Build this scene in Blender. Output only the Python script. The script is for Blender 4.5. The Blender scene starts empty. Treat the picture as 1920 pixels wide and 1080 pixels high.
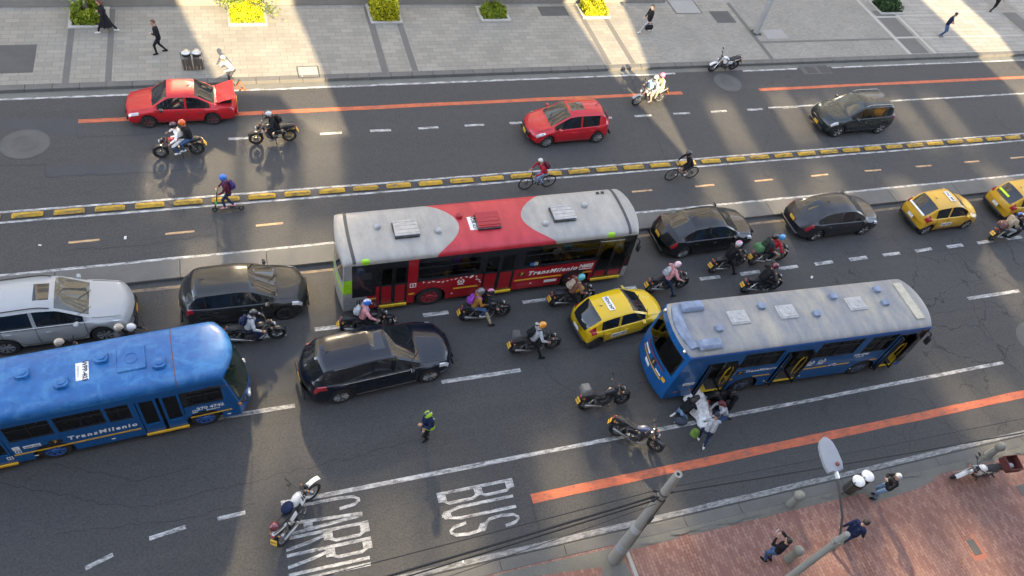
import bpy, bmesh, math, random
from mathutils import Vector, Matrix, Quaternion
random.seed(7)
R = math.radians
C = bpy.context.scene.collection
SC = bpy.context.scene

# ---------------------------------------------------------------- camera
YAW, PITCH, ROLL, FPX, CAMH = 0.471544397, 0.871515086, 0.248148935, 1400.0, 21.5
_f = Vector((math.sin(YAW)*math.cos(PITCH), math.cos(YAW)*math.cos(PITCH), -math.sin(PITCH)))
_r0 = Vector((math.cos(YAW), -math.sin(YAW), 0)); _u0 = _r0.cross(_f)
_r = math.cos(ROLL)*_r0 + math.sin(ROLL)*_u0
_u = -math.sin(ROLL)*_r0 + math.cos(ROLL)*_u0
cam = bpy.data.cameras.new('camera'); camo = bpy.data.objects.new('camera', cam); C.objects.link(camo)
cam.sensor_width = 36.0; cam.lens = FPX/1920*36; cam.clip_end = 2000
mw = Matrix((( _r.x, _u.x, -_f.x, 0), (_r.y, _u.y, -_f.y, 0), (_r.z, _u.z, -_f.z, CAMH), (0, 0, 0, 1)))
camo.matrix_world = mw
SC.camera = camo

# ---------------------------------------------------------------- world, sun, exposure
SUN_DIR = Vector((-0.09, 1.0, -0.545)).normalized()
w = bpy.data.worlds.new('World'); SC.world = w; w.use_nodes = True
nt = w.node_tree; nt.nodes.clear()
sky = nt.nodes.new('ShaderNodeTexSky'); sky.sky_type = 'NISHITA'; sky.sun_disc = False
sky.sun_elevation = math.asin(-SUN_DIR.z); sky.sun_rotation = math.pi - 0.09
sky.altitude = 2600; sky.air_density = 1.0; sky.dust_density = 4.0; sky.ozone_density = 1.0
bg = nt.nodes.new('ShaderNodeBackground'); bg.inputs[1].default_value = 0.15
ow = nt.nodes.new('ShaderNodeOutputWorld')
hs = nt.nodes.new('ShaderNodeHueSaturation'); hs.inputs['Saturation'].default_value = .56   # hazy city sky
nt.links.new(sky.outputs[0], hs.inputs['Color']); nt.links.new(hs.outputs[0], bg.inputs[0]); nt.links.new(bg.outputs[0], ow.inputs[0])
sl = bpy.data.lights.new('sun', 'SUN'); sl.energy = 2.7; sl.angle = R(0.5); sl.color = (1.0, 0.78, 0.49)
so = bpy.data.objects.new('sun', sl); C.objects.link(so)
so.rotation_euler = SUN_DIR.to_track_quat('-Z', 'Y').to_euler(); so.location = (0, -60, 60)
SC.view_settings.view_transform = 'Standard'; SC.view_settings.look = 'None'
SC.view_settings.exposure = 2.9; SC.view_settings.gamma = 1
SC.render.engine = 'CYCLES'
cy = SC.cycles
cy.use_denoising = True
cy.max_bounces = 6; cy.diffuse_bounces = 3; cy.glossy_bounces = 4; cy.transparent_max_bounces = 12
cy.caustics_reflective = True; cy.caustics_refractive = False; cy.blur_glossy = 0.0
cy.sample_clamp_indirect = 0.0
cy.use_guiding = True; cy.use_surface_guiding = True; cy.guiding_training_samples = 64

# ---------------------------------------------------------------- pixel of the photograph -> place on the ground
def G(px, py, z=0.0):
    d = (px-960)*_r - (py-540)*_u + FPX*_f
    t = (z-CAMH)/d.z
    return Vector((d.x*t, d.y*t, z))

# ---------------------------------------------------------------- mesh builder
class MB:
    def __init__(s):
        s.v = []; s.f = []; s.m = []; s.mi = 0; s.M = Matrix.Identity(4)
    def add(s, vs, fs, mi=None):
        b = len(s.v); M = s.M
        s.v += [M @ Vector(p) for p in vs]
        s.f += [[b+i for i in f] for f in fs]
        s.m += [s.mi if mi is None else mi]*len(fs)
        return s
    def box(s, c, size, rz=0, ry=0, rx=0, mi=None):
        x, y, z = [k/2 for k in size]
        Rm = Matrix.Translation(Vector(c)) @ Matrix.Rotation(rz, 4, 'Z') @ Matrix.Rotation(ry, 4, 'Y') @ Matrix.Rotation(rx, 4, 'X')
        vs = [Rm @ Vector(p) for p in ((-x,-y,-z),(x,-y,-z),(x,y,-z),(-x,y,-z),(-x,-y,z),(x,-y,z),(x,y,z),(-x,y,z))]
        return s.add(vs, [(0,3,2,1),(4,5,6,7),(0,1,5,4),(1,2,6,5),(2,3,7,6),(3,0,4,7)], mi)
    def hull(s, pts, mi=None):
        bm = bmesh.new()
        for p in pts: bm.verts.new(p)
        res = bmesh.ops.convex_hull(bm, input=bm.verts)
        bm.verts.index_update(); bm.verts.ensure_lookup_table()
        used = sorted({v.index for f in bm.faces for v in f.verts}); mp = {k: i for i, k in enumerate(used)}
        s.add([bm.verts[k].co.copy() for k in used], [[mp[v.index] for v in f.verts] for f in bm.faces], mi)
        bm.free(); return s
    def cbox(s, c, size, b=0.02, rz=0, ry=0, rx=0, taper=(1, 1), mi=None):   # chamfered box
        x, y, z = [k/2 for k in size]; b = min(b, x*.9, y*.9, z*.9)
        Rm = Matrix.Translation(Vector(c)) @ Matrix.Rotation(rz, 4, 'Z') @ Matrix.Rotation(ry, 4, 'Y') @ Matrix.Rotation(rx, 4, 'X')
        pts = []
        for sx in (-1, 1):
            for sy in (-1, 1):
                for sz in (-1, 1):
                    tx, ty = (taper if sz > 0 else (1, 1))
                    X, Y, Z = sx*x*tx, sy*y*ty, sz*z
                    pts += [(X-sx*b, Y-sy*b, Z), (X-sx*b, Y, Z-sz*b), (X, Y-sy*b, Z-sz*b)]
        return s.hull([Rm @ Vector(p) for p in pts], mi)
    def loft(s, rings, closed=True, caps=True, mi=None):
        n = len(rings[0]); vs = [p for r in rings for p in r]; fs = []
        for i in range(len(rings)-1):
            for j in range(n if closed else n-1):
                k = (j+1) % n
                fs.append((i*n+j, i*n+k, (i+1)*n+k, (i+1)*n+j))
        if caps and closed:
            fs.append(tuple(range(n-1, -1, -1))); b = (len(rings)-1)*n; fs.append(tuple(range(b, b+n)))
        return s.add(vs, fs, mi)
    def tube(s, pts, r, n=8, caps=True, mi=None):
        pts = [Vector(p) for p in pts]; k = len(pts)
        rs = r if isinstance(r, (list, tuple)) else [r]*k
        rings = []; up = None
        for i in range(k):
            t = (pts[min(i+1, k-1)]-pts[max(i-1, 0)]).normalized()
            if up is None:
                up = Vector((0, 0, 1)) if abs(t.z) < .9 else Vector((1, 0, 0))
            a = t.cross(up)
            if a.length < 1e-5: a = t.orthogonal()
            a.normalize(); b = a.cross(t).normalized(); up = b
            rings.append([pts[i]+(a*math.cos(q*2*math.pi/n)+b*math.sin(q*2*math.pi/n))*rs[i] for q in range(n)])
        return s.loft(rings, True, caps, mi)
    def lathe(s, prof, n=16, axis='Z', c=(0, 0, 0), mi=None):
        rings = []
        c = Vector(c)
        for r, h in prof:
            ring = []
            for q in range(n):
                a = 2*math.pi*q/n; x, y = r*math.cos(a), r*math.sin(a)
                p = Vector((x, y, h)) if axis == 'Z' else (Vector((x, -h, y)) if axis == 'Y' else Vector((h, x, y)))
                ring.append(c+p)
            rings.append(ring)
        return s.loft(rings, True, True, mi)
    def torus(s, c, Rr, r, axis='Y', n=24, m=8, mi=None):
        c = Vector(c); vs = []; fs = []
        for i in range(n):
            a = 2*math.pi*i/n
            for j in range(m):
                b = 2*math.pi*j/m; q = Rr+r*math.cos(b); h = r*math.sin(b)
                p = Vector((q*math.cos(a), h, q*math.sin(a))) if axis == 'Y' else Vector((q*math.cos(a), q*math.sin(a), h))
                vs.append(c+p)
        for i in range(n):
            for j in range(m):
                fs.append((i*m+j, i*m+(j+1) % m, ((i+1) % n)*m+(j+1) % m, ((i+1) % n)*m+j))
        return s.add(vs, fs, mi)
    def ell(s, c, rad, n=14, m=9, rz=0, ry=0, z0=-1.0, mi=None):
        Rm = Matrix.Translation(Vector(c)) @ Matrix.Rotation(rz, 4, 'Z') @ Matrix.Rotation(ry, 4, 'Y')
        rings = []
        a0 = math.asin(max(-.999, z0))
        for i in range(m+1):
            a = a0+(math.pi/2*.995-a0)*i/m if z0 > -1 else -math.pi/2*.995+math.pi*.995*i/m
            rings.append([Rm @ Vector((rad[0]*math.cos(a)*math.cos(2*math.pi*q/n), rad[1]*math.cos(a)*math.sin(2*math.pi*q/n), rad[2]*math.sin(a))) for q in range(n)])
        return s.loft(rings, True, True, mi)
    def prism(s, poly, z0, z1, mi=None):
        n = len(poly); a = sum(poly[i][0]*poly[(i+1) % n][1]-poly[(i+1) % n][0]*poly[i][1] for i in range(n))
        if a < 0: poly = poly[::-1]
        vs = [(x, y, z0) for x, y in poly]+[(x, y, z1) for x, y in poly]
        fs = [tuple(range(n-1, -1, -1)), tuple(range(n, 2*n))]+[(i, (i+1) % n, n+(i+1) % n, n+i) for i in range(n)]
        return s.add(vs, fs, mi)
    def sheet(s, poly, z, mi=None):
        n = len(poly); a = sum(poly[i][0]*poly[(i+1) % n][1]-poly[(i+1) % n][0]*poly[i][1] for i in range(n))
        if a < 0: poly = poly[::-1]
        return s.add([(p[0], p[1], z) for p in poly], [tuple(range(n))], mi)
    def text(s, body, size, Mt, depth=0.0, bold=0.0, shear=0.0, align='CENTER', sx=1.0, spacing=1.0, mi=None):
        cu = bpy.data.curves.new('lettering', 'FONT'); cu.body = body; cu.size = size; cu.align_x = align; cu.align_y = 'CENTER'
        cu.offset = bold; cu.shear = shear; cu.extrude = depth; cu.resolution_u = 2; cu.space_character = spacing
        ob = bpy.data.objects.new('lettering', cu)
        me = ob.to_mesh()
        S = Mt @ Matrix.Diagonal((sx, 1, 1, 1))
        s.add([S @ v.co for v in me.vertices], [list(p.vertices) for p in me.polygons], mi)
        ob.to_mesh_clear(); bpy.data.objects.remove(ob); bpy.data.curves.remove(cu)
        return s
    def build(s, name, mats, parent=None, smooth=38, loc=None):
        me = bpy.data.meshes.new(name)
        me.from_pydata([tuple(p) for p in s.v], [], s.f)
        if not isinstance(mats, (list, tuple)): mats = [mats]
        for m in mats: me.materials.append(m)
        if len(mats) > 1: me.polygons.foreach_set('material_index', [min(k, len(mats)-1) for k in s.m])
        if smooth:
            me.polygons.foreach_set('use_smooth', [True]*len(me.polygons))
            me.update(); me.set_sharp_from_angle(angle=R(smooth))
        me.validate(); me.update()
        o = bpy.data.objects.new(name, me); C.objects.link(o)
        if parent: o.parent = parent
        if loc: o.location = loc
        return o

def tag(o, label, cat, group=None):
    o['label'] = label; o['category'] = cat
    if group: o['group'] = group
    return o
def struct(o): o['kind'] = 'structure'; return o
def thing(name, label, cat, loc=(0, 0, 0), rz=0, group=None, roll=0):
    o = bpy.data.objects.new(name, None); C.objects.link(o); o.empty_display_size = .3
    o.location = loc; o.rotation_euler = (roll, 0, rz)
    return tag(o, label, cat, group)
def kids(o): return [c for c in bpy.data.objects if c.parent == o]
def copy_tree(o, parent=None):
    c = o.copy(); C.objects.link(c); c.parent = parent
    for ch in kids(o): copy_tree(ch, c)
    return c

# ---------------------------------------------------------------- materials
_mats = {}
def newmat(name):
    m = bpy.data.materials.new(name); m.use_nodes = True
    n = m.node_tree; b = n.nodes['Principled BSDF']
    return m, n, b
def ramp(n, fac, stops):
    r = n.nodes.new('ShaderNodeValToRGB'); e = r.color_ramp.elements
    while len(e) < len(stops): e.new(.5)
    for k, (p, c) in zip(e, stops):
        k.position = p; k.color = (*c, 1) if len(c) == 3 else c
    n.links.new(fac, r.inputs[0]); return r.outputs[0]
def noise(n, vec, scale, detail=4, rough=.6, dist=0):
    t = n.nodes.new('ShaderNodeTexNoise'); t.inputs['Scale'].default_value = scale; t.inputs['Detail'].default_value = detail
    t.inputs['Roughness'].default_value = rough; t.inputs['Distortion'].default_value = dist
    if vec is not None: n.links.new(vec, t.inputs['Vector'])
    return t.outputs['Fac']
def mixc(n, fac, a, b, mode='MIX'):
    x = n.nodes.new('ShaderNodeMix'); x.data_type = 'RGBA'; x.blend_type = mode
    for sock, val in ((x.inputs[0], fac), (x.inputs[6], a), (x.inputs[7], b)):
        if hasattr(val, 'is_output') or hasattr(val, 'links'): n.links.new(val, sock)
        elif isinstance(val, (int, float)): sock.default_value = val
        else: sock.default_value = (*val, 1)
    return x.outputs[2]
def math_(n, op, a, b=0.0, clamp=False):
    x = n.nodes.new('ShaderNodeMath'); x.operation = op; x.use_clamp = clamp
    for sock, val in ((x.inputs[0], a), (x.inputs[1], b)):
        if isinstance(val, (int, float)): sock.default_value = val
        else: n.links.new(val, sock)
    return x.outputs[0]
def coord(n, which='Object', scale=None):
    t = n.nodes.new('ShaderNodeTexCoord'); o = t.outputs[which]
    if scale:
        m = n.nodes.new('ShaderNodeMapping'); m.inputs['Scale'].default_value = scale
        n.links.new(o, m.inputs[0]); o = m.outputs[0]
    return o
def bump(n, b, h, strength=.3, dist=.01):
    x = n.nodes.new('ShaderNodeBump'); x.inputs['Strength'].default_value = strength; x.inputs['Distance'].default_value = dist
    n.links.new(h, x.inputs['Height']); n.links.new(x.outputs[0], b.inputs['Normal'])

def mat(name, col, rough=.55, metal=0, var=.18, scale=6, spec=.5, coat=0, trans=0):
    """plain surface with a little uneven wear"""
    if name in _mats: return _mats[name]
    m, n, b = newmat(name)
    v = noise(n, coord(n), scale, 5)
    lo = [max(0, c*(1-var)) for c in col]; hi = [min(1, c*(1+var)) for c in col]
    n.links.new(ramp(n, v, [(.3, lo), (.7, hi)]), b.inputs['Base Color'])
    b.inputs['Roughness'].default_value = rough; b.inputs['Metallic'].default_value = metal
    b.inputs['Specular IOR Level'].default_value = spec
    b.inputs['Coat Weight'].default_value = coat; b.inputs['Coat Roughness'].default_value = .04
    _mats[name] = m; return m
def paint(name, col, dust=.12, rough=.32, dustcol=(.32, .31, .29)):
    """glossy vehicle paint with uneven road dust"""
    if name in _mats: return _mats[name]
    m, n, b = newmat(name); co = coord(n)
    d = noise(n, co, 2.3, 6, .65)
    d2 = noise(n, coord(n, scale=(1, 9, 4)), 3.0, 4)
    f = math_(n, 'MULTIPLY', math_(n, 'MULTIPLY', d, d2), dust*3.2, True)
    n.links.new(mixc(n, f, col, dustcol), b.inputs['Base Color'])
    n.links.new(math_(n, 'ADD', math_(n, 'MULTIPLY', f, .9), rough), b.inputs['Roughness'])
    b.inputs['Coat Weight'].default_value = .55; b.inputs['Coat Roughness'].default_value = .03; b.inputs['Specular IOR Level'].default_value = .25
    _mats[name] = m; return m
def glass_dark(name='tinted_glass', col=(.008, .010, .012), rough=.03):
    if name in _mats: return _mats[name]
    m, n, b = newmat(name)
    d = noise(n, coord(n), 3.0, 5)
    n.links.new(ramp(n, d, [(.35, col), (.75, [c*1.8+.004 for c in col])]), b.inputs['Base Color'])
    b.inputs['Roughness'].default_value = rough; b.inputs['Specular IOR Level'].default_value = .75
    _mats[name] = m; return m
def glass_clear(name='window_glass', tint=(.35, .42, .42), refl=.12):
    """tinted pane: see through to what stands inside, with a mirror layer"""
    if name in _mats: return _mats[name]
    m = bpy.data.materials.new(name); m.use_nodes = True; n = m.node_tree; n.nodes.clear()
    o = n.nodes.new('ShaderNodeOutputMaterial'); t = n.nodes.new('ShaderNodeBsdfTransparent'); g = n.nodes.new('ShaderNodeBsdfGlossy')
    t.inputs[0].default_value = (*tint, 1); g.inputs['Roughness'].default_value = .03
    mx = n.nodes.new('ShaderNodeMixShader'); lw = n.nodes.new('ShaderNodeFresnel'); lw.inputs[0].default_value = 1.5
    f = math_(n, 'ADD', lw.outputs[0], refl*.3, True)
    n.links.new(f, mx.inputs[0]); n.links.new(t.outputs[0], mx.inputs[1]); n.links.new(g.outputs[0], mx.inputs[2]); n.links.new(mx.outputs[0], o.inputs[0])
    _mats[name] = m; return m
RUBBER = mat('tyre_rubber', (.018, .018, .019), .85, var=.3, scale=14)
CHROME = mat('chrome_metal', (.75, .75, .74), .18, 1)
ALLOY = mat('alloy_rim', (.42, .43, .44), .35, .8)
DARKRIM = mat('dark_rim', (.035, .035, .038), .4, .5)
BLACKP = mat('black_plastic', (.016, .016, .018), .55)
DKGREY = mat('dark_grey_plastic', (.045, .047, .05), .6)
HEADL = mat('headlight_lens', (.55, .57, .58), .08, .3, coat=1)
TAILL = mat('red_tail_lens', (.30, .012, .02), .12, coat=1)
ORANGEL = mat('amber_lens', (.40, .12, .015), .2, coat=1)
YPLATE = mat('yellow_plate', (.72, .42, .04), .5)
WPLATE = mat('white_plate', (.72, .72, .70), .5)
INK = mat('dark_ink', (.02, .02, .025), .6)
WHITEL = mat('white_lettering', (.78, .78, .76), .5)
GLASS = glass_dark()
STEEL = mat('brushed_steel', (.5, .5, .49), .32, .9)
# ================================================================ ground materials
def m_asphalt():
    m, n, b = newmat('asphalt'); co = coord(n)
    big = noise(n, co, .16, 5, .6)
    streak = noise(n, coord(n, scale=(.07, 1.1, 1)), 1.0, 6, .62)
    fine = noise(n, co, 15, 5, .85); mid = noise(n, co, 3.2, 6, .7)
    base = ramp(n, big, [(.3, (.037, .039, .042)), (.7, (.053, .054, .054))])
    base = mixc(n, .62, base, ramp(n, streak, [(.32, (.031, .033, .036)), (.68, (.064, .063, .060))]))
    base = mixc(n, .35, base, ramp(n, mid, [(.35, (.036, .037, .039)), (.65, (.082, .080, .076))]))
    base = mixc(n, .5, base, ramp(n, fine, [(.32, (.014, .014, .015)), (.68, (.104, .101, .094))]))
    # fine cracks, most of them in the worn stretch to the right
    wob = n.nodes.new('ShaderNodeTexNoise'); wob.inputs['Scale'].default_value = 1.1; wob.inputs['Detail'].default_value = 5
    n.links.new(co, wob.inputs['Vector'])
    ad = n.nodes.new('ShaderNodeVectorMath'); ad.operation = 'MULTIPLY_ADD'; n.links.new(wob.outputs['Color'], ad.inputs[0]); ad.inputs[1].default_value = (1.5, 1.5, 0); n.links.new(co, ad.inputs[2])
    vo = n.nodes.new('ShaderNodeTexVoronoi'); vo.feature = 'DISTANCE_TO_EDGE'; vo.inputs['Scale'].default_value = .40
    n.links.new(ad.outputs[0], vo.inputs['Vector'])
    ck = ramp(n, vo.outputs['Distance'], [(.004, (1, 1, 1)), (.011, (0, 0, 0))])
    sep = n.nodes.new('ShaderNodeSeparateXYZ'); n.links.new(co, sep.inputs[0])
    mx = ramp(n, math_(n, 'DIVIDE', sep.outputs[0], 40.0), [(.1, (.12, .12, .12)), (.48, (.25, .25, .25)), (.62, (1, 1, 1))])
    my = ramp(n, math_(n, 'DIVIDE', sep.outputs[1], 30.0), [(.49, (1, 1, 1)), (.53, (.45, .45, .45))])
    mk = math_(n, 'MULTIPLY', math_(n, 'MULTIPLY', ck, mx), math_(n, 'MULTIPLY', my, math_(n, 'GREATER_THAN', noise(n, co, .33, 2), .44)))
    base = mixc(n, math_(n, 'MULTIPLY', mk, .75), base, (.018, .018, .02))
    # oil drips
    oil = ramp(n, noise(n, co, 1.7, 3, .5), [(.70, (0, 0, 0)), (.80, (1, 1, 1))])
    base = mixc(n, math_(n, 'MULTIPLY', oil, .5), base, (.026, .026, .028))
    n.links.new(base, b.inputs['Base Color']); b.inputs['Roughness'].default_value = .78; b.inputs['Specular IOR Level'].default_value = .35
    bump(n, b, fine, .5, .012)
    return m
def m_patch(name, lo, hi):
    m, n, b = newmat(name); co = coord(n)
    c = ramp(n, noise(n, co, 30, 4, .7), [(.3, lo), (.7, hi)])
    c = mixc(n, .4, c, ramp(n, noise(n, co, 1.2, 5), [(.3, lo), (.7, hi)]))
    n.links.new(c, b.inputs['Base Color']); b.inputs['Roughness'].default_value = .85
    return m
def m_line(name, col, wear=.52, scale=5.0):
    m, n, b = newmat(name); oi = n.nodes.new('ShaderNodeObjectInfo'); va = n.nodes.new('ShaderNodeVectorMath')
    n.links.new(coord(n), va.inputs[0]); n.links.new(oi.outputs['Location'], va.inputs[1]); co = va.outputs[0]
    mp = n.nodes.new('ShaderNodeMapping'); mp.inputs['Scale'].default_value = (.5, 1.6, 1); n.links.new(co, mp.inputs[0])
    a = noise(n, mp.outputs[0], scale, 8, .75); f = noise(n, co, 45, 2)
    k = math_(n, 'ADD', a, math_(n, 'MULTIPLY', math_(n, 'SUBTRACT', f, .5), .35))
    fac = ramp(n, k, [(wear-.16, (1, 1, 1)), (wear-.02, (.45, .45, .45)), (wear+.08, (0, 0, 0))])
    dirt = ramp(n, noise(n, co, 2.0, 5), [(.3, [c*.72 for c in col]), (.7, col)])
    n.links.new(mixc(n, fac, dirt, (.075, .073, .07)), b.inputs['Base Color']); b.inputs['Roughness'].default_value = .75
    return m
def m_tiles(name, lo, hi, joint, bw, bh, mortar=.02, rot=0, stain=.5, off=.5, bias=0):
    m, n, b = newmat(name); t = n.nodes.new('ShaderNodeTexCoord'); mp = n.nodes.new('ShaderNodeMapping')
    mp.inputs['Rotation'].default_value = (0, 0, rot); n.links.new(t.outputs['Object'], mp.inputs[0])
    br = n.nodes.new('ShaderNodeTexBrick'); n.links.new(mp.outputs[0], br.inputs['Vector'])
    br.inputs['Scale'].default_value = 1; br.inputs['Brick Width'].default_value = bw; br.inputs['Row Height'].default_value = bh
    br.inputs['Mortar Size'].default_value = mortar; br.inputs['Mortar Smooth'].default_value = .3; br.offset = off
    br.inputs['Color1'].default_value = (*lo, 1); br.inputs['Color2'].default_value = (*hi, 1); br.inputs['Mortar'].default_value = (*joint, 1); br.inputs['Bias'].default_value = bias
    co = t.outputs['Object']
    s1 = ramp(n, noise(n, co, .55, 6, .65), [(.3, (.72, .72, .70)), (.65, (1.05, 1.05, 1.05))])
    s2 = ramp(n, noise(n, co, 22, 4, .7), [(.25, (.82, .82, .82)), (.75, (1.12, 1.12, 1.12))])
    c = mixc(n, stain, br.outputs['Color'], s1, 'MULTIPLY'); c = mixc(n, .8, c, s2, 'MULTIPLY')
    spot = ramp(n, noise(n, co, 3.5, 3), [(.70, (0, 0, 0)), (.78, (1, 1, 1))])
    c = mixc(n, math_(n, 'MULTIPLY', spot, .25), c, [k*.45 for k in lo])
    n.links.new(c, b.inputs['Base Color']); b.inputs['Roughness'].default_value = .8
    bump(n, b, br.outputs['Fac'], -.25, .006)
    return m
ASPH = m_asphalt()
WLINE = m_line('white_road_paint', (.58, .58, .56), .52)
WWORN = m_line('worn_white_road_paint', (.33, .33, .32), .52, 7)
OLINE = m_line('orange_road_paint', (.56, .135, .055), .44)
PLINE = m_line('pale_yellow_road_paint', (.62, .40, .20), .46)
FLINE = m_line('faded_yellow_road_paint', (.30, .21, .12), .52)
TILE = m_tiles('grey_pavement_tiles', (.218, .206, .176), (.266, .250, .211), (.170, .161, .138), .6, .3, .014)
TILE2 = m_tiles('small_grey_pavers', (.217, .207, .18), (.267, .255, .222), (.167, .16, .141), .22, .11, .012)
TILE3 = m_tiles('warm_grey_slabs', (.26, .245, .215), (.31, .295, .26), (.15, .145, .135), 1.2, .4, .018)
BRICK = m_tiles('red_clay_pavers', (.205, .090, .072), (.310, .172, .134), (.150, .096, .080), .21, .105, .012, R(90), .7)
CONC = m_patch('kerb_concrete', (.080, .078, .071), (.145, .141, .129))
CONC2 = m_patch('rough_concrete', (.09, .09, .078), (.17, .168, .145))
DARKSTRIP = m_patch('dark_stone_strip', (.095, .09, .083), (.135, .13, .12))
STONE = m_patch('pale_stone_border', (.30, .285, .25), (.40, .385, .345))
TAR = m_patch('tar_seam', (.020, .020, .021), (.034, .034, .035))
NEWASPH = m_patch('newer_asphalt', (.040, .042, .045), (.058, .060, .063))
OLDCONC = m_patch('manhole_concrete', (.066, .066, .062), (.108, .107, .100))
IRON = m_patch('cast_iron_cover', (.055, .053, .05), (.10, .098, .094))
SOIL = m_patch('planter_soil', (.05, .04, .03), (.09, .07, .055))

X0, X1 = -70.0, 120.0
def rect(x0, x1, y0, y1): return [(x0, y0), (x1, y0), (x1, y1), (x0, y1)]
mb = MB(); mb.sheet(rect(-400, 400, -400, 400), -.03); struct(mb.build('ground', m_patch('city_ground', (.08, .078, .072), (.12, .118, .11))))
mb = MB(); mb.sheet(rect(X0, X1, 6.2, 29.2), 0); struct(mb.build('road', ASPH))
# repaired stretches of asphalt, laid on the road
mb = MB()
mb.sheet([G(0, 222)[:2], G(150, 222)[:2], G(160, 255)[:2], G(0, 240)[:2]], .004)
mb.sheet([G(83, 312)[:2], G(83, 333)[:2], G(300, 322)[:2], G(380, 313)[:2], G(378, 300)[:2], G(245, 305)[:2]], .004)
mb.sheet(rect(G(480, 0).x*0-1.0, 3.0, 13.05, 14.9), .004)
struct(mb.build('road_patch', NEWASPH))
# cracks and tar seams
rc = random.Random(3)
def crack(mb, pts, wd=.018, jag=.06, z=.006, step=.22):
    P = [Vector((p[0], p[1])) for p in pts]; L = []
    for a, b in zip(P, P[1:]):
        k = max(2, int((b-a).length/step))
        for i in range(k): L.append(a.lerp(b, i/k)+Vector((rc.uniform(-jag, jag), rc.uniform(-jag, jag))))
    L.append(P[-1])
    for a, b in zip(L, L[1:]):
        d = (b-a); nn = Vector((-d.y, d.x)).normalized()*wd*rc.uniform(.35, .7)
        mb.add([(*(a-nn), z), (*(b-nn), z), (*(b+nn), z), (*(a+nn), z)], [(0, 1, 2, 3)])
mb = MB()
for L in ([(0, 905), (250, 955), (470, 905), (560, 880), (700, 848), (760, 830)], [(100, 1000), (330, 975), (480, 945)], [(745, 470-10), (745, 385)],
          [(1000, 935), (1010, 1000), (1020, 1040)], [(960, 668), (1100, 650), (1210, 640)], [(1015, 680), (1040, 715), (1080, 735)],
          [(1560, 505), (1720, 600), (1800, 700), (1860, 790)], [(1700, 690), (1830, 870)], [(1650, 480), (1760, 470), (1900, 450)], [(1600, 500), (1660, 560), (1790, 560)],
          [(1800, 480), (1830, 590), (1905, 700)], [(1750, 590), (1850, 575), (1920, 570)], [(1780, 540), (1920, 500)], [(1640, 815), (1665, 850)], [(1430, 150), (1460, 240)],
          [(1690, 150), (1800, 260)], [(120, 470), (260, 462), (400, 440)], [(1290, 340), (1350, 390)], [(100, 870), (250, 900), (360, 880)], [(1255, 700), (1190, 722)],
          [(0, 310), (85, 308), (86, 332), (250, 325), (380, 316)], [(145, 235), (147, 258), (300, 250)], [(1180, 140), (1250, 300)], [(1840, 330), (1900, 390)]):
    crack(mb, [G(*p) for p in L])
for i in range(7):
    x = 29+i*1.7; crack(mb, [(x, 15), (x+rc.uniform(-2, 2), 12.6), (x+rc.uniform(-2, 3), 10.2), (x+rc.uniform(-1, 4), 8.4)], .02, .12)
struct(mb.build('road_crack', TAR, smooth=0))

# painted markings, each kind one sheet on the road
def strip(mb, y, x0, x1, wd, z=.008):
    # a little wavering, as hand-laid paint has
    n = max(1, int((x1-x0)/1.5)); r = random.Random(int(y*100)+int(x0*10))
    xs = [x0+(x1-x0)*i/n for i in range(n+1)]; oy = [r.uniform(-.012, .012) for _ in xs]; ww = [wd/2*r.uniform(.9, 1.08) for _ in xs]
    vs = []
    for i in range(n+1): vs += [(xs[i], y+oy[i]-ww[i], z), (xs[i], y+oy[i]+ww[i], z)]
    mb.add(vs, [(2*i, 2*i+2, 2*i+3, 2*i+1) for i in range(n)])
mb = MB()
for a, b in ((X0, 20.8), (24.9, 28.4), (30.7, X1)): strip(mb, 28.67, a, b, .12)
for k in range(12): strip(mb, 25.49, 2.31+2.12*k-2.12*2*(k < -1), 3.22+2.12*k, .14)
strip(mb, 25.5, -1.37, -.5, .14); strip(mb, 25.55, 24.8, X1, .12)
strip(mb, 22.24, X0, X1, .10); strip(mb, 21.72, X0, X1, .10); strip(mb, 19.24, X0, X1, .14)
for x in [19.7+1.79*k for k in range(30)]+[19.7-1.88*k for k in range(1, 17)]: strip(mb, 15.38, x, x+.93, .17)
for a, b in ((-2.35, -.05), (4.7, 7.5), (27.6, 30.5), (-14, -8)): strip(mb, 12.55, a, b, .15)
for a, b in ((527, 1883),): strip(mb, 9.41, G(a, 945).x, G(b, 683).x, .14)
for (a, b) in (((160, 1066), (212, 1040)), ((280, 1010), (348, 988)), ((408, 973), (460, 961))):
    p, q = G(*a), G(*b); d = (q-p).normalized(); nn = Vector((-d.y, d.x, 0))*.06
    mb.add([p-nn+Vector((0, 0, .008)), q-nn+Vector((0, 0, .008)), q+nn+Vector((0, 0, .008)), p+nn+Vector((0, 0, .008))], [(0, 1, 2, 3)])
struct(mb.build('white_lane_marking', WLINE, smooth=0))
mb = MB(); strip(mb, 6.55, 2.0, X1, .17); struct(mb.build('kerb_edge_marking', WWORN, smooth=0))
mb = MB()
strip(mb, 27.08, G(147, 227).x, G(1278, 173).x, .24); strip(mb, 27.03, G(1420, 164).x, X1, .22); strip(mb, 7.98, G(997, 936).x, X1, .30)
struct(mb.build('orange_lane_marking', OLINE, smooth=0))
mb = MB()
for k in range(-6, 24): strip(mb, 20.49, -3.78+3.13*k, -2.8+3.13*k, .10)
struct(mb.build('bike_lane_marking', PLINE, smooth=0))
mb = MB(); strip(mb, 17.95, X0, X1, .13); struct(mb.build('faded_edge_marking', FLINE, smooth=0))
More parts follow.
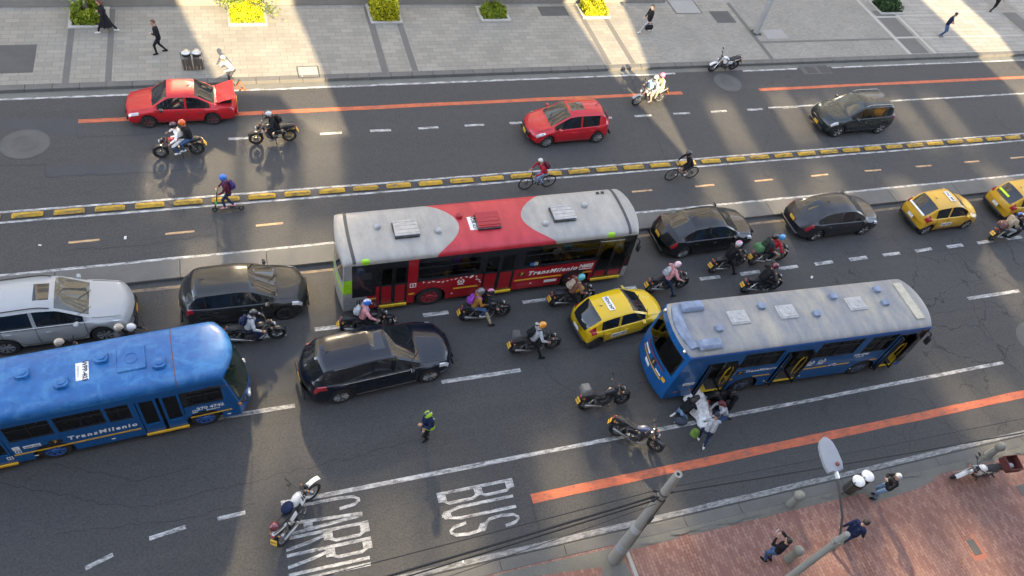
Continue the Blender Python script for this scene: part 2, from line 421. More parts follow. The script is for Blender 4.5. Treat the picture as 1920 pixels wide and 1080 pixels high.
# lane lettering: read by a driver going to the right, so letter tops point along +X
def road_letters(mb, strokes, x0, y0, ln, wd, sw, z=.010):
    for poly in strokes:     # u along the letter height 0..1, v across 0..1
        P = [Vector((x0+u*ln, y0-v*wd)) for u, v in poly]
        for i, (a, b) in enumerate(zip(P, P[1:])):
            # brush: wide across the road, long along it
            d = b-a
            if abs(d.x) > abs(d.y)*1.2:
                nn = Vector((0, sw/2)); e = d.normalized()*.0
            else:
                nn = Vector((sw*1.35, 0)); e = Vector((0, math.copysign(sw/2, d.y)))
            a2, b2 = a-e, b+e
            mb.add([(*(a2-nn), z), (*(b2-nn), z), (*(b2+nn), z), (*(a2+nn), z)], [(0, 1, 2, 3)]); z += .0006
LET = {
 'B': [[(0, 0), (1, 0)], [(1, 0), (1, .6), (.93, .9), (.62, .95), (.53, .6)], [(.53, 0), (.53, .7), (.42, 1), (.08, 1), (0, .65), (0, 0)]],
 'U': [[(1, 0), (.2, 0), (.04, .25), (.0, .5), (.04, .75), (.2, 1), (1, 1)]],
 'S': [[(.78, 1), (.93, .85), (1, .5), (.93, .15), (.75, 0), (.58, .1), (.5, .45), (.42, .9), (.25, 1), (.07, .85), (0, .5), (.07, .15), (.25, 0)]],
 'C': [[(.72, 1), (.92, .85), (1, .5), (.92, .12), (.7, 0), (.28, 0), (.07, .15), (0, .5), (.07, .85), (.25, 1)]],
 'A': [[(0, 0), (1, .42)], [(1, .58), (0, 1)], [(.3, .15), (.3, .85)]],
 'R': [[(0, 0), (1, 0)], [(1, 0), (1, .7), (.92, 1), (.62, 1), (.53, .7), (.53, 0)], [(.5, .35), (.3, .7), (0, 1)]],
 'I': [[(0, .5), (1, .5)]],
 'L': [[(1, 0), (0, 0)], [(.02, 0), (.02, 1)]],
}
mb = MB()
for i, ch in enumerate('BUS'): road_letters(mb, LET[ch], 3.82, 8.72-i*.52, 2.15, .34, .095)
for ch, y in zip('CARRIL', (9.22, 8.76, 8.33, 7.84, 7.36, 7.12)): road_letters(mb, LET[ch], -.75, y, 2.2, .33 if ch != 'I' else .12, .095)
mb.M = Matrix.Identity(4)
struct(mb.build('bus_lane_lettering', WLINE, smooth=0))

# manholes and covers in the road
def disc(mb, c, r, z, n=36, mi=None): mb.sheet([(c[0]+r*math.cos(2*math.pi*i/n), c[1]+r*math.sin(2*math.pi*i/n)) for i in range(n)], z, mi)
mb = MB(); disc(mb, (-8.73, 25.88), .85, .005); disc(mb, (23.5, 27.75), .75, .005); disc(mb, (29.4, 10.0), 1.0, .005)
struct(mb.build('manhole_collar', OLDCONC, smooth=0))
mb = MB(); disc(mb, (-8.73, 25.88), .36, .010); disc(mb, (-8.73, 25.88), .06, .016); disc(mb, (23.5, 27.75), .36, .010)
for c_, r_ in (((-8.73, 25.88), .87), ((-8.73, 25.88), .45), ((23.5, 27.75), .77)):
    for i in range(40):
        a, b_ = 2*math.pi*i/40, 2*math.pi*(i+1)/40; mb.add([(c_[0]+q_*math.cos(t), c_[1]+q_*math.sin(t), .013) for t, q_ in ((a, r_-.03), (a, r_), (b_, r_), (b_, r_-.03))], [(0, 1, 2, 3)])
for p in (G(365, 70, .15), ): pass
mb.sheet([(-4, -4), (-4, -4.01), (-4.01, -4.01)], -.02)
struct(mb.build('manhole_cover', IRON, smooth=0))
mb = MB(); mb.sheet(rect(28.6, 30.5, 28.15, 28.95), .006); struct(mb.build('storm_drain_frame', OLDCONC, smooth=0))
mb = MB()
for i in range(2):
    for j in range(9): mb.box((28.95+i*.85+j*.075, 28.52, .012), (.04, .55, .012))
struct(mb.build('storm_drain_grate', IRON, smooth=0))

# ---------------------------------------------------------------- upper pavement
KH = .15
mb = MB(); mb.prism(rect(X0, X1, 29.42, 60), -.02, KH); struct(mb.build('pavement', TILE, smooth=0))
mb = MB()
x = X0
while x < X1:
    mb.cbox((x+.5, 29.25, KH/2-.008), (.988, .34, KH+.03), .015, rz=random.uniform(-.008, .008)); x += 1.0
struct(mb.build('kerb', CONC, smooth=0))
mb = MB(); mb.sheet(rect(X0, X1, 28.75, 29.08), .004); struct(mb.build('gutter', CONC2, smooth=0))
mb = MB(); mb.sheet(rect(27.2, 36.6, 29.43, 35.0), KH+.004); mb.sheet(rect(20.6, 27.2, 29.43, 33.6), KH+.004); struct(mb.build('small_paver_field', TILE2, smooth=0))
mb = MB(); mb.sheet(rect(38.9, 47.0, 29.43, 36.5), KH+.004); mb.sheet(rect(49, 70, 29.43, 36.5), KH+.004); struct(mb.build('warm_slab_field', TILE3, smooth=0))
mb = MB()
for a, b in ((-7.66, -7.4), (-6.05, -5.8), (5.62, 5.95), (7.05, 7.35), (17.15, 17.42), (18.5, 18.78)): mb.sheet([(a, 34.9), (a, 29.43), (b, 29.43), (b, 34.9)], KH+.006)
for (x0, x1, y0, y1) in ((36.9, 38.2, 29.5, 31.0), (36.95, 38.3, 31.2, 33.2), (37.0, 38.5, 33.4, 34.0), (47.4, 48.6, 31, 33.6), (27.0, 27.25, 29.43, 35), (27.25, 36.6, 30.9, 31.08)): mb.sheet(rect(x0, x1, y0, y1), KH+.010)
struct(mb.build('dark_paving_strip', DARKSTRIP, smooth=0))
mb = MB()
for (x0, x1, y0, y1) in ((36.6, 36.85, 29.43, 36), (38.5, 38.75, 29.43, 36), (36.85, 38.5, 31.02, 31.18), (36.85, 38.5, 33.22, 33.38), (38.75, 47, 31.0, 31.12), (38.75, 42, 33.4, 33.5)): mb.sheet(rect(x0, x1, y0, y1), KH+.012)
struct(mb.build('pale_paving_border', STONE, smooth=0))
mb = MB()
for (x0, x1, y0, y1, c) in ((-12.5, -8.78, 30.2, 32.2, 1),): mb.sheet(rect(x0, x1, y0, y1), KH+.006); mb.sheet(rect(x0+.15, x1-.15, y0+.15, y1-.15), KH+.012)
p = G(1040, 20, KH); mb.sheet(rect(p.x-.9, p.x+.7, p.y-.5, p.y+.4), KH+.006)
p = G(1355, 32, KH); mb.sheet(rect(p.x-.65, p.x+.65, p.y-.6, p.y+.6), KH+.006); disc(mb, p, .42, KH+.014)
struct(mb.build('pavement_hatch', IRON, smooth=0))
mb = MB()
p = G(578, 135, KH); mb.sheet(rect(p.x-.42, p.x+.42, p.y-.38, p.y+.38), KH+.006)
p = G(1283, 12, KH); mb.sheet(rect(p.x-.8, p.x+.8, p.y-.7, p.y+.6), KH+.006); mb.sheet(rect(27.9, 29.3, 31.3, 32.2), KH+.012)
struct(mb.build('pavement_cover', m_patch('pale_cover', (.23, .225, .21), (.29, .285, .27)), smooth=0))
mb = MB()
for q in ((578, 135, .46, .42), (1283, 12, .85, .72)):
    p = G(q[0], q[1], KH)
    for s in (-1, 1):
        mb.sheet(rect(p.x+s*q[2]-.02, p.x+s*q[2]+.02, p.y-q[3], p.y+q[3]), KH+.009); mb.sheet(rect(p.x-q[2], p.x+q[2], p.y+s*q[3]-.02, p.y+s*q[3]+.02), KH+.011)
struct(mb.build('pavement_joint', TAR, smooth=0))
# raised plinth step in front of the buildings across the road
mb = MB()
for a, b in ((X0, 23.0),): mb.cbox(((a+b)/2, 35.55, .33), (b-a, .9, .4), .03); mb.box(((a+b)/2, 47.5, .4), (b-a, 23, .5))
struct(mb.build('plinth', m_patch('plinth_stone', (.16, .15, .13), (.24, .225, .195)), smooth=0))

# ---------------------------------------------------------------- median between bike lane and road
mb = MB()
x = X0
rr = random.Random(5)
while x < X1:
    L = rr.choice((2.9, 3.9, 5.2)); mb.cbox((x+L/2, 18.68, .055), (L-.012, .86, .15+rr.uniform(-.006, .006)), .015, rz=rr.uniform(-.002, .002)); x += L
struct(mb.build('median_kerb', CONC, smooth=0))

# ---------------------------------------------------------------- lower pavement of red clay pavers
PH = .12
mb = MB(); mb.prism([(2.5, -5), (X1, -5), (X1, 6.06), (2.5, 6.06)], -.02, PH); struct(mb.build('clay_pavement', BRICK, smooth=0))
mb = MB()
x = 1.0
while x < X1:
    mb.cbox((x+1.0, 6.2, .03), (1.992, .34, .2), .012, rz=rr.uniform(-.004, .004)); x += 2.0
struct(mb.build('lower_kerb', CONC, smooth=0))
mb = MB()
mb.sheet([(2.5, 6.02), (8.6, 5.95), (8.7, 4.9), (7.6, 4.6), (7.9, 5.5), (5.5, 5.75), (2.5, 5.7)], PH+.005)
mb.sheet(rect(8.95, X1, 5.78, 6.05), PH+.0045)
mb.sheet([(17.5, 5.98), (18.6, 6.02), (21.2, 6.02), (20.3, 5.62), (19.6, 5.5), (17.7, 5.4)], PH+.005)
for q in range(60):
    x = rr.uniform(9, 30); y = 5.93+rr.uniform(-.07, .07); r = rr.uniform(.10, .38)
    mb.sheet([(x+r*rr.uniform(.7, 1.3)*math.cos(a), y+r*.28*rr.uniform(.4, 1.5)*math.sin(a)) for a in [k*.63 for k in range(10)]], PH+.006+q*.0006)
for q in range(0):
    x = rr.uniform(9.6, 13.5); y = 5.62+rr.uniform(-.12, .15); r = rr.uniform(.06, .2)
    mb.sheet([(x+r*rr.uniform(.5, 1.5)*math.cos(a), y+r*.6*rr.uniform(.5, 1.3)*math.sin(a)) for a in [k*.63 for k in range(10)]], PH+.03+q*.0006)
struct(mb.build('broken_concrete', CONC2, smooth=0))
mb = MB(); mb.cbox((8.83, 5.0, PH), (.13, 1.7, .09), .02, rz=.02); mb.cbox((8.83, 2.2, PH), (.13, 3.4, .09), .02); struct(mb.build('pavement_edging', STONE, smooth=0))
mb = MB(); mb.sheet(rect(20.0, 20.55, 2.9, 3.7), PH+.006); struct(mb.build('orange_paver_surround', m_patch('fresh_clay', (.30, .095, .06), (.38, .15, .095)), smooth=0))
mb = MB(); mb.cbox((20.28, 3.3, PH+.006), (.3, .5, .02), .01); mb.cbox((23.6, 4.6, PH-.003), (.5, .4, .02), .01); struct(mb.build('utility_cover', OLDCONC, smooth=0))
mb = MB()
for q in range(26):
    x = rr.uniform(9.5, 30); y = rr.uniform(-1, 5.3); mb.box((x, y, PH+.006), (rr.choice((.1, .21, .21, .42)), rr.choice((.42, .8, 1.5)), .003))
struct(mb.build('replaced_pavers', m_tiles('newer_clay_pavers', (.22, .095, .07), (.30, .16, .12), (.10, .06, .05), .21, .105, .012, R(90), .5), smooth=0))
# litter
mb = MB()
for px, py, s in ((18.5*4/4+60, 460, 0), (235, 446, .05), (75, 460, .035), (1522, 520, .05), (868, 1053, .03)):
    if s:
        p = G(px, py); mb.cbox((p.x, p.y, .012), (s*3, s*1.6, .015), .004, rz=rr.uniform(0, 3))
struct(mb.build('paper_scrap', m_patch('scrap_paper', (.5, .5, .48), (.62, .62, .6)), smooth=0))

# ---------------------------------------------------------------- unseen wall for the buildings behind the viewpoint: gaps shaped to place sun patches
from mathutils.geometry import tessellate_polygon
def wall_with_gaps(name, y, outer, holes, depth, m):
    loops = [outer]+holes
    pts = [Vector((x, z, 0)) for lp in loops for x, z in lp]
    tris = tessellate_polygon([[Vector((x, z, 0)) for x, z in lp] for lp in loops])
    off = Vector((-SUN_DIR.x/SUN_DIR.y, -1, 0))*depth; n = len(pts)
    vs = [(p.x, y, p.y) for p in pts]+[(p.x+off.x, y+off.y, p.y) for p in pts]
    fs = [tuple(t) for t in tris]+[tuple(n+k for k in t[::-1]) for t in tris]
    b = 0
    for lp in loops:
        k = len(lp); fs += [(b+i, b+(i+1) % k, n+b+(i+1) % k, n+b+i) for i in range(k)]; b += k
    q = MB(); q.add(vs, fs); return struct(q.build(name, m, smooth=0))
FACADE = m_patch('facade_plaster', (.30, .28, .25), (.38, .36, .33))
top = [(110, 36), (62, 36), (62, 34.8), (33, 34.8), (33, 35.5), (24, 35.5), (24, 34.5), (11, 34.5), (11, 35.2), (-3, 35.2), (-3, 34.4), (-20, 34.4), (-20, 36), (-60, 36)]
wall_with_gaps('south_buildings', -4.0, [(-60, -1), (110, -1)]+top,
  [[(1.5, 17.8), (3.8, 17.6), (4.3, 16.6), (5.0, 16.0), (6.15, 16.0), (6.1, 17.2), (5.72, 21.7), (5.2, 27), (4.6, 31), (-1.2, 31), (.45, 21.7)],
   [(21.05, 13.9), (21.2, 14.5), (22.24, 18.0), (23.85, 21.6), (25.2, 26), (20.4, 26), (20.24, 21.6), (20.16, 18.1), (20.5, 16.5)],
   [(44.2, 15.2), (46.7, 15.4), (47.1, 17.6), (48.3, 19.5), (49.5, 26), (46, 26), (45.2, 20.8)]], 1.0, FACADE)
# ---------------------------------------------------------------- glass-fronted buildings across the road, above the frame: they mirror the low sun back onto the road
def m_mirrorglass():
    m = bpy.data.materials.new('facade_glass'); m.use_nodes = True; n = m.node_tree; n.nodes.clear()
    o = n.nodes.new('ShaderNodeOutputMaterial'); g = n.nodes.new('ShaderNodeBsdfGlossy'); d = n.nodes.new('ShaderNodeBsdfDiffuse'); mx = n.nodes.new('ShaderNodeMixShader')
    g.inputs['Color'].default_value = (.8, .8, .78, 1); g.inputs['Roughness'].default_value = .075
    d.inputs['Color'].default_value = (.02, .025, .03, 1); mx.inputs[0].default_value = .72
    n.links.new(d.outputs[0], mx.inputs[1]); n.links.new(g.outputs[0], mx.inputs[2]); n.links.new(mx.outputs[0], o.inputs[0]); return m
NG = m_mirrorglass()
NY = 46.0
mb = MB()
for a, b, h in ((-60, -14, 30), (-13.5, 16, 52), (17.5, 40, 36), (41, 110, 44)):
    mb.box(((a+b)/2, NY+6, h/2), (b-a, 12, h))
struct(mb.build('north_buildings', m_patch('north_facade_stone', (.26, .24, .20), (.36, .33, .28)), smooth=0))
# mirror panes added where their bounced sun should reach the road; others are dull
MIRROR_ZONES = [(-2.6, 2, 10.5, 17, .6), (1.6, 4.8, 9.5, 23, 1), (4, 15.5, 19.4, 22.4, .8), (20.5, 32, 9, 17.5, .7), (15, 34, 20, 27, .5), (-14, -4, 13.5, 16.5, .25), (33, 60, 9, 20, .5)]
mbd = MB()
mb = MB(); rg = random.Random(11)
for a, b, h in ((-60, -14, 30), (-13.5, 16, 52), (17.5, 40, 36), (41, 110, 44)):
    x = a+.6
    while x < b-1.6:
        wd = 1.5
        z = 4.5
        while z < h-2:
            X_, Z_ = x+wd/2, z+1.15
            clear = any(a0 < X_ < a1 and z0 < Z_ < z1 and rg.random() < pr for a0, a1, z0, z1, pr in MIRROR_ZONES)
            mb2 = mb if clear else mbd
            if rg.random() < .93:
                tx, tz = rg.gauss(0, .004), rg.gauss(0, .004)
                q = [(-wd/2, -1.15), (wd/2, -1.15), (wd/2, 1.15), (-wd/2, 1.15)]
                mb2.add([(x+wd/2+u, NY-.06+u*tx+v*tz, z+1.15+v) for u, v in q], [(0, 1, 2, 3)])
            z += 3.1
        x += rg.choice((1.8, 1.8, 2.6))
struct(mb.build('north_mirror_windows', NG, smooth=0))
struct(mbd.build('north_blind_windows', mat('blind_window', (.07, .075, .08), .45), smooth=0))
# ================================================================ cars
def lerp(a, b, t): return a+(b-a)*t
def pl(x, pts):     # piecewise linear
    if x <= pts[0][0]: return pts[0][1]
    for (a, va), (b, vb) in zip(pts, pts[1:]):
        if x <= b: return va+(vb-va)*(x-a)/(b-a) if b > a else vb
    return pts[-1][1]
def sm(x, pts):     # the same with rounded corners
    h = .07; return (pl(x-h, pts)+2*pl(x, pts)+pl(x+h, pts))/4

def wheel(mb_t, mb_r, c, r, wd, side, spokes=5, n=28):
    """tyre and rim about the Y axis at c; side = +1/-1 outward"""
    x, y, z = c
    o = y+side*wd/2; i = y-side*wd/2
    s = -side
    prof = [(r*.66, -wd/2), (r*.90, -wd/2), (r, -wd*.34), (r, wd*.34), (r*.93, wd*.47), (r*.80, wd/2), (r*.66, wd/2), (r*.64, wd*.42)]
    mb_t.lathe([(a, h*side*-1) for a, h in prof], n, 'Y', c)
    rp = [(r*.655, -wd*.3), (r*.66, wd*.36), (r*.60, wd*.46), (r*.56, wd*.40), (r*.50, wd*.18), (.001, wd*.18)]
    mb_r.lathe([(a, h*side*-1) for a, h in rp], n, 'Y', c, mi=1)
    for k in range(spokes):
        a = 2*math.pi*k/spokes
        for da in (-.13, .13):
            p0 = Vector((x+.1*r*math.cos(a), y+side*wd*.36, z+.1*r*math.sin(a)))
            p1 = Vector((x+.61*r*math.cos(a+da), y+side*wd*.42, z+.61*r*math.sin(a+da)))
            mb_r.tube([p0, p1], r*.055, 5, mi=0)
    mb_r.lathe([(r*.60, wd*.40*-side), (r*.665, wd*.47*-side), (r*.665, wd*.36*-side)], n, 'Y', c, mi=0)
    mb_r.lathe([(r*.12, wd*.34*-side), (r*.10, wd*.45*-side), (.001, wd*.46*-side)], 10, 'Y', c, mi=0)

def make_car(name, label, cat, S, px, heading, body, group=None, near=None):
    """S: the car's measures. The origin lies on the ground midway between the axles, X forward."""
    L, W, H, wb, fo, wr = S['L'], S['W'], S['H'], S['wb'], S['fo'], S['wr']
    xf = wb/2+fo; xr = xf-L; hw = W/2
    root = thing(name, label, cat, (0, 0, 0), 0, group)
    top = S['top']           # (x, z) roof line from tail to nose
    xb, xrr, xrf, xc = S['xb'], S['xrr'], S['xrf'], S['xc']
    belt = S['belt']; wroof = S.get('wroof', hw-.16); zb = S.get('zb', .2); cr = S.get('cr', .25)
    ax = (-wb/2, wb/2)
    def ztop(x): return sm(x, top)
    def zs(x): return min(pl(x, belt), ztop(x)-.05)
    def hwid(x):
        t = abs((x-(xf+xr)/2)/(L/2)); return hw*(1-.075*max(0, (t-.45)/.55)**2)
    def za(x):
        z = zb+.05
        for a in ax:
            d = abs(x-a); q = wr+.075
            if d < q: z = max(z, wr+math.sqrt(q*q-d*d)-.02)
        return z
    def cabin(x):
        hood = pl(xc, top); deck = pl(xb, top); zz = ztop(x); m = (xb+xc)/2
        base = hood if x > m else deck
        if x > xc or x < xb: return 0
        return max(0, min(1, (zz-base)/max(.1, (H-.05-base))))
    xs = set([xr, xr+.03, xr+.09, xf, xf-.03, xf-.09, xb, xrr, xrf, xc])
    x = xr+.16
    while x < xf-.12: xs.add(round(x, 3)); x += .11
    for a in ax:
        for k in range(-8, 9): xs.add(a+(wr+.075)*k/8)
    for p in S['pillars']: xs.add(p[0]); xs.add(p[1])
    for p in S.get('sunroof', []): xs.add(p)
    xs = sorted(v for v in xs if xr <= v <= xf)
    xs = [v for i, v in enumerate(xs) if i == 0 or v-xs[i-1] > .012]
    def ring(x):
        e = max(0, 1-(x-xr)/.10, 1-(xf-x)/.10); e = min(1, e)   # ends: tucked in
        w_ = hwid(x)*(1-.03*e); c = cabin(x); zt = ztop(x)-.10*e*e; z1 = za(x); z0 = zb+.10*e
        z1 = max(z1, z0+.03); s_ = min(zs(x), zt-.04); s_ = max(s_, z1+.06)
        y8 = lerp(w_-.17, wroof, c); z8 = zt-lerp(.025, .075, c)
        y9 = y8-lerp(.10, .07, c); z9 = zt-lerp(.012, .022, c); cw = lerp(.02, .035, c)
        zm = lerp(z1, s_, .5)
        P = [(0, z0), (w_-.26, z0), (w_-.255, z1), (w_-.04, z1), (w_-.004, lerp(z1, s_, .18)), (w_+.012, zm), (w_-.006, lerp(z1, s_, .84)), (w_-.045, s_),
             (w_-.085, s_+.012), (y8, max(z8, s_+.02)), (y9, max(z9, s_+.024)), (y9*.52, zt+cw*.75), (0, zt+cw)]
        out = []
        for y, z in P:
            k = max(0, (abs(x-(xf+xr)/2)/(L/2)-.5)/.5)
            out.append((x-math.copysign(1, x-(xf+xr)/2)*cr*k*(y/hw)**2, y, z))
        return out
    half = [ring(x) for x in xs]; n = len(half[0])
    rings = [[(p[0], -p[1], p[2]) for p in h[:0:-1]]+[h[0]]+[p for p in h[1:-1]]+[h[-1]] for h in half]
    # ring order: from right top centre down to the bottom and up on the left; make it closed at the top centre
    full = [[(p[0], -p[1], p[2]) for p in h[:0:-1]]+h[:-1] for h in half]   # 12 right (top->bottom) + bottom + left ... 
    parts = {}
    def P_(k):
        if k not in parts: parts[k] = MB()
        return parts[k]
    vs_all = full; m = len(full[0])
    # index -> half index: right side i in 0..n-2 => half n-1-i ; then left half 0..n-2
    hidx = [n-1-i for i in range(n-1)]+list(range(0, n-1))
    glass_drop = []
    for i in range(len(xs)-1):
        xm = (xs[i]+xs[i+1])/2; c0, c1 = cabin(xs[i]), cabin(xs[i+1])
        for j in range(m):
            k = (j+1) % m
            ha, hb = hidx[j], hidx[k]
            seg = min(ha, hb) if not (j == m-1) else n-2
            if j == n-2: seg = 0
            right = j < n-1
            q = [full[i][j], full[i][k], full[i+1][k], full[i+1][j]]
            key = 'body'
            if seg in (10, 11) or (seg == 9 and (xrf <= xm <= xc or xb <= xm <= xrr)):
                if xrf+.02 <= xm <= xc-.03: key = 'windshield' if seg >= 10 else 'body'
                elif xb+.03 <= xm <= xrr-.02: key = 'rear_window' if seg >= 10 else 'body'
            if seg == 8 and c0 > .12 and c1 > .12:
                if not any(a <= xm <= b for a, b in S['pillars']): key = ('side_window', right, sum(1 for a, b in S['pillars'] if xm > b))
            if 'sunroof' in S and seg >= 10 and S['sunroof'][0] <= xm <= S['sunroof'][1] and seg == 11: key = 'sunroof'
            if 'panel' in S and seg >= 10 and S['panel'][0] <= xm <= S['panel'][1]: key = 'roof_panel'
            if seg in (6, 7) and key == 'body':
                if xm > xf-S.get('hl', .42) and xm < xf-.04: key = ('headlight', right)
                if xm < xr+S.get('tl', .26) and xm > xr+.02: key = ('tail_light', right)
            if seg in S.get('tlseg', ()) and xm < xr+S.get('tl', .26) and xm > xr+.02: key = ('tail_light', right)
            if seg in (3,) : key = 'body' if S.get('sill', True) else 'trim'
            if seg <= 2: key = 'underbody'
            P_(key).add(q, [(0, 1, 2, 3)])
    # noses: caps
    for i, hd in ((0, 1), (len(xs)-1, 0)):
        f = list(range(m)); f = f[::-1] if hd == 0 else f
        P_('body').add(full[i], [tuple(f)])
    def B(key, name, mats, **kw): return parts[key].build(name, mats, root, **kw) if key in parts else None
    for key in parts:      # weld the quads of each part so that shading runs smooth
        q = parts[key]; ids = {}; nv = []; mp = []
        for p in q.v:
            kk = (round(p.x, 4), round(p.y, 4), round(p.z, 4))
            if kk not in ids: ids[kk] = len(nv); nv.append(p)
            mp.append(ids[kk])
        q.v = nv; nf = []; nm = []
        for f, mi in zip(q.f, q.m):
            g = []
            for a in f:
                a = mp[a]
                if not g or g[-1] != a: g.append(a)
            if len(g) > 1 and g[0] == g[-1]: g.pop()
            if len(set(g)) == len(g) and len(g) > 2: nf.append(g); nm.append(mi)
        q.f = nf; q.m = nm
    bo = B('body', 'body', [body], smooth=32)
    B('underbody', 'underbody', BLACKP)
    gl = S.get('glass', GLASS)
    B('windshield', 'windshield', gl, smooth=60); B('rear_window', 'rear_window', S.get('rglass', gl), smooth=60)
    if 'sunroof' in parts: B('sunroof', 'sunroof', GLASS)
    if 'roof_panel' in parts: B('roof_panel', 'roof_panel', S['panelmat'])
    for key in list(parts):
        if isinstance(key, tuple):
            if key[0] == 'side_window': B(key, 'side_window', GLASS, smooth=60)
            if key[0] == 'headlight': B(key, 'headlight', HEADL)
            if key[0] == 'tail_light': B(key, 'tail_light', TAILL)
    # wheels
    for a in ax:
        for s in (-1, 1):
            t, rm = MB(), MB(); yy = s*(hw-.125)
            wheel(t, rm, (a, yy, wr), wr, .21, s, S.get('spokes', 5))
            wo = t.build('wheel', RUBBER, root)
            rm.build('rim', [S.get('rim', ALLOY), DARKRIM], wo)
    # seams, handles, mirrors, plates, bumpers
    def at(x, y, z): # point on the plan-curved skin
        k = max(0, (abs(x-(xf+xr)/2)/(L/2)-.5)/.5); return (x-math.copysign(1, x-(xf+xr)/2)*cr*k*(y/hw)**2, y, z)
    for s in (-1, 1):
        for xd in S['doors']:
            sm_ = MB(); h = ring(xd); sm_.tube([(xd, s*(p[1]+.001), p[2]) for p in h[4:9]], .008, 4); sm_.build('panel_seam', BLACKP, root)
        sm_ = MB(); a, b = S['doors'][0], S['doors'][-1]
        st = [a+(b-a)*k/14 for k in range(15)]; sm_.tube([(x, s*(ring(x)[4][1]+.002), ring(x)[4][2]-.03) for x in st], .008, 4); sm_.build('panel_seam', BLACKP, root)
    hx = [xc+.04, xf-.12]    # bonnet outline
    for s in (-1, 1): sm_ = MB(); sm_.tube([(lambda h: (h[9][0], s*h[9][1], h[9][2]+.002))(ring(xc+.05+(xf-.2-xc-.05)*k/8)) for k in range(9)], .007, 4); sm_.build('panel_seam', BLACKP, root)
    if S.get('sedan'):
        for s in (-1, 1): sm_ = MB(); sm_.tube([(lambda h: (h[9][0], s*h[9][1], h[9][2]+.002))(ring(xr+.12+(xb-.03-xr-.12)*k/6)) for k in range(7)], .007, 4); sm_.build('panel_seam', BLACKP, root)
    if S.get('chrome'):
        q = MB(); st = [S['doors'][0]-.1+(S['doors'][-1]-S['doors'][0]+.0)*k/16 for k in range(17)]
        for s in (-1, 1): q = MB(); q.tube([(x, s*(ring(x)[7][1]+.012), ring(x)[7][2]+.012) for x in st], .012, 5); q.build('window_trim', CHROME, root)
        for s in (-1, 1): q = MB(); q.box((0, s*(hw-.01), zb+.11), (wb-2*wr-.2, .02, .035)); q.build('sill_trim', STEEL, root)
    hm = S.get('handle', body)
    for s in (-1, 1):
        for xd in S['handles']:
            h = ring(xd); z = lerp(h[5][2], h[7][2], .62); q = MB(); q.cbox((xd, s*(h[5][1]+.012), z), (.17, .03, .03), .01); q.build('door_handle', hm, root)
        h = ring(xc-.38); q = MB(); yy = s*(h[7][1]+.10); zz = h[7][2]+.09
        q.cbox((xc-.36, yy, zz), (.11, .20, .13), .035, rz=s*.18); q.tube([(xc-.34, s*(h[7][1]-.03), h[7][2]+.02), (xc-.35, yy-s*.05, zz-.03)], .02, 6)
        mo = q.build('wing_mirror', S.get('mirror', body), root)
        q = MB(); q.box((xc-.42, yy, zz), (.006, .15, .09), rz=s*.18); q.build('mirror_glass', CHROME, mo)
    q = MB(); fz = .46
    q.cbox((xf-.028, 0, fz+.10), (.06, W*.52, .14), .03); q.build('grille', BLACKP, root)
    q = MB(); q.cbox((xf-.03, 0, .31), (.05, W*.62, .14), .03); q.build('air_intake', BLACKP, root)
    q = MB(); q.cbox((xf+.012, 0, fz-.03), (.012, .33, .15), .004); q.text('KLR 914', .095, Matrix.Translation((xf+.02, 0, fz-.03)) @ Matrix.Rotation(R(90), 4, 'Z') @ Matrix.Rotation(R(90), 4, 'X'), mi=1)
    q.build('license_plate', [S.get('plate', YPLATE), INK], root, smooth=0)
    rz_ = S.get('plz', .62)
    q = MB(); q.cbox((xr-.012, 0, rz_), (.012, .33, .15), .004, ry=S.get('plry', 0))
    q.build('license_plate', [S.get('plate', YPLATE), INK], root, smooth=0)
    q = MB(); q.cbox((xr+.02, 0, .36), (.07, W*.74, .16), .03); q.build('rear_bumper', S.get('bumper', BLACKP), root)
    for s in (-.33, .28): q = MB(); q.tube([(xc+.02, s*1.1, pl(xc, top)+.05), (lerp(xc, xrf, .32), s*1.1-.42, lerp(pl(xc, top), H, .32)+.03)], .010, 4); q.build('wiper', BLACKP, root)
    if S.get('rails'):
        for s in (-1, 1):
            q = MB(); st = [xrr+.1+(xrf-.12-xrr-.1)*k/8 for k in range(9)]
            q.tube([(x, s*(wroof-.06), ztop(x)+.045-(.05 if k in (0, 8) else 0)) for k, x in enumerate(st)], .018, 6); q.build('roof_rail', S.get('railmat', BLACKP), root)
    q = MB(); q.tube([(xrr+.25, 0, ztop(xrr+.25)+.03), (xrr+.05, 0, ztop(xrr+.25)+.16)], [.012, .004], 5); q.ell((xrr+.25, 0, ztop(xrr+.25)+.03), (.05, .025, .02), 8, 4); q.build('antenna', BLACKP, root)
    # place
    loc = G(*px)
    h = R(heading); d = Vector((math.cos(h), math.sin(h), 0)); nn = Vector((-d.y, d.x, 0))
    # px is the contact patch of one near-side wheel
    whichx, side = near
    root.location = loc-d*(wb/2*whichx)-nn*(side*(hw-.07))
    root.rotation_euler = (0, 0, h)
    return root, ring, xr, xf

RED1 = paint('faded_red_paint', (.40, .006, .012), .04, .38, (.5, .18, .19))
RED2 = paint('bright_red_paint', (.42, .005, .014), .03, .28)
GREENGREY = paint('dark_green_grey_paint', (.014, .021, .022), .02, .26)
BLACKPAINT = paint('black_paint', (.006, .007, .008), .012, .22)
GREYPAINT = paint('dark_graphite_paint', (.014, .015, .018), .02, .28)
NAVYPAINT = paint('black_blue_paint', (.004, .006, .013), .008, .2)
SILVERP = paint('silver_white_paint', (.33, .345, .35), .04, .26)
DUSTBLK = paint('dusty_black_paint', (.011, .012, .012), .035, .3)
YEL1 = paint('yellow_taxi_paint', (.64, .42, .006), .02, .3)
YEL2 = paint('orange_yellow_taxi_paint', (.58, .33, .022), .02, .3)
HAZE_GLASS = glass_dark('dusty_windshield', (.030, .036, .034), .05)

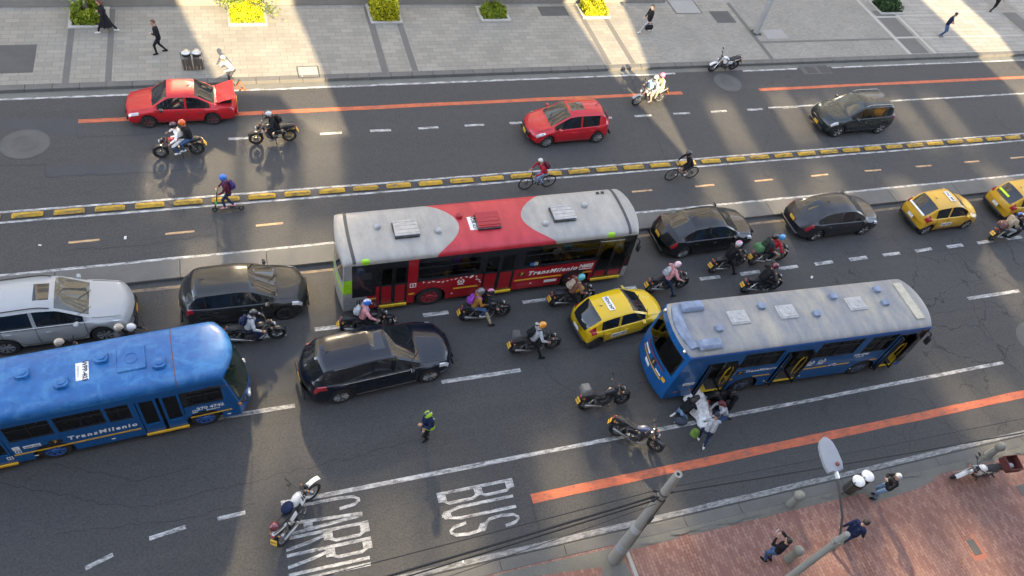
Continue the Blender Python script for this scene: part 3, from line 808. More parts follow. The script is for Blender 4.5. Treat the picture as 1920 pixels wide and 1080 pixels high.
sedan1 = dict(L=4.25, W=1.66, H=1.39, wb=2.45, fo=.82, wr=.29, top=[(-2.2, .74), (-2.05, .84), (-1.35, .90), (-.72, 1.33), (-.5, 1.37), (.25, 1.38), (.42, 1.34), (1.02, .90), (1.95, .74), (2.05, .62)],
    xb=-1.38, xrr=-.66, xrf=.38, xc=1.02, belt=[(-2, .80), (1.0, .84), (2.05, .66)], pillars=[(-.30, -.22), (-3, -1.15), (.82, 3)], doors=[-.95, -.26, .86], handles=[-.75, .05], sedan=True, spokes=6, rim=mat('dull_red_rim', (.12, .03, .03), .5), handle=BLACKP, mirror=BLACKP, cr=.16, wroof=.62, glass=GLASS, bumper=RED1, plate=YPLATE)
hatch1 = dict(L=4.02, W=1.73, H=1.52, wb=2.52, fo=.80, wr=.315, top=[(-2.0, .70), (-1.93, .98), (-1.78, 1.08), (-1.52, 1.40), (-1.3, 1.46), (-.2, 1.51), (.25, 1.46), (1.12, .98), (1.85, .82), (2.06, .66)],
    xb=-1.80, xrr=-1.42, xrf=.22, xc=1.14, belt=[(-2, .98), (1.1, .88), (2.06, .7)], pillars=[(-.36, -.28), (-3, -1.28), (.94, 3)], doors=[-1.05, -.32, .92], handles=[-.85, .05], sunroof=[-.55, .1], spokes=8, cr=.34, wroof=.60, hl=.5)
suv1 = dict(L=4.32, W=1.82, H=1.66, wb=2.67, fo=.82, wr=.345, zb=.26, top=[(-2.18, .80), (-2.08, 1.10), (-1.88, 1.18), (-1.66, 1.56), (-1.45, 1.62), (-.1, 1.65), (.3, 1.60), (1.0, 1.10), (1.95, .98), (2.14, .78)],
    xb=-1.92, xrr=-1.58, xrf=.26, xc=1.02, belt=[(-2.1, 1.08), (1.0, 1.02), (2.1, .86)], pillars=[(-.42, -.33), (-1.30, -1.20), (-3, -1.75), (.85, 3)], doors=[-1.2, -.38, .85], handles=[-.95, 0], spokes=5, rails=True, railmat=STEEL, cr=.26, wroof=.68, glass=HAZE_GLASS)
sedan2 = dict(L=4.45, W=1.78, H=1.47, wb=2.66, fo=.86, wr=.325, top=[(-2.16, .80), (-2.05, 1.02), (-1.72, 1.07), (-1.05, 1.40), (-.7, 1.45), (.1, 1.465), (.45, 1.40), (1.18, .96), (2.0, .80), (2.19, .62)],
    xb=-1.75, xrr=-.98, xrf=.38, xc=1.2, belt=[(-2.1, 1.0), (1.1, .90), (2.15, .7)], pillars=[(-.34, -.26), (-3, -1.28), (1.02, 3)], doors=[-1.12, -.30, .95], handles=[-.9, -.05], sedan=True, spokes=10, cr=.32, wroof=.60, plz=.80, bumper=BLACKPAINT)
sedan3 = dict(sedan2, L=4.4, W=1.75, wb=2.56, spokes=5, bumper=GREYPAINT, tlseg=(6, 7), tl=.34)
hatchT = dict(L=3.60, W=1.62, H=1.50, wb=2.39, fo=.68, wr=.29, top=[(-1.74, .66), (-1.70, .92), (-1.62, 1.00), (-1.18, 1.40), (-1.0, 1.45), (-.1, 1.50), (.25, 1.46), (.98, 1.02), (1.62, .86), (1.88, .64)],
    xb=-1.66, xrr=-1.10, xrf=.20, xc=1.0, belt=[(-1.8, .95), (1.0, .90), (1.85, .72)], pillars=[(-.36, -.26), (-3, -1.12), (.80, 3)], doors=[-.98, -.31, .82], handles=[-.78, .0], spokes=6, cr=.30, wroof=.58, plate=WPLATE, tlseg=(6, 7, 8), plz=.62)
hatchT2 = dict(hatchT, L=3.52, W=1.53, H=1.49, cr=.24, rim=DARKRIM)
suv2 = dict(L=5.0, W=1.93, H=1.70, wb=2.93, fo=.95, wr=.38, zb=.25, top=[(-2.58, .82), (-2.50, 1.08), (-2.36, 1.18), (-1.98, 1.58), (-1.7, 1.66), (-.3, 1.70), (.25, 1.64), (1.15, 1.12), (2.2, .96), (2.41, .74)],
    xb=-2.38, xrr=-1.88, xrf=.2, xc=1.18, belt=[(-2.5, 1.08), (1.1, 1.02), (2.4, .84)], pillars=[(-.46, -.38), (-1.45, -1.36), (-3, -2.06), (.98, 3)], doors=[-1.3, -.42, .98], handles=[-1.1, -.1], spokes=9, chrome=True, cr=.38, wroof=.69, hl=.45, tl=.45, tlseg=(6,), bumper=BLACKP, sunroof=[-.35, .08])
suv3 = dict(L=4.75, W=1.84, H=1.78, wb=2.75, fo=.92, wr=.38, zb=.28, top=[(-2.4, .9), (-2.32, 1.15), (-2.2, 1.25), (-1.95, 1.66), (-1.7, 1.74), (-.3, 1.78), (.3, 1.72), (1.1, 1.20), (2.1, 1.05), (2.29, .8)],
    xb=-2.2, xrr=-1.85, xrf=.26, xc=1.12, belt=[(-2.4, 1.15), (1.05, 1.10), (2.28, .9)], pillars=[(-.44, -.34), (-1.4, -1.3), (-3, -2.0), (.94, 3)], doors=[-1.3, -.38, .95], handles=[-1.1, -.05], spokes=8, rails=True, railmat=BLACKP, chrome=True, cr=.3, wroof=.70, sunroof=[-.30, .12], glass=glass_dark('reflective_windshield', (.04, .045, .04), .04))

r1, ring1, _, _ = make_car('parked_car', 'faded red four-door sedan stopped by the far kerb with its boot lid raised', 'car', sedan1, (402, 233), 180, RED1, near=(-1, 1))
# raised boot lid over a black sheet standing in for the shaded boot
q = MB(); q.cbox((-1.80, 0, 1.06), (.76, 1.22, .05), .02, ry=R(20)); q.cbox((-2.12, 0, 1.05), (.05, 1.1, .22), .02, ry=R(20)); q.build('boot_lid', RED1, r1)
q = MB(); q.box((-1.74, 0, .898), (.56, 1.1, .02)); q.build('boot_opening', BLACKP, r1)
for s in (-1, 1): q = MB(); q.tube([(-1.42, s*.5, .9), (-1.6, s*.52, 1.0)], .015, 5); q.build('boot_hinge', BLACKP, r1)
make_car('hatchback_car', 'bright red hatchback with sunroof driving left on the far carriageway', 'car', hatch1, (1117, 267), 182, RED2, near=(-1, 1))
make_car('suv', 'dark grey-green compact SUV with roof rails driving left at the far right', 'car', suv1, (1643, 250), 181, GREENGREY, near=(-1, 1))
make_car('sedan_car', 'glossy black sedan right ahead of the red bus', 'car', sedan2, (1275, 484), 2, BLACKPAINT, near=(-1, -1))
make_car('sedan_car', 'dark graphite sedan between the black sedan and the taxis', 'car', sedan3, (1523, 451), .5, GREYPAINT, near=(-1, -1))
TXI = Matrix.Translation
def taxi_marks(root, ring, txt, roofx, rot, sidex=-.3):
    z = ring(roofx)[12][2]+.012
    q = MB(); q.cbox((roofx, 0, z), (.26, .62, .012), .004)
    q.text(txt, .165, Matrix.Translation((roofx, 0, z+.009)) @ Matrix.Rotation(R(-90), 4, 'Z'), bold=.008, sx=.9, mi=1)
    q.build('roof_number', [WPLATE, INK], root, smooth=0)
    h = ring(sidex)
    for s in (-1, 1):
        q = MB(); q.cbox((sidex, s*(h[5][1]+.004), h[5][2]+.03), (.62, .012, .20), .004)
        q.text(txt, .14, Matrix.Translation((sidex, s*(h[5][1]+.012), h[5][2]+.03)) @ Matrix.Rotation(R(0 if s < 0 else 180), 4, 'Z') @ Matrix.Rotation(R(90), 4, 'X'), bold=.005, mi=1)
        q.build('door_number', [WPLATE, INK], root, smooth=0)
t1, ring_, xr_, xf_ = make_car('taxi', 'orange-yellow taxi ahead of the dark graphite sedan, fully in view', 'taxi', hatchT, (1728, 439), 1, YEL2, near=(-1, -1))
taxi_marks(t1, ring_, 'TAC 305', -.15, 0)
q = MB(); q.cbox((-1.64, 0, 1.02), (.09, 1.0, .03), .01, ry=R(-20)); q.build('window_sticker', WPLATE, t1)
t2, ring_, xr_, xf_ = make_car('taxi', 'orange-yellow taxi at the right edge with a lime strip in its rear window', 'taxi', hatchT, (1885, 416), 1, YEL2, near=(-1, -1))
taxi_marks(t2, ring_, 'SXL 160', -.15, 0)
q = MB(); q.box((-1.52, .12, 1.17), (.10, .62, .02), ry=R(-41)); q.build('window_sticker', mat('lime_sticker', (.55, .75, .02), .5), t2)
t3, ring_, xr_, xf_ = make_car('taxi', 'small bright yellow taxi between the red bus and the grey-roofed blue bus', 'taxi', hatchT2, (1110, 652), 8, YEL1, near=(-1, -1))
taxi_marks(t3, ring_, 'VDH 247', -.55, 0)
make_car('suv', 'glossy blue-black SUV with chrome window line in the middle lane', 'car', suv2, (640, 754), 5, NAVYPAINT, near=(-1, -1))
make_car('suv', 'silver-white SUV with dark sunroof at the left edge', 'car', suv3, (20, 664), 1, SILVERP, near=(-1, -1))
suv4 = dict(L=4.10, W=1.78, H=1.58, wb=2.55, fo=.80, wr=.335, zb=.24, top=[(-2.05, .80), (-1.97, 1.06), (-1.80, 1.16), (-1.52, 1.50), (-1.3, 1.55), (-.2, 1.58), (.25, 1.53), (1.08, 1.06), (1.9, .92), (2.07, .72)],
    xb=-1.83, xrr=-1.42, xrf=.22, xc=1.1, belt=[(-2, 1.05), (1.05, .98), (2.05, .8)], pillars=[(-.40, -.31), (-1.25, -1.16), (-3, -1.55), (.92, 3)], doors=[-1.15, -.36, .90], handles=[-.9, 0], spokes=5, rim=DARKRIM, cr=.30, wroof=.64)
make_car('suv', 'small black SUV between the silver-white SUV and the red bus', 'car', suv4, (538, 598), 0, DUSTBLK, near=(1, -1))
# ================================================================ buses
def make_bus(name, label, S, mats, sidecol, facecol, roofmat, group='city buses in the street'):
    """X forward, near (right) side at y = S.y0; origin on the ground midway between the near wheels"""
    x0, x1, y0, y1, zb, zc, H, wb, wr = (S[k] for k in ('x0', 'x1', 'y0', 'y1', 'zb', 'zc', 'H', 'wb', 'wr'))
    yc = (y0+y1)/2; W = y1-y0; bf, br_ = S['bulge']; kf, kr = S['rake']
    root = thing(name, label, 'bus', S['loc'], S['rz'], group)
    def xe(y, z, front):
        t = 2*(y-yc)/W; u = max(0, min(1, (z-zb)/(zc-zb)))
        # a rake that begins at waist height
        u = max(0, (u-.3)/.7)
        return (x1-bf*t*t-kf*u) if front else (x0+br_*t*t+kr*u)
    def arcs(op): pass
    body = MB()
    doors = S['doors']; wins = S['wins']; farw = S['farwins']
    for side, y, ops in ((0, y0, [(a, b, zb, zt) for a, b, zb_, zt in doors for zb in (S['zb'],)]+list(wins)), (1, y1, list(farw))):
        axl = (-wb/2, wb/2); Ra = wr+.10
        xb_ = {x0, x1, *S['xbreaks']}; zb_s = {zb, zc, *S['zbreaks']}
        for a, b, c, d in ops: xb_ |= {a, b}; zb_s |= {c, d}
        zt_arch = wr+Ra+.04
        for a in axl: xb_ |= {a-Ra, a+Ra}
        zb_s.add(zt_arch)
        x = x0+.4
        while x < x1-.4: xb_.add(round(x, 2)); x += .6
        X = sorted(xb_); Z = sorted(zb_s)
        X = [v for i, v in enumerate(X) if i == 0 or v-X[i-1] > 1e-4]
        def vx(i, z): return xe(y, z, False) if i == 0 else (xe(y, z, True) if i == len(X)-1 else min(max(X[i], xe(y, z, False)+.01*i), xe(y, z, True)-.01*(len(X)-i)))
        for i in range(len(X)-1):
            for k in range(len(Z)-1):
                xm, zm = (X[i]+X[i+1])/2, (Z[k]+Z[k+1])/2
                if any(a < xm < b and c < zm < d for a, b, c, d in ops): continue
                if zm < zt_arch and any(abs(xm-a) < Ra for a in axl): continue
                q = [(vx(i, Z[k]), y, Z[k]), (vx(i+1, Z[k]), y, Z[k]), (vx(i+1, Z[k+1]), y, Z[k+1]), (vx(i, Z[k+1]), y, Z[k+1])]
                body.add(q, [(0, 1, 2, 3) if side == 0 else (3, 2, 1, 0)], sidecol(xm, zm))
        for a in axl:
            n = 16; pts = []
            s0 = math.asin(max(-1, (zb-wr)/Ra))
            for i in range(n+1):
                t = s0+(math.pi-2*s0)*i/n; pts.append((a+Ra*math.cos(t), wr+Ra*math.sin(t)))
            for (xa, za_), (xb2, zb2) in zip(pts, pts[1:]):
                q = [(xa, y, za_), (xa, y, zt_arch), (xb2, y, zt_arch), (xb2, y, zb2)]
                body.add(q, [(0, 1, 2, 3) if side == 0 else (3, 2, 1, 0)], sidecol(a, .9))
            iy = y+(.45 if side == 0 else -.45)
            for (xa, za_), (xb2, zb2) in zip(pts, pts[1:]): body.add([(xa, y, za_), (xb2, y, zb2), (xb2, iy, zb2), (xa, iy, za_)], [(0, 1, 2, 3)], S['dark'])
        # reveals of the openings
        for a, b, c, d in ops:
            iy = y+(.06 if side == 0 else -.06)
            P = [(a, c), (b, c), (b, d), (a, d)]
            for (xa, za_), (xb2, zb2) in zip(P, P[1:]+P[:1]): body.add([(xa, y, za_), (xb2, y, zb2), (xb2, iy, zb2), (xa, iy, za_)], [(0, 1, 2, 3)], S['dark'])
    # roof
    p = 3.2; NV = 24; roof = MB()
    sec = []
    for i in range(NV+1):
        t = math.pi*i/NV; c, s = math.cos(t), math.sin(t)
        sec.append((yc-W/2*math.copysign(abs(c)**(2/p), c), zc+(H-zc)*abs(s)**(2/p)))
    ds = [(0, .55), (.05, .22), (.14, .06), (.32, 0)]
    st = [(False, d, dr) for d, dr in ds]
    nm = 14
    rows = []
    for fr, d, dr in st: rows.append([(xe(y, zc, False)+d, y, z-(z-zc)*dr) for y, z in sec])
    for i in range(1, nm): rows.append([(lerp(xe(y, zc, False)+.32, xe(y, zc, True)-.32, i/nm), y, z) for y, z in sec])
    for d, dr in ds[::-1]: rows.append([(xe(y, zc, True)-d, y, z-(z-zc)*dr) for y, z in sec])
    roof.loft(rows, closed=False, caps=False)
    # front and rear faces
    wind = {}
    for front in (True, False):
        row0 = rows[-1] if front else rows[0]
        Z = sorted({zb, zc, *S['zfront' if front else 'zrear']})
        ys = [p_[1] for p_ in row0]; tops = [p_[2] for p_ in row0]
        def zv(i, k):
            z = Z[k]; zt = tops[i]
            return zb+(z-zb)*(zt-zb)/(zc-zb) if z > S['wz'][0] else z
        for i in range(NV):
            for k in range(len(Z)-1):
                ym, zm = (ys[i]+ys[i+1])/2, (Z[k]+Z[k+1])/2
                if abs(ys[i]-ys[i+1]) < 1e-6: continue
                q = []
                for (ii, kk) in ((i, k), (i+1, k), (i+1, k+1), (i, k+1)): q.append((xe(ys[ii], min(Z[kk], zc), front), ys[ii], zv(ii, kk)))
                m = facecol(front, (ym-yc)/(W/2), zm)
                if m == 'glass': wind.setdefault(front, MB()).add(q, [(0, 1, 2, 3) if front else (3, 2, 1, 0)])
                else: body.add(q, [(0, 1, 2, 3) if front else (3, 2, 1, 0)], m)
    body.build('body', mats, root, smooth=25)
    ro = roof.build('roof', roofmat, root, smooth=40)
    for fr, q in wind.items(): q.build('windshield' if fr else 'rear_window', S['wglass' if fr else 'rglass'], root, smooth=40)
    # under floor and saloon
    q = MB(); q.box(((x0+x1)/2, yc, (zb+.95)/2+.03), (x1-x0-.5, W-.96, .95-zb-.06)); q.box(((x0+x1)/2, yc, .92), (x1-x0-.4, W-.10 if not S.get('openfloor') else W-.9, .05)); q.build('chassis', BLACKP, root)
    q = MB(); q.sheet(rect(x0+.3, x1-.3, y0+.5, y1-.08), .952); q.build('floor', S['floor'], root)
    # doors
    for a, b, c, d in doors:
        S['doorfn'](root, a, b, zb, d, y0)
    # windows: pane with frame
    for lst, y, o in ((wins, y0, 1), (farw, y1, -1)):
        for a, b, c, d in lst:
            q = MB(); q.add([(a, y+o*.035, c), (b, y+o*.035, c), (b, y+o*.035, d), (a, y+o*.035, d)], [(0, 1, 2, 3) if o > 0 else (3, 2, 1, 0)])
            wo = q.build('window', S['sglass'], root, smooth=0)
            if o > 0:
                q = MB(); f = .03
                for (u0, v0, u1, v1) in ((a, c, b, c+f), (a, d-f, b, d), (a, c+f, a+f, d-f), (b-f, c+f, b, d-f), ((a+b)/2-f/2, c+f, (a+b)/2+f/2, d-f), (a+f, c+(d-c)*.66, (a+b)/2-f/2, c+(d-c)*.66+f*.8), ((a+b)/2+f/2, c+(d-c)*.66, b-f, c+(d-c)*.66+f*.8)):
                    q.box(((u0+u1)/2, y+.02, (v0+v1)/2), (u1-u0, .03, v1-v0))
                q.build('frame', S['framemat'], wo, smooth=0)
    # seats and rails
    q = MB(); q.cbox((0, 0, 1.22), (.42, .42, .08), .03); q.cbox((-.22, 0, 1.55), (.07, .42, .62), .03, ry=-.12); q.box((0, 0, 1.07), (.08, .3, .22))
    first = None
    for y in (y0+.34, y1-.34):
        x = x0+1.0
        while x < x1-1.2:
            if not (y < yc and any(a-.35 < x < b+.3 for a, b, c, d in doors)):
                if first is None: first = q.build('seat', S['seatmat'], root); first.location = (x, y, 0)
                else: s2 = first.copy(); C.objects.link(s2); s2.location = (x, y, 0)
            x += .82
    for (xa, xb2) in S['rails']:
        q = MB(); q.tube([(xa, y0+.16, 1.62), (xb2, y0+.16, 1.62)], .018, 6); q.build('handrail', YRAIL, root)
    x = x0+1.6
    while x < x1-1:
        q = MB(); q.tube([(x, yc-.35, .95), (x, yc-.35, H-.12)], .018, 6); q.build('handrail', YRAIL, root); x += 1.7
    # wheels
    for a in (-wb/2, wb/2):
        for s, y in ((-1, y0+.17), (1, y1-.17)):
            t, rm = MB(), MB(); wheel(t, rm, (a, y, wr), wr, .28, s, 8, 32)
            rm.lathe([(wr*.3, .10*-s), (wr*.22, .15*-s), (.001, .16*-s)], 14, 'Y', (a, y, wr), mi=0)
            wo = t.build('wheel', RUBBER, root); rm.build('rim', [S['rim'], S['rim']], wo)
    return root, yc, W
YRAIL = mat('yellow_handrail', (.62, .40, .03), .4)
SIDEGLASS = glass_clear('bus_side_glass', (.30, .36, .36), .15)
GREENGLASS = glass_dark('green_windshield', (.010, .020, .014), .03)
REARGLASS = glass_clear('bus_rear_glass', (.30, .36, .32), .1)
BLUE = paint('bus_blue_paint', (.004, .080, .255), .02, .34, (.15, .22, .33))
REDBUS = paint('bus_red_paint', (.30, .003, .010), .025, .34)
SILVER = mat('bus_silver_paint', (.33, .335, .335), .35, .25, coat=.4)
BUSBLACK = mat('bus_black_panel', (.014, .015, .018), .25, coat=.5)
LIME = mat('bus_lime_paint', (.26, .52, .012), .4)
YSTRIPE = mat('bus_yellow_stripe', (.66, .36, .02), .5)
YSTEP = mat('yellow_step', (.64, .42, .02), .6, var=.3)
BLUSEAT = mat('blue_seat', (.02, .04, .12), .6)
REDSEAT = mat('maroon_seat', (.13, .012, .02), .6)
FLOOR = mat('bus_floor', (.06, .06, .06), .8)
LEDAMB = mat('destination_amber', (.8, .5, .05), .5)
REFLW = mat('white_reflector', (.8, .75, .7), .3)

def side_text(root, name, body, x, z, size, y, m=None, **kw):
    q = MB(); q.text(body, size, Matrix.Translation((x, y-.006, z)) @ Matrix.Rotation(R(90), 4, 'X'), depth=.001, **kw)
    return q.build(name, m or WHITEL, root, smooth=0)
def side_plate(root, name, x0, x1, z0, z1, y, m, off=.006):
    q = MB(); q.box(((x0+x1)/2, y-off/2, (z0+z1)/2), (x1-x0, off, z1-z0)); return q.build(name, m, root, smooth=0)
def arrow_icon(root, x, z, s, y, m=WHITEL):
    q = MB(); t = .08*s
    for (a, b, c, d) in ((-.5, -.5, .5, -.5+.12), (-.5, .38, .5, .5), (-.5, -.38, -.38, .38), (.38, -.38, .5, .38), (-.06, -.05, .06, .3)): q.box((x+(a+c)/2*s, y-.004, z+(b+d)/2*s), ((c-a)*s, .004, (d-b)*s))
    q.add([(x-.22*s, y-.006, z-.02*s), (x, y-.006, z-.3*s), (x+.22*s, y-.006, z-.02*s)], [(0, 1, 2)])
    return q.build('pictogram', m, root, smooth=0)
def emblem(root, x, z, r, y):
    q = MB(); n = 24
    for i in range(n):
        a, b = 2*math.pi*i/n, 2*math.pi*(i+1)/n
        if 1.2 < a < 1.9: continue
        q.add([(x+r*k*math.cos(t), y-.006, z+r*k*math.sin(t)) for t, k in ((a, .68), (b, .68), (b, 1), (a, 1))], [(0, 1, 2, 3)])
    q.add([(x+r*.42*math.cos(k), y-.006, z+r*.3*math.sin(k)) for k in [i*.63 for i in range(10)]], [tuple(range(10))])
    q.box((x, y-.003, z-r*1.25), (r*1.7, .005, r*.16)); q.build('emblem', WHITEL, root, smooth=0)
def leaves(root, pts, y):
    for x, z, a, s in pts:
        q = MB(); q.add([(x+s*(u*math.cos(a)-v*math.sin(a)), y-.006, z+s*(u*math.sin(a)+v*math.cos(a))) for u, v in ((-1, 0), (-.3, .42), (.4, .4), (1, 0), (.3, -.42), (-.4, -.4))], [tuple(range(6))]); q.build('leaf_motif', WHITEL, root, smooth=0)
def dome(root, x, y, z, r, m):
    q = MB(); q.lathe([(r, 0), (r, .04), (r*.92, .10), (r*.6, .16), (.001, .19)], 18, 'Z', (x, y, z)); return q.build('roof_vent', m, root)
def mirror_arm(root, x, y, z, s=1):
    q = MB(); q.tube([(x-.3, y+.25, z), (x+.08, y+.05, z+.05), (x+.20, y-.08, z), (x+.22, y-.12, z-.16)], .025, 7)
    o = q.build('mirror_arm', BLACKP, root)
    q = MB(); q.cbox((x+.22, y-.13, z-.34), (.10, .20, .38), .04); q.build('mirror', BLACKP, o)

# ---------------------------------------------------------------- red and grey bus
def red_side(x, z):
    if x < -5.5: return 3 if 1.25 < z < 1.95 else 1
    if z > 1.46:
        return 0 if -3.62 < x < -3.28 else 2
    if x < -4.7: return (1 if z < 1.0 and x < -5.0 else (2 if z > 1.0 else 0))
    if x > 4.72: return 2 if z > .9 else 1
    return 0
def red_face(front, t, z):
    if front: return 'glass' if .95 < z < 2.5 and abs(t) < .93 else (2 if z > .9 else 1)
    if 1.75 < z < 2.45 and abs(t) < .90: return 'glass'
    if 1.25 < z < 1.5: return 3
    return 1
def m_redroof():
    m, n, b = newmat('silver_and_red_roof'); co = coord(n); sp = n.nodes.new('ShaderNodeSeparateXYZ'); n.links.new(co, sp.inputs[0])
    x, y = sp.outputs[0], sp.outputs[1]
    t = math_(n, 'DIVIDE', math_(n, 'SUBTRACT', y, 1.08), 1.2); t2 = math_(n, 'MULTIPLY', t, t)
    a = math_(n, 'GREATER_THAN', math_(n, 'ADD', x, math_(n, 'MULTIPLY', t2, 1.1)), -1.70)
    c = math_(n, 'LESS_THAN', math_(n, 'SUBTRACT', x, math_(n, 'MULTIPLY', t2, 1.15)), .60)
    k = math_(n, 'MULTIPLY', a, c)
    d = noise(n, coord(n, scale=(1.6, .5, 1)), 1.5, 6, .65); d2 = noise(n, co, 7, 5)
    sil = ramp(n, d, [(.3, (.24, .24, .232)), (.7, (.37, .352, .312))]); red = ramp(n, d, [(.3, (.34, .010, .022)), (.7, (.48, .030, .045))])
    base = mixc(n, k, sil, red); base = mixc(n, .25, base, ramp(n, d2, [(.3, (.55, .55, .55)), (.7, (1, 1, 1))]), 'MULTIPLY')
    n.links.new(base, b.inputs['Base Color']); b.inputs['Roughness'].default_value = .48; b.inputs['Coat Weight'].default_value = .15; b.inputs['Coat Roughness'].default_value = .3
    return m
def red_door(root, a, b, z0, z1, y):
    S_ = side_plate(root, 'door_step', a, b, z0-.02, z0+.08, y, YSTEP, .05)
    mid = (a+b)/2; full = a > 3
    for u, v in ((a+.02, mid-.01), (mid+.01, b-.02)):
        q = MB(); f = .055; zl = z0+.09; zm = .80 if full else 1.42
        for (p0, p1, p2, p3) in ((u, zl, u+f, z1), (v-f, zl, v, z1), (u+f, zl, v-f, zl+f), (u+f, z1-f, v-f, z1), (u+f, zm, v-f, zm+f*.7)): q.box(((p0+p2)/2, y+.03, (p1+p3)/2), (p2-p0, .045, p3-p1), mi=0)
        q.box(((u+v)/2, y+.035, (zl+f+zm)/2), (v-u-2*f, .03, zm-zl-f), mi=1)
        dr = q.build('door', [BUSBLACK, REDBUS if not full else REDBUS], root, smooth=0)
        q = MB(); q.add([(u+f, y+.035, zm+f*.7), (v-f, y+.035, zm+f*.7), (v-f, y+.035, z1-f), (u+f, y+.035, z1-f)], [(0, 1, 2, 3)]); q.build('door_glass', SIDEGLASS, dr, smooth=0)
SR = dict(x0=-5.92, x1=5.16, y0=-.04, y1=2.26, zb=.32, zc=2.66, H=2.95, wb=5.56, wr=.48, bulge=(.26, .12), rake=(.10, .06), loc=(7.72, 15.83, 0), rz=R(.27),
    doors=[(-4.58, -3.62, .4, 2.36), (-.92, .26, .4, 2.36), (3.48, 4.70, .4, 2.40)], wins=[(-3.28, -1.06, 1.52, 2.46), (.52, 3.40, 1.52, 2.46)], farwins=[(-4.8, -2.6, 1.52, 2.46), (-2.5, -.3, 1.52, 2.46), (-.2, 2, 1.52, 2.46), (2.1, 4.3, 1.52, 2.46)],
    xbreaks=[-5.5, -4.7, -3.62, -3.28, -5.0, 4.72], zbreaks=[.9, 1.0, 1.25, 1.46, 1.95], zfront=[.9, .95, 1.6, 2.5], zrear=[1.0, 1.25, 1.5, 1.75, 2.1, 2.45], wz=(1.6,), dark=2, wglass=GLASS, rglass=GLASS, sglass=SIDEGLASS, framemat=BUSBLACK,
    floor=FLOOR, doorfn=red_door, seatmat=BLUSEAT, rails=[(-3.2, -1.2), (.6, 3.3)], rim=mat('red_bus_rim', (.24, .012, .02), .55))
rb, yc, W = make_bus('city_bus', 'red bus with silver-grey roof ends and closed doors beside the median', SR, [REDBUS, SILVER, BUSBLACK, LIME], red_side, red_face, m_redroof())
y = SR['y0']
q = MB(); q.text('TransMilenio', .30, Matrix.Translation((1.78, y-.006, 1.16)) @ Matrix.Rotation(R(90), 4, 'X'), depth=.001, bold=.012, shear=.25, spacing=1.22); q.build('lettering', WHITEL, rb, smooth=0)
side_text(rb, 'route_number', 'N602', 3.10, 1.22, .27, y, bold=.012, shear=.2, sx=.9); side_plate(rb, 'route_underline', 2.85, 3.38, 1.03, 1.06, y, WHITEL)
for a, b in ((-1.95, -1.05), (.34, 2.2), (3.05, 3.42), (-3.55, -3.35), (-4.92, -4.68)): side_plate(rb, 'yellow_stripe', a, b, .80, .87, y, YSTRIPE, .007)
emblem(rb, -1.70, 1.20, .13, y)
leaves(rb, [(-3.05, 1.40, 1.5, .06), (-2.85, 1.36, .2, .06), (-2.7, 1.38, -.4, .07), (-2.52, 1.32, .1, .07), (-2.36, 1.30, .9, .07), (-2.2, 1.33, 0, .05), (-2.05, 1.36, -.5, .05), (-1.9, 1.38, .4, .07), (-1.72, 1.41, 1.0, .07), (-1.52, 1.42, -.6, .07), (-1.33, 1.40, .8, .11), (-1.15, 1.37, 1.4, .06), (-1.12, 1.22, .4, .06), (-1.03, 1.16, -.4, .06), (-.98, 1.05, -.7, .06)], y)
arrow_icon(rb, -3.42, 1.30, .22, y); side_plate(rb, 'route_box', .46, .70, 1.08, 1.28, y, INK); side_text(rb, 'route_box_number', '7', .58, 1.18, .2, y-.004, YSTRIPE, bold=.01)
side_plate(rb, 'license_plate', 1.55, 2.05, .52, .66, y, WPLATE)
arrow_icon(rb, 1.05, 1.66, .14, y+.02); side_plate(rb, 'access_sign', .82, .96, 1.59, 1.73, y+.02, mat('access_blue', (.03, .13, .4), .5))
for x in (-.95, 1.0, 2.55, -2.0): side_plate(rb, 'reflector', x, x+.05, .55, .60, y, REFLW)
for k in range(9): side_plate(rb, 'vent_slot', -5.35+k*.085, -5.31+k*.085, .45, .86, y, INK, .004)
side_plate(rb, 'vent_grid', -5.2, -4.85, 1.9, 2.25, y, INK)
for x in (-5.05, 3.72):
    q = MB(); q.cbox((x, y+.07, 2.74), (.30, .16, .22), .05); q.build('lime_marker', LIME, rb)
for x, col in ((-3.55, SILVER), (-.68, REDBUS), (2.12, SILVER)):
    q = MB(); q.cbox((x, 1.03, 2.99), (.86, .72, .10), .03); h0 = q.build('hatch_base', BUSBLACK, rb)
    q = MB(); q.cbox((x+.02, 1.05, 3.075), (.84, .70, .05), .02, rx=.05 if x > -1 and x < 0 else 0)
    q.build('hatch_lid', col, h0)
    for k in range(4): q = MB(); q.box((x+.02, .80+k*.17, 3.103), (.78, .025, .012)); q.build('hatch_rib', col, h0)
for x, yy, m in ((-4.46, 1.30, SILVER), (-2.47, .84, SILVER), (-1.60, 1.42, REDBUS), (1.36, .68, SILVER), (3.10, 1.36, SILVER)): dome(rb, x, yy, 2.93, .13, m)
q = MB(); q.cbox((-1.22, 1.05, 2.956), (.26, .62, .01), .003); q.text('VDR 621', .17, Matrix.Translation((-1.18, 1.05, 2.964)) @ Matrix.Rotation(R(-90), 4, 'Z'), bold=.006, mi=1); q.build('roof_plate', [WPLATE, INK], rb, smooth=0)
for x in (-5.46, 4.50):
    q = MB(); P = [(x+.12*((yy-yc)/(W/2))**2*(1 if x < 0 else -1)*.4, yy, lerp(2.66, 2.95, abs(math.sin(t))**(2/3.2))+.006) for t, yy in [(math.pi*k/20, yc-W/2*math.copysign(abs(math.cos(math.pi*k/20))**(2/3.2), math.cos(math.pi*k/20))) for k in range(21)]]
    q.loft([[(p[0]-.055, p[1], p[2]), (p[0]+.055, p[1], p[2])] for p in P], closed=False, caps=False); q.build('roof_seam', DKGREY, rb)
for x in (3.85, 4.05): q = MB(); q.box((x, 1.95, 2.945), (.12, .10, .02)); q.build('roof_port', INK, rb)
mirror_arm(rb, 4.72, y, 2.42)
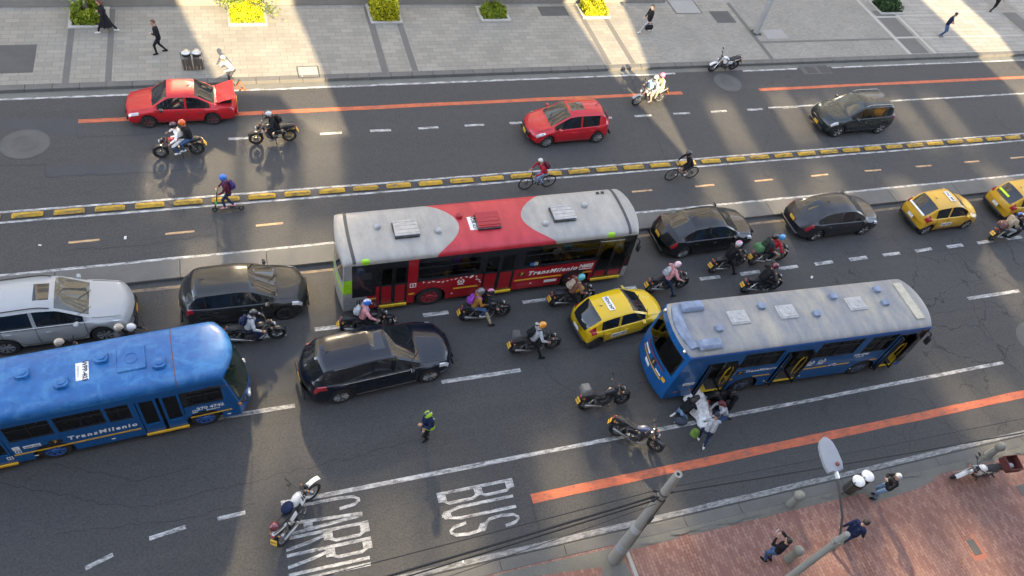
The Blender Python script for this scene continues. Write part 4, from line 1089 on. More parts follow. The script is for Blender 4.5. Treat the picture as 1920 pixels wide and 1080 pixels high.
q = MB(); q.tube([(3.35, y-.02, 2.52), (3.6, y-.05, 2.54), (4.3, y-.04, 2.52)], .02, 6); q.build('door_arm', STEEL, rb)

# ---------------------------------------------------------------- blue bus at the left edge
def m_faded_blue_roof():
    m, n, b = newmat('faded_blue_roof'); co = coord(n)
    d = noise(n, coord(n, scale=(.8, 1.2, 1)), 1.9, 7, .68, .6); d2 = noise(n, coord(n, scale=(9, .7, 1)), 1.2, 4)
    k = ramp(n, math_(n, 'ADD', math_(n, 'MULTIPLY', d, .85), math_(n, 'MULTIPLY', d2, .15)), [(.47, (0, 0, 0)), (.59, (1, 1, 1))])
    lo = ramp(n, noise(n, co, 5, 5), [(.3, (.005, .085, .27)), (.7, (.010, .12, .35))])
    base = mixc(n, math_(n, 'MULTIPLY', k, .42), lo, (.07, .25, .48))
    n.links.new(base, b.inputs['Base Color']); b.inputs['Roughness'].default_value = .42; b.inputs['Coat Weight'].default_value = .2; b.inputs['Coat Roughness'].default_value = .25
    return m
def blue_face_l(front, t, z):
    if front: return 'glass' if 1.0 < z < 2.32 and abs(t) < .94 else 0
    return 'glass' if 1.3 < z < 2.2 and abs(t) < .85 else 0
def blue_door(root, a, b, z0, z1, y):
    side_plate(root, 'door_step', a, b, z0-.02, z0+.05, y, YSTRIPE, .05)
    mid = (a+b)/2
    for u, v in ((a+.02, mid-.05), (mid+.05, b-.02)):
        q = MB(); f = .07; zl = z0+.06; zm = .80
        for (p0, p1, p2, p3) in ((u, zl, u+f, z1), (v-f, zl, v, z1), (u+f, z1-f, v-f, z1), (u+f, zl, v-f, zm)): q.box(((p0+p2)/2, y+.03, (p1+p3)/2), (p2-p0, .045, p3-p1))
        dr = q.build('door', BLUE, root, smooth=0)
        q = MB(); q.add([(u+f, y+.035, zm), (v-f, y+.035, zm), (v-f, y+.035, z1-f), (u+f, y+.035, z1-f)], [(0, 1, 2, 3)]); q.build('door_glass', SIDEGLASS, dr, smooth=0)
SL = dict(x0=-5.6, x1=3.42, y0=-.04, y1=1.98, zb=.30, zc=2.38, H=2.76, wb=3.99, wr=.42, bulge=(.42, .15), rake=(.30, .1), loc=(-4.625, 12.216, 0), rz=R(4.09),
    doors=[(.36, 1.52, .3, 2.12), (-3.9, -2.95, .3, 2.12)], wins=[(-2.82, -1.74, 1.40, 2.16), (-1.64, -.46, 1.40, 2.16), (-.38, .20, 1.36, 2.12), (1.66, 2.62, 1.32, 2.02)], farwins=[(-4.6, -3, 1.4, 2.16), (-2.9, -1.3, 1.4, 2.16), (-1.2, .4, 1.4, 2.16), (.5, 2.1, 1.4, 2.16)],
    xbreaks=[], zbreaks=[.6], zfront=[.9, 1.0, 1.6, 2.32], zrear=[1.3, 2.2], wz=(1.0,), dark=1, wglass=GREENGLASS, rglass=GLASS, sglass=SIDEGLASS, framemat=BUSBLACK,
    floor=FLOOR, doorfn=blue_door, seatmat=REDSEAT, rails=[(-1.6, -.5)], rim=mat('blue_bus_rim', (.02, .09, .30), .5))
bl, yc, W = make_bus('city_bus', 'blue bus with patchy faded blue roof, cut off by the left edge', SL, [BLUE, BUSBLACK], lambda x, z: 1 if (1.5 < x < 2.68 and z > 1.28 and z < 2.12) else 0, blue_face_l, m_faded_blue_roof())
y = SL['y0']
q = MB(); q.text('TransMilenio', .25, Matrix.Translation((-.66, y-.006, 1.0)) @ Matrix.Rotation(R(90), 4, 'X'), depth=.001, bold=.010, shear=.12, spacing=1.32); q.build('lettering', WHITEL, bl, smooth=0)
side_text(bl, 'fleet_number', '270 4742', 2.22, 1.10, .20, y, bold=.006); side_text(bl, 'fleet_word', 'BOGOTA', 2.28, .95, .09, y, bold=.003)
for a, b in ((-2.92, .28), (1.62, 2.78)): side_plate(bl, 'yellow_stripe', a, b, .68, .74, y, YSTRIPE, .007)
side_plate(bl, 'route_box', -2.02, -1.68, .90, 1.08, y, INK); side_text(bl, 'route_box_number', '7', -1.85, .99, .17, y-.005, YSTRIPE, bold=.008)
side_plate(bl, 'license_plate', -2.62, -2.20, .95, 1.08, y, WPLATE); side_text(bl, 'plate_text', 'WPP-403', -2.41, 1.015, .09, y-.006, INK)
arrow_icon(bl, -2.78, .86, .15, y); arrow_icon(bl, -3.05, .62, .15, y); arrow_icon(bl, 1.78, 1.0, .14, y); side_plate(bl, 'access_sign', -2.87, -2.70, .97, 1.13, y, WHITEL)
for x in (-2.5, -.55, 2.62): side_plate(bl, 'reflector', x, x+.10, .45, .49, y, REFLW)
RB = mats_blue_roof = bpy.data.materials['faded_blue_roof']
for x, yy in ((-2.12, 1.14), (-1.20, .60), (-.22, 1.17), (1.21, .63)):
    q = MB(); q.hull([(x+sx*.20*k*(.8 if sx > 0 else 1), yy+sy*.19*k2, z) for sx in (-1, 1) for sy in (-1, 1) for k, k2, z in ((1, .62, 2.72), (.55, 1, 2.72), (.95, .55, 2.88), (.5, .92, 2.88))]); o = q.build('roof_vent', RB, bl, smooth=20)
    q = MB(); q.lathe([(.11, 2.87), (.11, 2.905), (.08, 2.915), (.001, 2.915)], 12, 'Z', (x, yy, 0)); q.build('vent_cap', RB, o)
q = MB(); q.cbox((.50, .98, 2.77), (.74, .80, .07), .03); o = q.build('roof_hatch', RB, bl); q = MB(); q.torus((.50, .98, 2.808), .17, .015, 'Z', 20, 6); q.build('hatch_ring', RB, o)
q = MB(); q.cbox((-.72, .88, 2.762), (.32, .58, .012), .003); q.text('WPP-403', .17, Matrix.Translation((-.66, .88, 2.771)) @ Matrix.Rotation(R(-90), 4, 'Z'), bold=.006, mi=1); q.text('BOGOTA D.C.', .06, Matrix.Translation((-.82, .88, 2.771)) @ Matrix.Rotation(R(-90), 4, 'Z'), mi=1); q.build('roof_plate', [WPLATE, INK], bl, smooth=0)
q = MB(); q.loft([[(1.53, yc-W/2*math.copysign(abs(math.cos(t))**(2/3.2), math.cos(t)), 2.38+.38*abs(math.sin(t))**(2/3.2)+.004), (1.56, yc-W/2*math.copysign(abs(math.cos(t))**(2/3.2), math.cos(t)), 2.38+.38*abs(math.sin(t))**(2/3.2)+.004)] for t in [math.pi*k/20 for k in range(21)]], closed=False, caps=False); q.build('roof_seam', mat('rust_seam', (.14, .07, .05), .8), bl)
q = MB(); q.tube([(2.30, y-.02, 2.16), (2.75, y-.10, 2.2), (3.0, y-.06, 2.02)], .015, 6); q.build('mirror_arm', BLACKP, bl)
q = MB(); q.ell((3.03, y-.01, .92), (.06, .04, .07), 10, 6); q.build('turn_signal', ORANGEL, bl)
for s in (.25, .9): q = MB(); q.tube([(3.42, yc-W/2+s*W*.6+.2, 1.0), (3.27, yc-W/2+s*W*.6-.15, 1.75)], .014, 5); q.build('wiper', BLACKP, bl)
q = MB(); q.cbox((3.32, yc+.55, .72), (.12, .3, .16), .04); q.build('headlight', HEADL, bl)
q = MB(); q.cbox((3.32, yc-.55, .72), (.12, .3, .16), .04); q.build('headlight', HEADL, bl)

# ---------------------------------------------------------------- blue bus with a grey roof and open doors
def m_dusty_roof():
    m, n, b = newmat('dusty_grey_roof'); co = coord(n)
    d = noise(n, coord(n, scale=(1.6, .45, 1)), 1.1, 6, .6, .3); sp = n.nodes.new('ShaderNodeSeparateXYZ'); n.links.new(co, sp.inputs[0])
    base = ramp(n, d, [(.32, (.165, .18, .215)), (.5, (.245, .245, .238)), (.7, (.36, .335, .27))])
    base = mixc(n, .35, base, ramp(n, noise(n, co, 9, 5), [(.3, (.6, .6, .6)), (.7, (1, 1, 1))]), 'MULTIPLY')
    edge = ramp(n, math_(n, 'ABSOLUTE', math_(n, 'SUBTRACT', sp.outputs[1], 1.08)), [(.93, (0, 0, 0)), (.99, (1, 1, 1))])
    low = math_(n, 'LESS_THAN', sp.outputs[2], 2.80)
    n.links.new(mixc(n, low, base, (.014, .085, .30)), b.inputs['Base Color']); b.inputs['Roughness'].default_value = .55
    return m
def blue_face_r(front, t, z):
    if front: return 'glass' if 1.0 < z < 2.45 and abs(t) < .93 else 0
    return 'glass' if 1.55 < z < 2.40 and abs(t) < .80 else (1 if 1.5 < z < 2.45 and abs(t) < .87 else 0)
def open_door(root, a, b, z0, z1, y):
    q = MB(); yel = abs(a+1.5) > .1
    q.box(((a+b)/2, y+.26, .40), (b-a-.02, .50, .06), mi=1); q.box((a+(b-a)*.3, y+.25, .435), ((b-a)*.5, .46, .012), mi=0 if yel else 1); q.box(((a+b)/2, y+.02, .435), (b-a-.04, .07, .014), mi=0); q.build('door_step', [YSTEP, FLOOR], root)
    q = MB(); q.box(((a+b)/2, y+.50, .52), (b-a-.02, .03, .18)); q.build('stair', YSTEP if yel else FLOOR, root)
    for u, s in ((a+.05, 1), (b-.05, -1)):
        q = MB(); f = .06; yy0, yy1 = y-.16, y+.40; zl = z0+.12
        for (p0, p1, p2, p3) in ((yy0, zl, yy0+f, z1-.04), (yy1-f, zl, yy1, z1-.04), (yy0+f, zl, yy1-f, zl+f), (yy0+f, z1-.04-f, yy1-f, z1-.04)): q.box((u, (p0+p2)/2, (p1+p3)/2), (.04, p2-p0, p3-p1))
        dr = q.build('door', BUSBLACK, root, smooth=0)
        q = MB(); q.add([(u, yy0+f, zl+f), (u, yy1-f, zl+f), (u, yy1-f, z1-.1), (u, yy0+f, z1-.1)], [(0, 1, 2, 3)]); q.build('door_glass', SIDEGLASS, dr, smooth=0)
        q = MB(); q.tube([(u+s*.05, y+.05, .75), (u+s*.12, y+.05, 1.0), (u+s*.12, y+.05, 1.6), (u+s*.05, y+.05, 1.8)], .02, 6); q.build('grab_rail', YRAIL, dr)
SB = dict(x0=-5.78, x1=4.60, y0=-.04, y1=2.20, zb=.34, zc=2.70, H=2.95, wb=4.97, wr=.46, bulge=(.30, .20), rake=(.12, .22), loc=(17.47, 10.192, 0), rz=R(-1.98),
    doors=[(-4.50, -3.38, .4, 2.26), (-1.50, -.46, .4, 2.36), (3.04, 3.78, .4, 2.5)], wins=[(-3.22, -1.72, 1.72, 2.56), (-.26, 1.48, 1.68, 2.62), (1.82, 2.96, 1.62, 2.60)], farwins=[(-4.6, -2.6, 1.7, 2.56), (-2.5, -.4, 1.7, 2.56), (-.3, 1.6, 1.7, 2.56), (1.7, 3.4, 1.7, 2.56)],
    xbreaks=[], zbreaks=[.6], zfront=[1.0, 1.6, 2.45], zrear=[1.0, 1.5, 1.55, 2.0, 2.40, 2.45], wz=(1.45,), dark=1, wglass=GLASS, rglass=REARGLASS, sglass=SIDEGLASS, framemat=BUSBLACK,
    floor=FLOOR, doorfn=open_door, openfloor=True, seatmat=BLUSEAT, rails=[(-3.1, -1.8), (-.2, 1.4), (1.9, 2.9)], rim=mat('grey_blue_rim', (.05, .07, .12), .5))
bb, yc, W = make_bus('city_bus', 'blue bus with dusty grey roof and open doors, people gathered at its rear door', SB, [BLUE, BUSBLACK], lambda x, z: 1 if (x > 3.78 and z > .6) else 0, blue_face_r, m_dusty_roof())
y = SB['y0']
q = MB(); q.text('TransMilenio', .185, Matrix.Translation((-2.16, y-.006, 1.44)) @ Matrix.Rotation(R(90), 4, 'X'), depth=.001, bold=.007, shear=.12, spacing=1.25); q.build('lettering', WHITEL, bb, smooth=0)
side_plate(bb, 'route_box', -3.10, -2.84, 1.30, 1.50, y, INK); side_text(bb, 'route_box_number', '7', -2.97, 1.40, .18, y-.005, YSTRIPE, bold=.008); arrow_icon(bb, -3.27, 1.40, .15, y)
side_text(bb, 'fleet_number', '270 4742', 1.96, 1.52, .17, y, bold=.006); side_text(bb, 'fleet_word', 'BOGOTA', 1.96, 1.39, .08, y, bold=.003)
for a, b in ((-.36, .75), (1.15, 1.70), (2.6, 2.9), (-2.3, -1.62), (-3.36, -3.1)): side_plate(bb, 'yellow_stripe', a, b, 1.0, 1.06, y, YSTRIPE, .007)
leaves(bb, [(.86, 1.06, .4, .10), (1.0, 1.12, .5, .11), (1.1, 1.02, .3, .09)], y)
emblem(bb, -.12, 1.42, .14, y); emblem(bb, .32, 1.45, .15, y)
side_plate(bb, 'license_plate', -5.05, -4.62, 1.06, 1.20, y, WPLATE); side_text(bb, 'plate_text', 'WPQ 217', -4.835, 1.13, .09, y-.006, INK)
for x, z in ((-5.25, .66), (-4.66, .66)): side_plate(bb, 'amber_marker', x, x+.16, z, z+.07, y, ORANGEL)
for x in (-1.66, 2.0, -.2): side_plate(bb, 'reflector', x, x+.05, .55, .60, y, REFLW)
DUSTY = bpy.data.materials['dusty_grey_roof']; PALEBLUE = mat('sun_bleached_blue', (.17, .215, .30), .5, var=.35, scale=3)
q = MB(); P = [(-5.30+.20*(2*t-1)**2, y+.25+t*(W-.5)) for t in [k/10 for k in range(11)]]
q.loft([[(a-.22, b, 2.88), (a-.20, b, 2.98), (a-.05, b, 3.05), (a+.14, b, 3.0), (a+.20, b, 2.93)] for a, b in P], closed=True, caps=True); q.build('roof_fairing', PALEBLUE, bb)
for yy in (1.83, .30): q = MB(); q.cbox((-4.62, yy, 3.02), (.86, .42, .20), .06, taper=(.9, .85)); q.build('roof_pod', PALEBLUE, bb)
for x in (-3.13, -1.25, 1.58):
    yy = 1.2; q = MB(); q.cbox((x, yy, 2.965), (.72, .58, .06), .03); o = q.build('roof_hatch', mat('pale_hatch', (.36, .36, .35), .5), bb)
    q = MB(); q.cbox((x, yy, 3.0), (.58, .46, .03), .015); q.build('hatch_lid', mat('pale_hatch', (.36, .36, .35), .5), o)
    q = MB(); q.torus((x+.03, yy, 3.018), .13, .012, 'Z', 18, 6); q.build('hatch_ring', mat('pale_hatch', (.36, .36, .35), .5), o)
for x, yy in ((-4.05, .84), (-2.10, 1.52), (-.2, .96), (.84, 1.60), (2.76, 1.68), (2.74, 1.08)):
    q = MB(); q.hull([(x+sx*.15*k, yy+sy*.13*k2, z) for sx in (-1, 1) for sy in (-1, 1) for k, k2, z in ((1, .6, 2.92), (.6, 1, 2.92), (.9, .55, 3.06), (.55, .9, 3.06))]); q.build('roof_vent', PALEBLUE, bb, smooth=20)
q = MB(); q.cbox((3.80, yc, 2.957), (.36, W-.62, .016), .006); q.build('destination_cover', mat('cream_cover', (.42, .39, .30), .5), bb)
for yy in (y+.28, y+W-.28):
    q = MB(); q.cbox((-5.50, yy, 2.80), (.10, .14, .14), .03); q.build('marker_light', CHROME, bb)
def rear_patch(name, y0_, y1_, z0, z1, m, rows=1):
    q = MB(); n = 6
    for i in range(n):
        ya, yb = lerp(y0_, y1_, i/n), lerp(y0_, y1_, (i+1)/n)
        f = lambda yy: SB['x0']+.20*(2*(yy-yc)/W)**2-.012
        q.add([(f(ya), ya, z0), (f(ya), ya, z1), (f(yb), yb, z1), (f(yb), yb, z0)], [(0, 1, 2, 3)])
    return q.build(name, m, bb, smooth=0)
rear_patch('yellow_stripe', .35, 1.85, .98, 1.05, YSTRIPE); rear_patch('license_plate', 1.05, 1.40, .74, .90, WPLATE); rear_patch('route_box', .82, 1.08, 1.12, 1.34, INK); rear_patch('route_box_number', .93, .97, 1.14, 1.32, YSTRIPE)
rear_patch('hazard_sticker', .16, .34, 1.05, 1.24, YSTRIPE); rear_patch('lettering', 1.30, 1.75, 1.16, 1.28, WHITEL); rear_patch('lettering', .42, .72, 1.10, 1.17, WHITEL)
rear_patch('rear_grille', .4, 1.76, 1.40, 1.48, mat('dull_red_band', (.16, .04, .06), .5))
for yy in (.22, 1.94):
    q = MB(); q.ell((-5.46, yy, .85), (.06, .11, .10), 12, 8); q.build('tail_light', TAILL, bb)
    q = MB(); q.ell((-5.47, yy+(.04 if yy < 1 else -.04), .66), (.05, .07, .05), 10, 6); q.build('reverse_light', HEADL, bb)
q = MB(); q.tube([(-5.60, 1.35, 1.62), (-5.50, .95, 2.25)], .012, 5); q.build('wiper', BLACKP, bb)
mirror_arm(bb, 4.12, y, 2.48)
# ================================================================ motorcycles, bicycles, scooter
MBLACK = mat('motorcycle_black', (.014, .014, .016), .3, coat=.6)
ENGINE = mat('engine_metal', (.10, .10, .105), .42, .7)
SEATM = mat('black_seat_vinyl', (.018, .018, .02), .6)
EXH = mat('exhaust_steel', (.30, .30, .30), .3, .9)
FORK = mat('fork_tube', (.35, .35, .34), .25, .9)
GOLD = mat('gold_rim', (.35, .25, .08), .35, .7)

def rows(c, secs):   # loft of superellipse sections across X: (x, half width, z low, z high)
    out = []
    for x, hw, z0, z1 in secs:
        ring = []; zm, hz = (z0+z1)/2, (z1-z0)/2
        for k in range(12):
            t = 2*math.pi*k/12; ct, st = math.cos(t), math.sin(t)
            ring.append((c[0]+x, c[1]+hw*math.copysign(abs(ct)**.75, ct), c[2]+zm+hz*math.copysign(abs(st)**.75, st)))
        out.append(ring)
    return out

def make_moto(name, label, col, front_px, rear_px, z=0, lean=0, rim=DARKRIM, box=None, fairing=False, dirt=False, crate=False, group=None, wide=0, steer=0, boxcol=None, wb=1.32, seatlow=0, plate=True, tank=None):
    f, r = G(*front_px, z), G(*rear_px, z)
    d = (f-r); d.z = 0; d.normalize(); m = (f+r)/2
    root = thing(name, label, 'motorcycle', (m.x, m.y, z), math.atan2(d.y, d.x), group)
    root.rotation_euler = (lean, 0, math.atan2(d.y, d.x))
    h = wb/2; wr = .30 if not dirt else .33
    tk = tank or col
    # steering axis pieces are turned about the head
    piv = Vector((h-.22, 0, .8)); SM = Matrix.Translation(piv) @ Matrix.Rotation(steer, 4, Vector((-.38, 0, .92))) @ Matrix.Translation(-piv)
    for x, w_, st in ((h, .09, True), (-h, .11, False)):
        q = MB(); q.M = SM if st else Matrix.Identity(4); q.torus((x, 0, wr), wr-.052, .052, 'Y', 26, 8); wo = q.build('wheel', RUBBER, root)
        q = MB(); q.M = SM if st else Matrix.Identity(4); q.torus((x, 0, wr), wr-.105, .018, 'Y', 22, 6)
        n = 6 if not dirt else 14
        for k in range(n):
            a = 2*math.pi*k/n; q.tube([(x+.03*math.cos(a), 0, wr+.03*math.sin(a)), (x+(wr-.11)*math.cos(a), 0, wr+(wr-.11)*math.sin(a))], .015 if not dirt else .004, 5)
        q.lathe([(.05, -.05), (.05, .05), (.001, .05)], 10, 'Y', (x, 0, wr)); q.build('rim', rim, wo)
        q = MB(); q.M = SM if st else Matrix.Identity(4); q.lathe([(.12, .012), (.12, -.0), (.06, -.0), (.06, .012)], 18, 'Y', (x, .075 if st else -.08, wr)); q.build('brake_disc', STEEL, wo)
    top = Vector((h-.30, 0, .93))
    for s in (-1, 1):
        q = MB(); q.M = SM; q.tube([(h, s*.085, wr), (h-.13, s*.085, .62), (h-.27, s*.085, .92)], [.030, .026, .02], 8); q.build('fork', FORK, root)
    q = MB(); q.M = SM; bw = .36+wide
    q.tube([(h-.44, -bw, .99), (h-.36, -bw*.75, 1.02), (h-.30, -.10, .97), (h-.30, .10, .97), (h-.36, bw*.75, 1.02), (h-.44, bw, .99)], .013, 7)
    for s in (-1, 1): q.tube([(h-.44, s*bw, .99), (h-.405, s*(bw-.12), 1.005)], .02, 7); q.tube([(h-.35, s*(bw-.09), 1.02), (h-.40, s*(bw+.06), 1.01)], .008, 5)
    hb = q.build('handlebar', BLACKP, root)
    for s in (-1, 1):
        q = MB(); q.M = SM; q.tube([(h-.36, s*(bw-.12), 1.02), (h-.36, s*(bw-.05), 1.13), (h-.38, s*bw, 1.18)], .008, 5); q.ell((h-.385, s*(bw+.03), 1.20), (.015, .065, .045), 10, 6); q.build('mirror', BLACKP, hb)
    q = MB(); q.M = SM; q.ell((h-.10, 0, .84), (.09, .085, .10), 14, 8); hl = q.build('headlight', MBLACK if not fairing else col, root)
    q = MB(); q.M = SM; q.ell((h-.05, 0, .84), (.055, .072, .085), 12, 6); q.build('headlight_lens', HEADL, hl)
    q = MB(); q.M = SM; q.cbox((h-.20, 0, 1.0), (.05, .16, .10), .03, ry=-.6); q.build('instrument', BLACKP, root)
    for s in (-1, 1):
        q = MB(); q.M = SM; q.ell((h-.14, s*.15, .82), (.03, .045, .025), 8, 5); q.build('turn_signal', ORANGEL, root)
    # front fender
    q = MB(); q.M = SM; R0 = wr+.045+(.10 if dirt else 0); rg_ = []
    a0, a1 = (R(30), R(150)) if not dirt else (R(40), R(112))
    for k in range(9):
        a = a0+(a1-a0)*k/8; rg_.append([(h+R0*math.cos(a), y, wr+(R0-abs(y)*.25)*math.sin(a)+(.10*(1-k/8) if dirt else 0)) for y in (-.075, -.04, 0, .04, .075)])
    q.loft(rg_, closed=False, caps=False); q.build('front_fender', col, root)
    if fairing:
        q = MB(); q.M = SM; q.hull([(h-.02, 0, .86)]+[(h-.14, s*.17, z_) for s in (-1, 1) for z_ in (.74, .98)]+[(h-.30, s*.14, 1.10) for s in (-1, 1)]+[(h-.28, s*.2, .75) for s in (-1, 1)]); q.build('fairing', col, root)
    # tank, seat, tail
    q = MB(); q.loft(rows((0, 0, 0), [(h-.28, .05, .74, .84), (h-.36, .105, .70, .92), (h-.50, .13, .69, .945), (h-.62, .125, .69, .915), (h-.74, .085, .70, .84), (h-.78, .06, .72, .80)])); q.build('fuel_tank', tk, root)
    for s in (-1, 1):
        q = MB(); q.hull([(h-.32, s*.13, .80), (h-.36, s*.18, .66), (h-.58, s*.17, .62), (h-.56, s*.13, .80), (h-.42, s*.10, .60), (h-.40, s*.08, .78)]); q.build('tank_shroud', col, root)
    q = MB(); q.loft(rows((0, 0, -seatlow), [(h-.68, .08, .72, .80), (h-.80, .12, .70, .80), (h-1.0, .135, .72, .815), (h-1.10, .12, .74, .87), (h-1.35, .105, .78, .895), (h-1.48, .07, .82, .88)])); q.build('seat', SEATM, root)
    q = MB(); q.loft(rows((0, 0, 0), [(-h+.22, .115, .60, .74), (-h+.05, .10, .66, .80), (-h-.15, .07, .74, .84), (-h-.26, .04, .79, .83)])); q.build('tail_cowl', col, root)
    for s in (-1, 1):
        q = MB(); q.tube([(-h+.10, s*.13, .82), (-h-.12, s*.12, .90), (-h-.24, s*.05, .91)], .012, 6); q.build('grab_rail', BLACKP, root)
        q = MB(); q.cbox((-.22, s*.11, .60), (.30, .05, .18), .03); q.build('side_cover', col, root)
        q = MB(); q.ell((-h-.20, s*.13, .74), (.03, .045, .025), 8, 5); q.build('turn_signal', ORANGEL, root)
        q = MB(); q.tube([(-h+.02, s*.10, .34), (-h+.22, s*.11, .70)], .022, 7); q.tube([(-h+.06, s*.10, .42), (-h+.18, s*.11, .63)], .036, 8); q.build('shock_absorber', FORK, root)
        q = MB(); q.tube([(-h, s*.10, wr), (-.12, s*.11, .36)], .022, 6); q.build('swingarm', BLACKP, root)
        q = MB(); q.tube([(.03, s*.10, .30), (.05, s*.27, .31)], .016, 6); q.build('footrest', BLACKP, root)
    q = MB(); q.ell((-h-.27, 0, .78), (.035, .07, .035), 10, 6); q.build('tail_light', TAILL, root)
    q = MB(); q.cbox((-h-.24, 0, .66), (.05, .12, .14), .02, ry=.35); q.loft([[(-h+.05, y, .70), (-h+.05, y+.001, .68)] for y in (-.07, .07)], closed=False, caps=False)
    q.hull([(-h-.02, -.07, .70), (-h-.02, .07, .70), (-h-.33, -.06, .52), (-h-.33, .06, .52), (-h-.31, -.06, .50), (-h-.31, .06, .50), (-h, .07, .66), (-h, -.07, .66)]); q.build('rear_fender', BLACKP, root)
    if plate:
        q = MB(); q.cbox((-h-.345, 0, .57), (.012, .22, .17), .004, ry=.5); q.text('FKD 72', .055, Matrix.Translation((-h-.36, 0, .575)) @ Matrix.Rotation(.5, 4, 'Y') @ Matrix.Rotation(R(-90), 4, 'Z') @ Matrix.Rotation(R(90), 4, 'X'), bold=.003, mi=1); q.build('license_plate', [YPLATE, INK], root, smooth=0)
    # engine and frame
    q = MB(); q.cbox((-.02, 0, .36), (.40, .26, .22), .06); q.cbox((.11, 0, .52), (.18, .20, .24), .03, ry=.35)
    for k in range(4): q.cbox((.09+k*.022, 0, .45+k*.05), (.23, .25, .015), .005, ry=.35)
    q.lathe([(.12, .14), (.12, .17), (.001, .18)], 14, 'Y', (-.08, 0, .36)); q.lathe([(.11, -.14), (.11, -.17), (.001, -.18)], 14, 'Y', (-.02, 0, .35)); q.build('engine', ENGINE, root)
    q = MB(); q.tube([(h-.27, 0, .86), (.20, 0, .58), (.22, 0, .30), (-.14, 0, .26), (-.20, 0, .40), (-.14, 0, .72), (h-.27, 0, .82)], .024, 7); q.tube([(-.14, 0, .70), (-h-.05, 0, .76)], .024, 7); q.build('frame', BLACKP, root)
    q = MB(); q.tube([(.24, -.05, .52), (.29, -.09, .36), (.18, -.13, .24), (-.15, -.16, .25), (-.30, -.17, .30)], .022, 7); q.tube([(-.26, -.17, .29), (-.36, -.175, .33), (-h-.12, -.18, .46), (-h-.16, -.18, .47)], [.03, .05, .055, .035], 10); q.build('exhaust', EXH, root)
    q = MB(); q.tube([(-.10, .12, .28), (-.12, .20, .03+z*0)], .012, 5); q.build('kickstand', BLACKP, root)
    if box:
        q = MB(); bz = .96; q.cbox((-h-.16, 0, bz+.14), (.38, .42, .28), .06, taper=(.88, .9)); q.build('top_box', boxcol or DKGREY, root)
        q = MB(); q.box((-h-.08, 0, .93), (.34, .18, .025)); q.build('luggage_rack', BLACKP, root)
    return root

def make_bike(label, fpx, rpx, framem, group=None):
    f, r = G(*fpx), G(*rpx); d = (f-r); d.z = 0; d.normalize(); m = (f+r)/2
    root = thing('bicycle', label, 'bicycle', (m.x, m.y, 0), math.atan2(d.y, d.x), group); h = .52; wr = .345
    for x in (h, -h):
        q = MB(); q.torus((x, 0, wr), wr-.022, .022, 'Y', 34, 6); wo = q.build('wheel', RUBBER, root)
        q = MB(); q.torus((x, 0, wr), wr-.052, .011, 'Y', 28, 5)
        for k in range(16):
            a = 2*math.pi*k/16; q.tube([(x+.02*math.cos(a+.6), .02*(-1)**k, wr+.02*math.sin(a+.6)), (x+(wr-.05)*math.cos(a), 0, wr+(wr-.05)*math.sin(a))], .0035, 4)
        q.lathe([(.025, -.05), (.025, .05), (.001, .05)], 8, 'Y', (x, 0, wr)); q.build('rim', DARKRIM, wo)
    bb_, hd, hd2, st = (-.08, 0, .29), (h-.17, 0, .62), (h-.20, 0, .82), (-.24, 0, .80)
    q = MB()
    for a, b in ((bb_, hd), (hd2, (-.22, 0, .74)), (bb_, st), (hd, hd2)): q.tube([a, b], .018, 7)
    for s in (-1, 1):
        q.tube([(-h, s*.05, wr), (bb_[0], s*.03, .29)], .010, 5); q.tube([(-h, s*.05, wr), (-.22, s*.02, .74)], .009, 5)
    q.build('frame', framem, root)
    q = MB()
    for s in (-1, 1): q.tube([(h, s*.05, wr), (h-.15, s*.045, .60), (h-.17, 0, .66)], .012, 6)
    q.build('fork', framem, root)
    q = MB(); q.tube([(h-.22, -.29, .96), (h-.16, -.15, .97), (h-.20, 0, .95), (h-.16, .15, .97), (h-.22, .29, .96)], .012, 6); q.tube([hd2, (h-.20, 0, .95)], .014, 6); q.build('handlebar', BLACKP, root)
    q = MB(); q.loft(rows((0, 0, 0), [(-.10, .015, .90, .93), (-.18, .03, .89, .935), (-.28, .07, .89, .94), (-.34, .065, .90, .945)])); q.tube([st, (-.25, 0, .90)], .013, 6); q.build('saddle', SEATM, root)
    q = MB(); q.lathe([(.09, -.05), (.09, -.042), (.02, -.04)], 18, 'Y', bb_); q.tube([(-.08, -.07, .29), (.05, -.08, .18)], .011, 5); q.tube([(-.08, .07, .29), (-.21, .08, .40)], .011, 5); q.box((.05, -.12, .18), (.09, .09, .02)); q.box((-.21, .12, .40), (.09, .09, .02)); q.build('crank', BLACKP, root)
    return root
# ================================================================ people
SKIN = mat('skin', (.33, .18, .12), .55); SKIN2 = mat('light_skin', (.45, .27, .19), .55)
HAIRB = mat('dark_hair', (.016, .012, .010), .5); HAIRBR = mat('reddish_brown_hair', (.09, .03, .02), .5); HAIRRED = mat('dark_red_hair', (.10, .012, .015), .5); HAIRW = mat('white_hair', (.55, .53, .50), .6)
EYE = mat('eye', (.02, .015, .012), .3); LIP = mat('lip', (.30, .10, .09), .5)
def cloth(name, col): return mat(name, col, .85, var=.3, scale=9, spec=.2)
def ik(a, c, l1, l2, pole):
    a, c, pole = Vector(a), Vector(c), Vector(pole); d = c-a; L = min(d.length, (l1+l2)*.995)
    if d.length < 1e-4: d = Vector((0, 0, -1))
    u = d.normalized(); c = a+u*L
    x = (l1*l1-l2*l2+L*L)/(2*L); hgt = math.sqrt(max(0, l1*l1-x*x))
    p = pole-u*pole.dot(u); p = p.normalized() if p.length > 1e-4 else u.orthogonal()
    return a+u*x+p*hgt, c
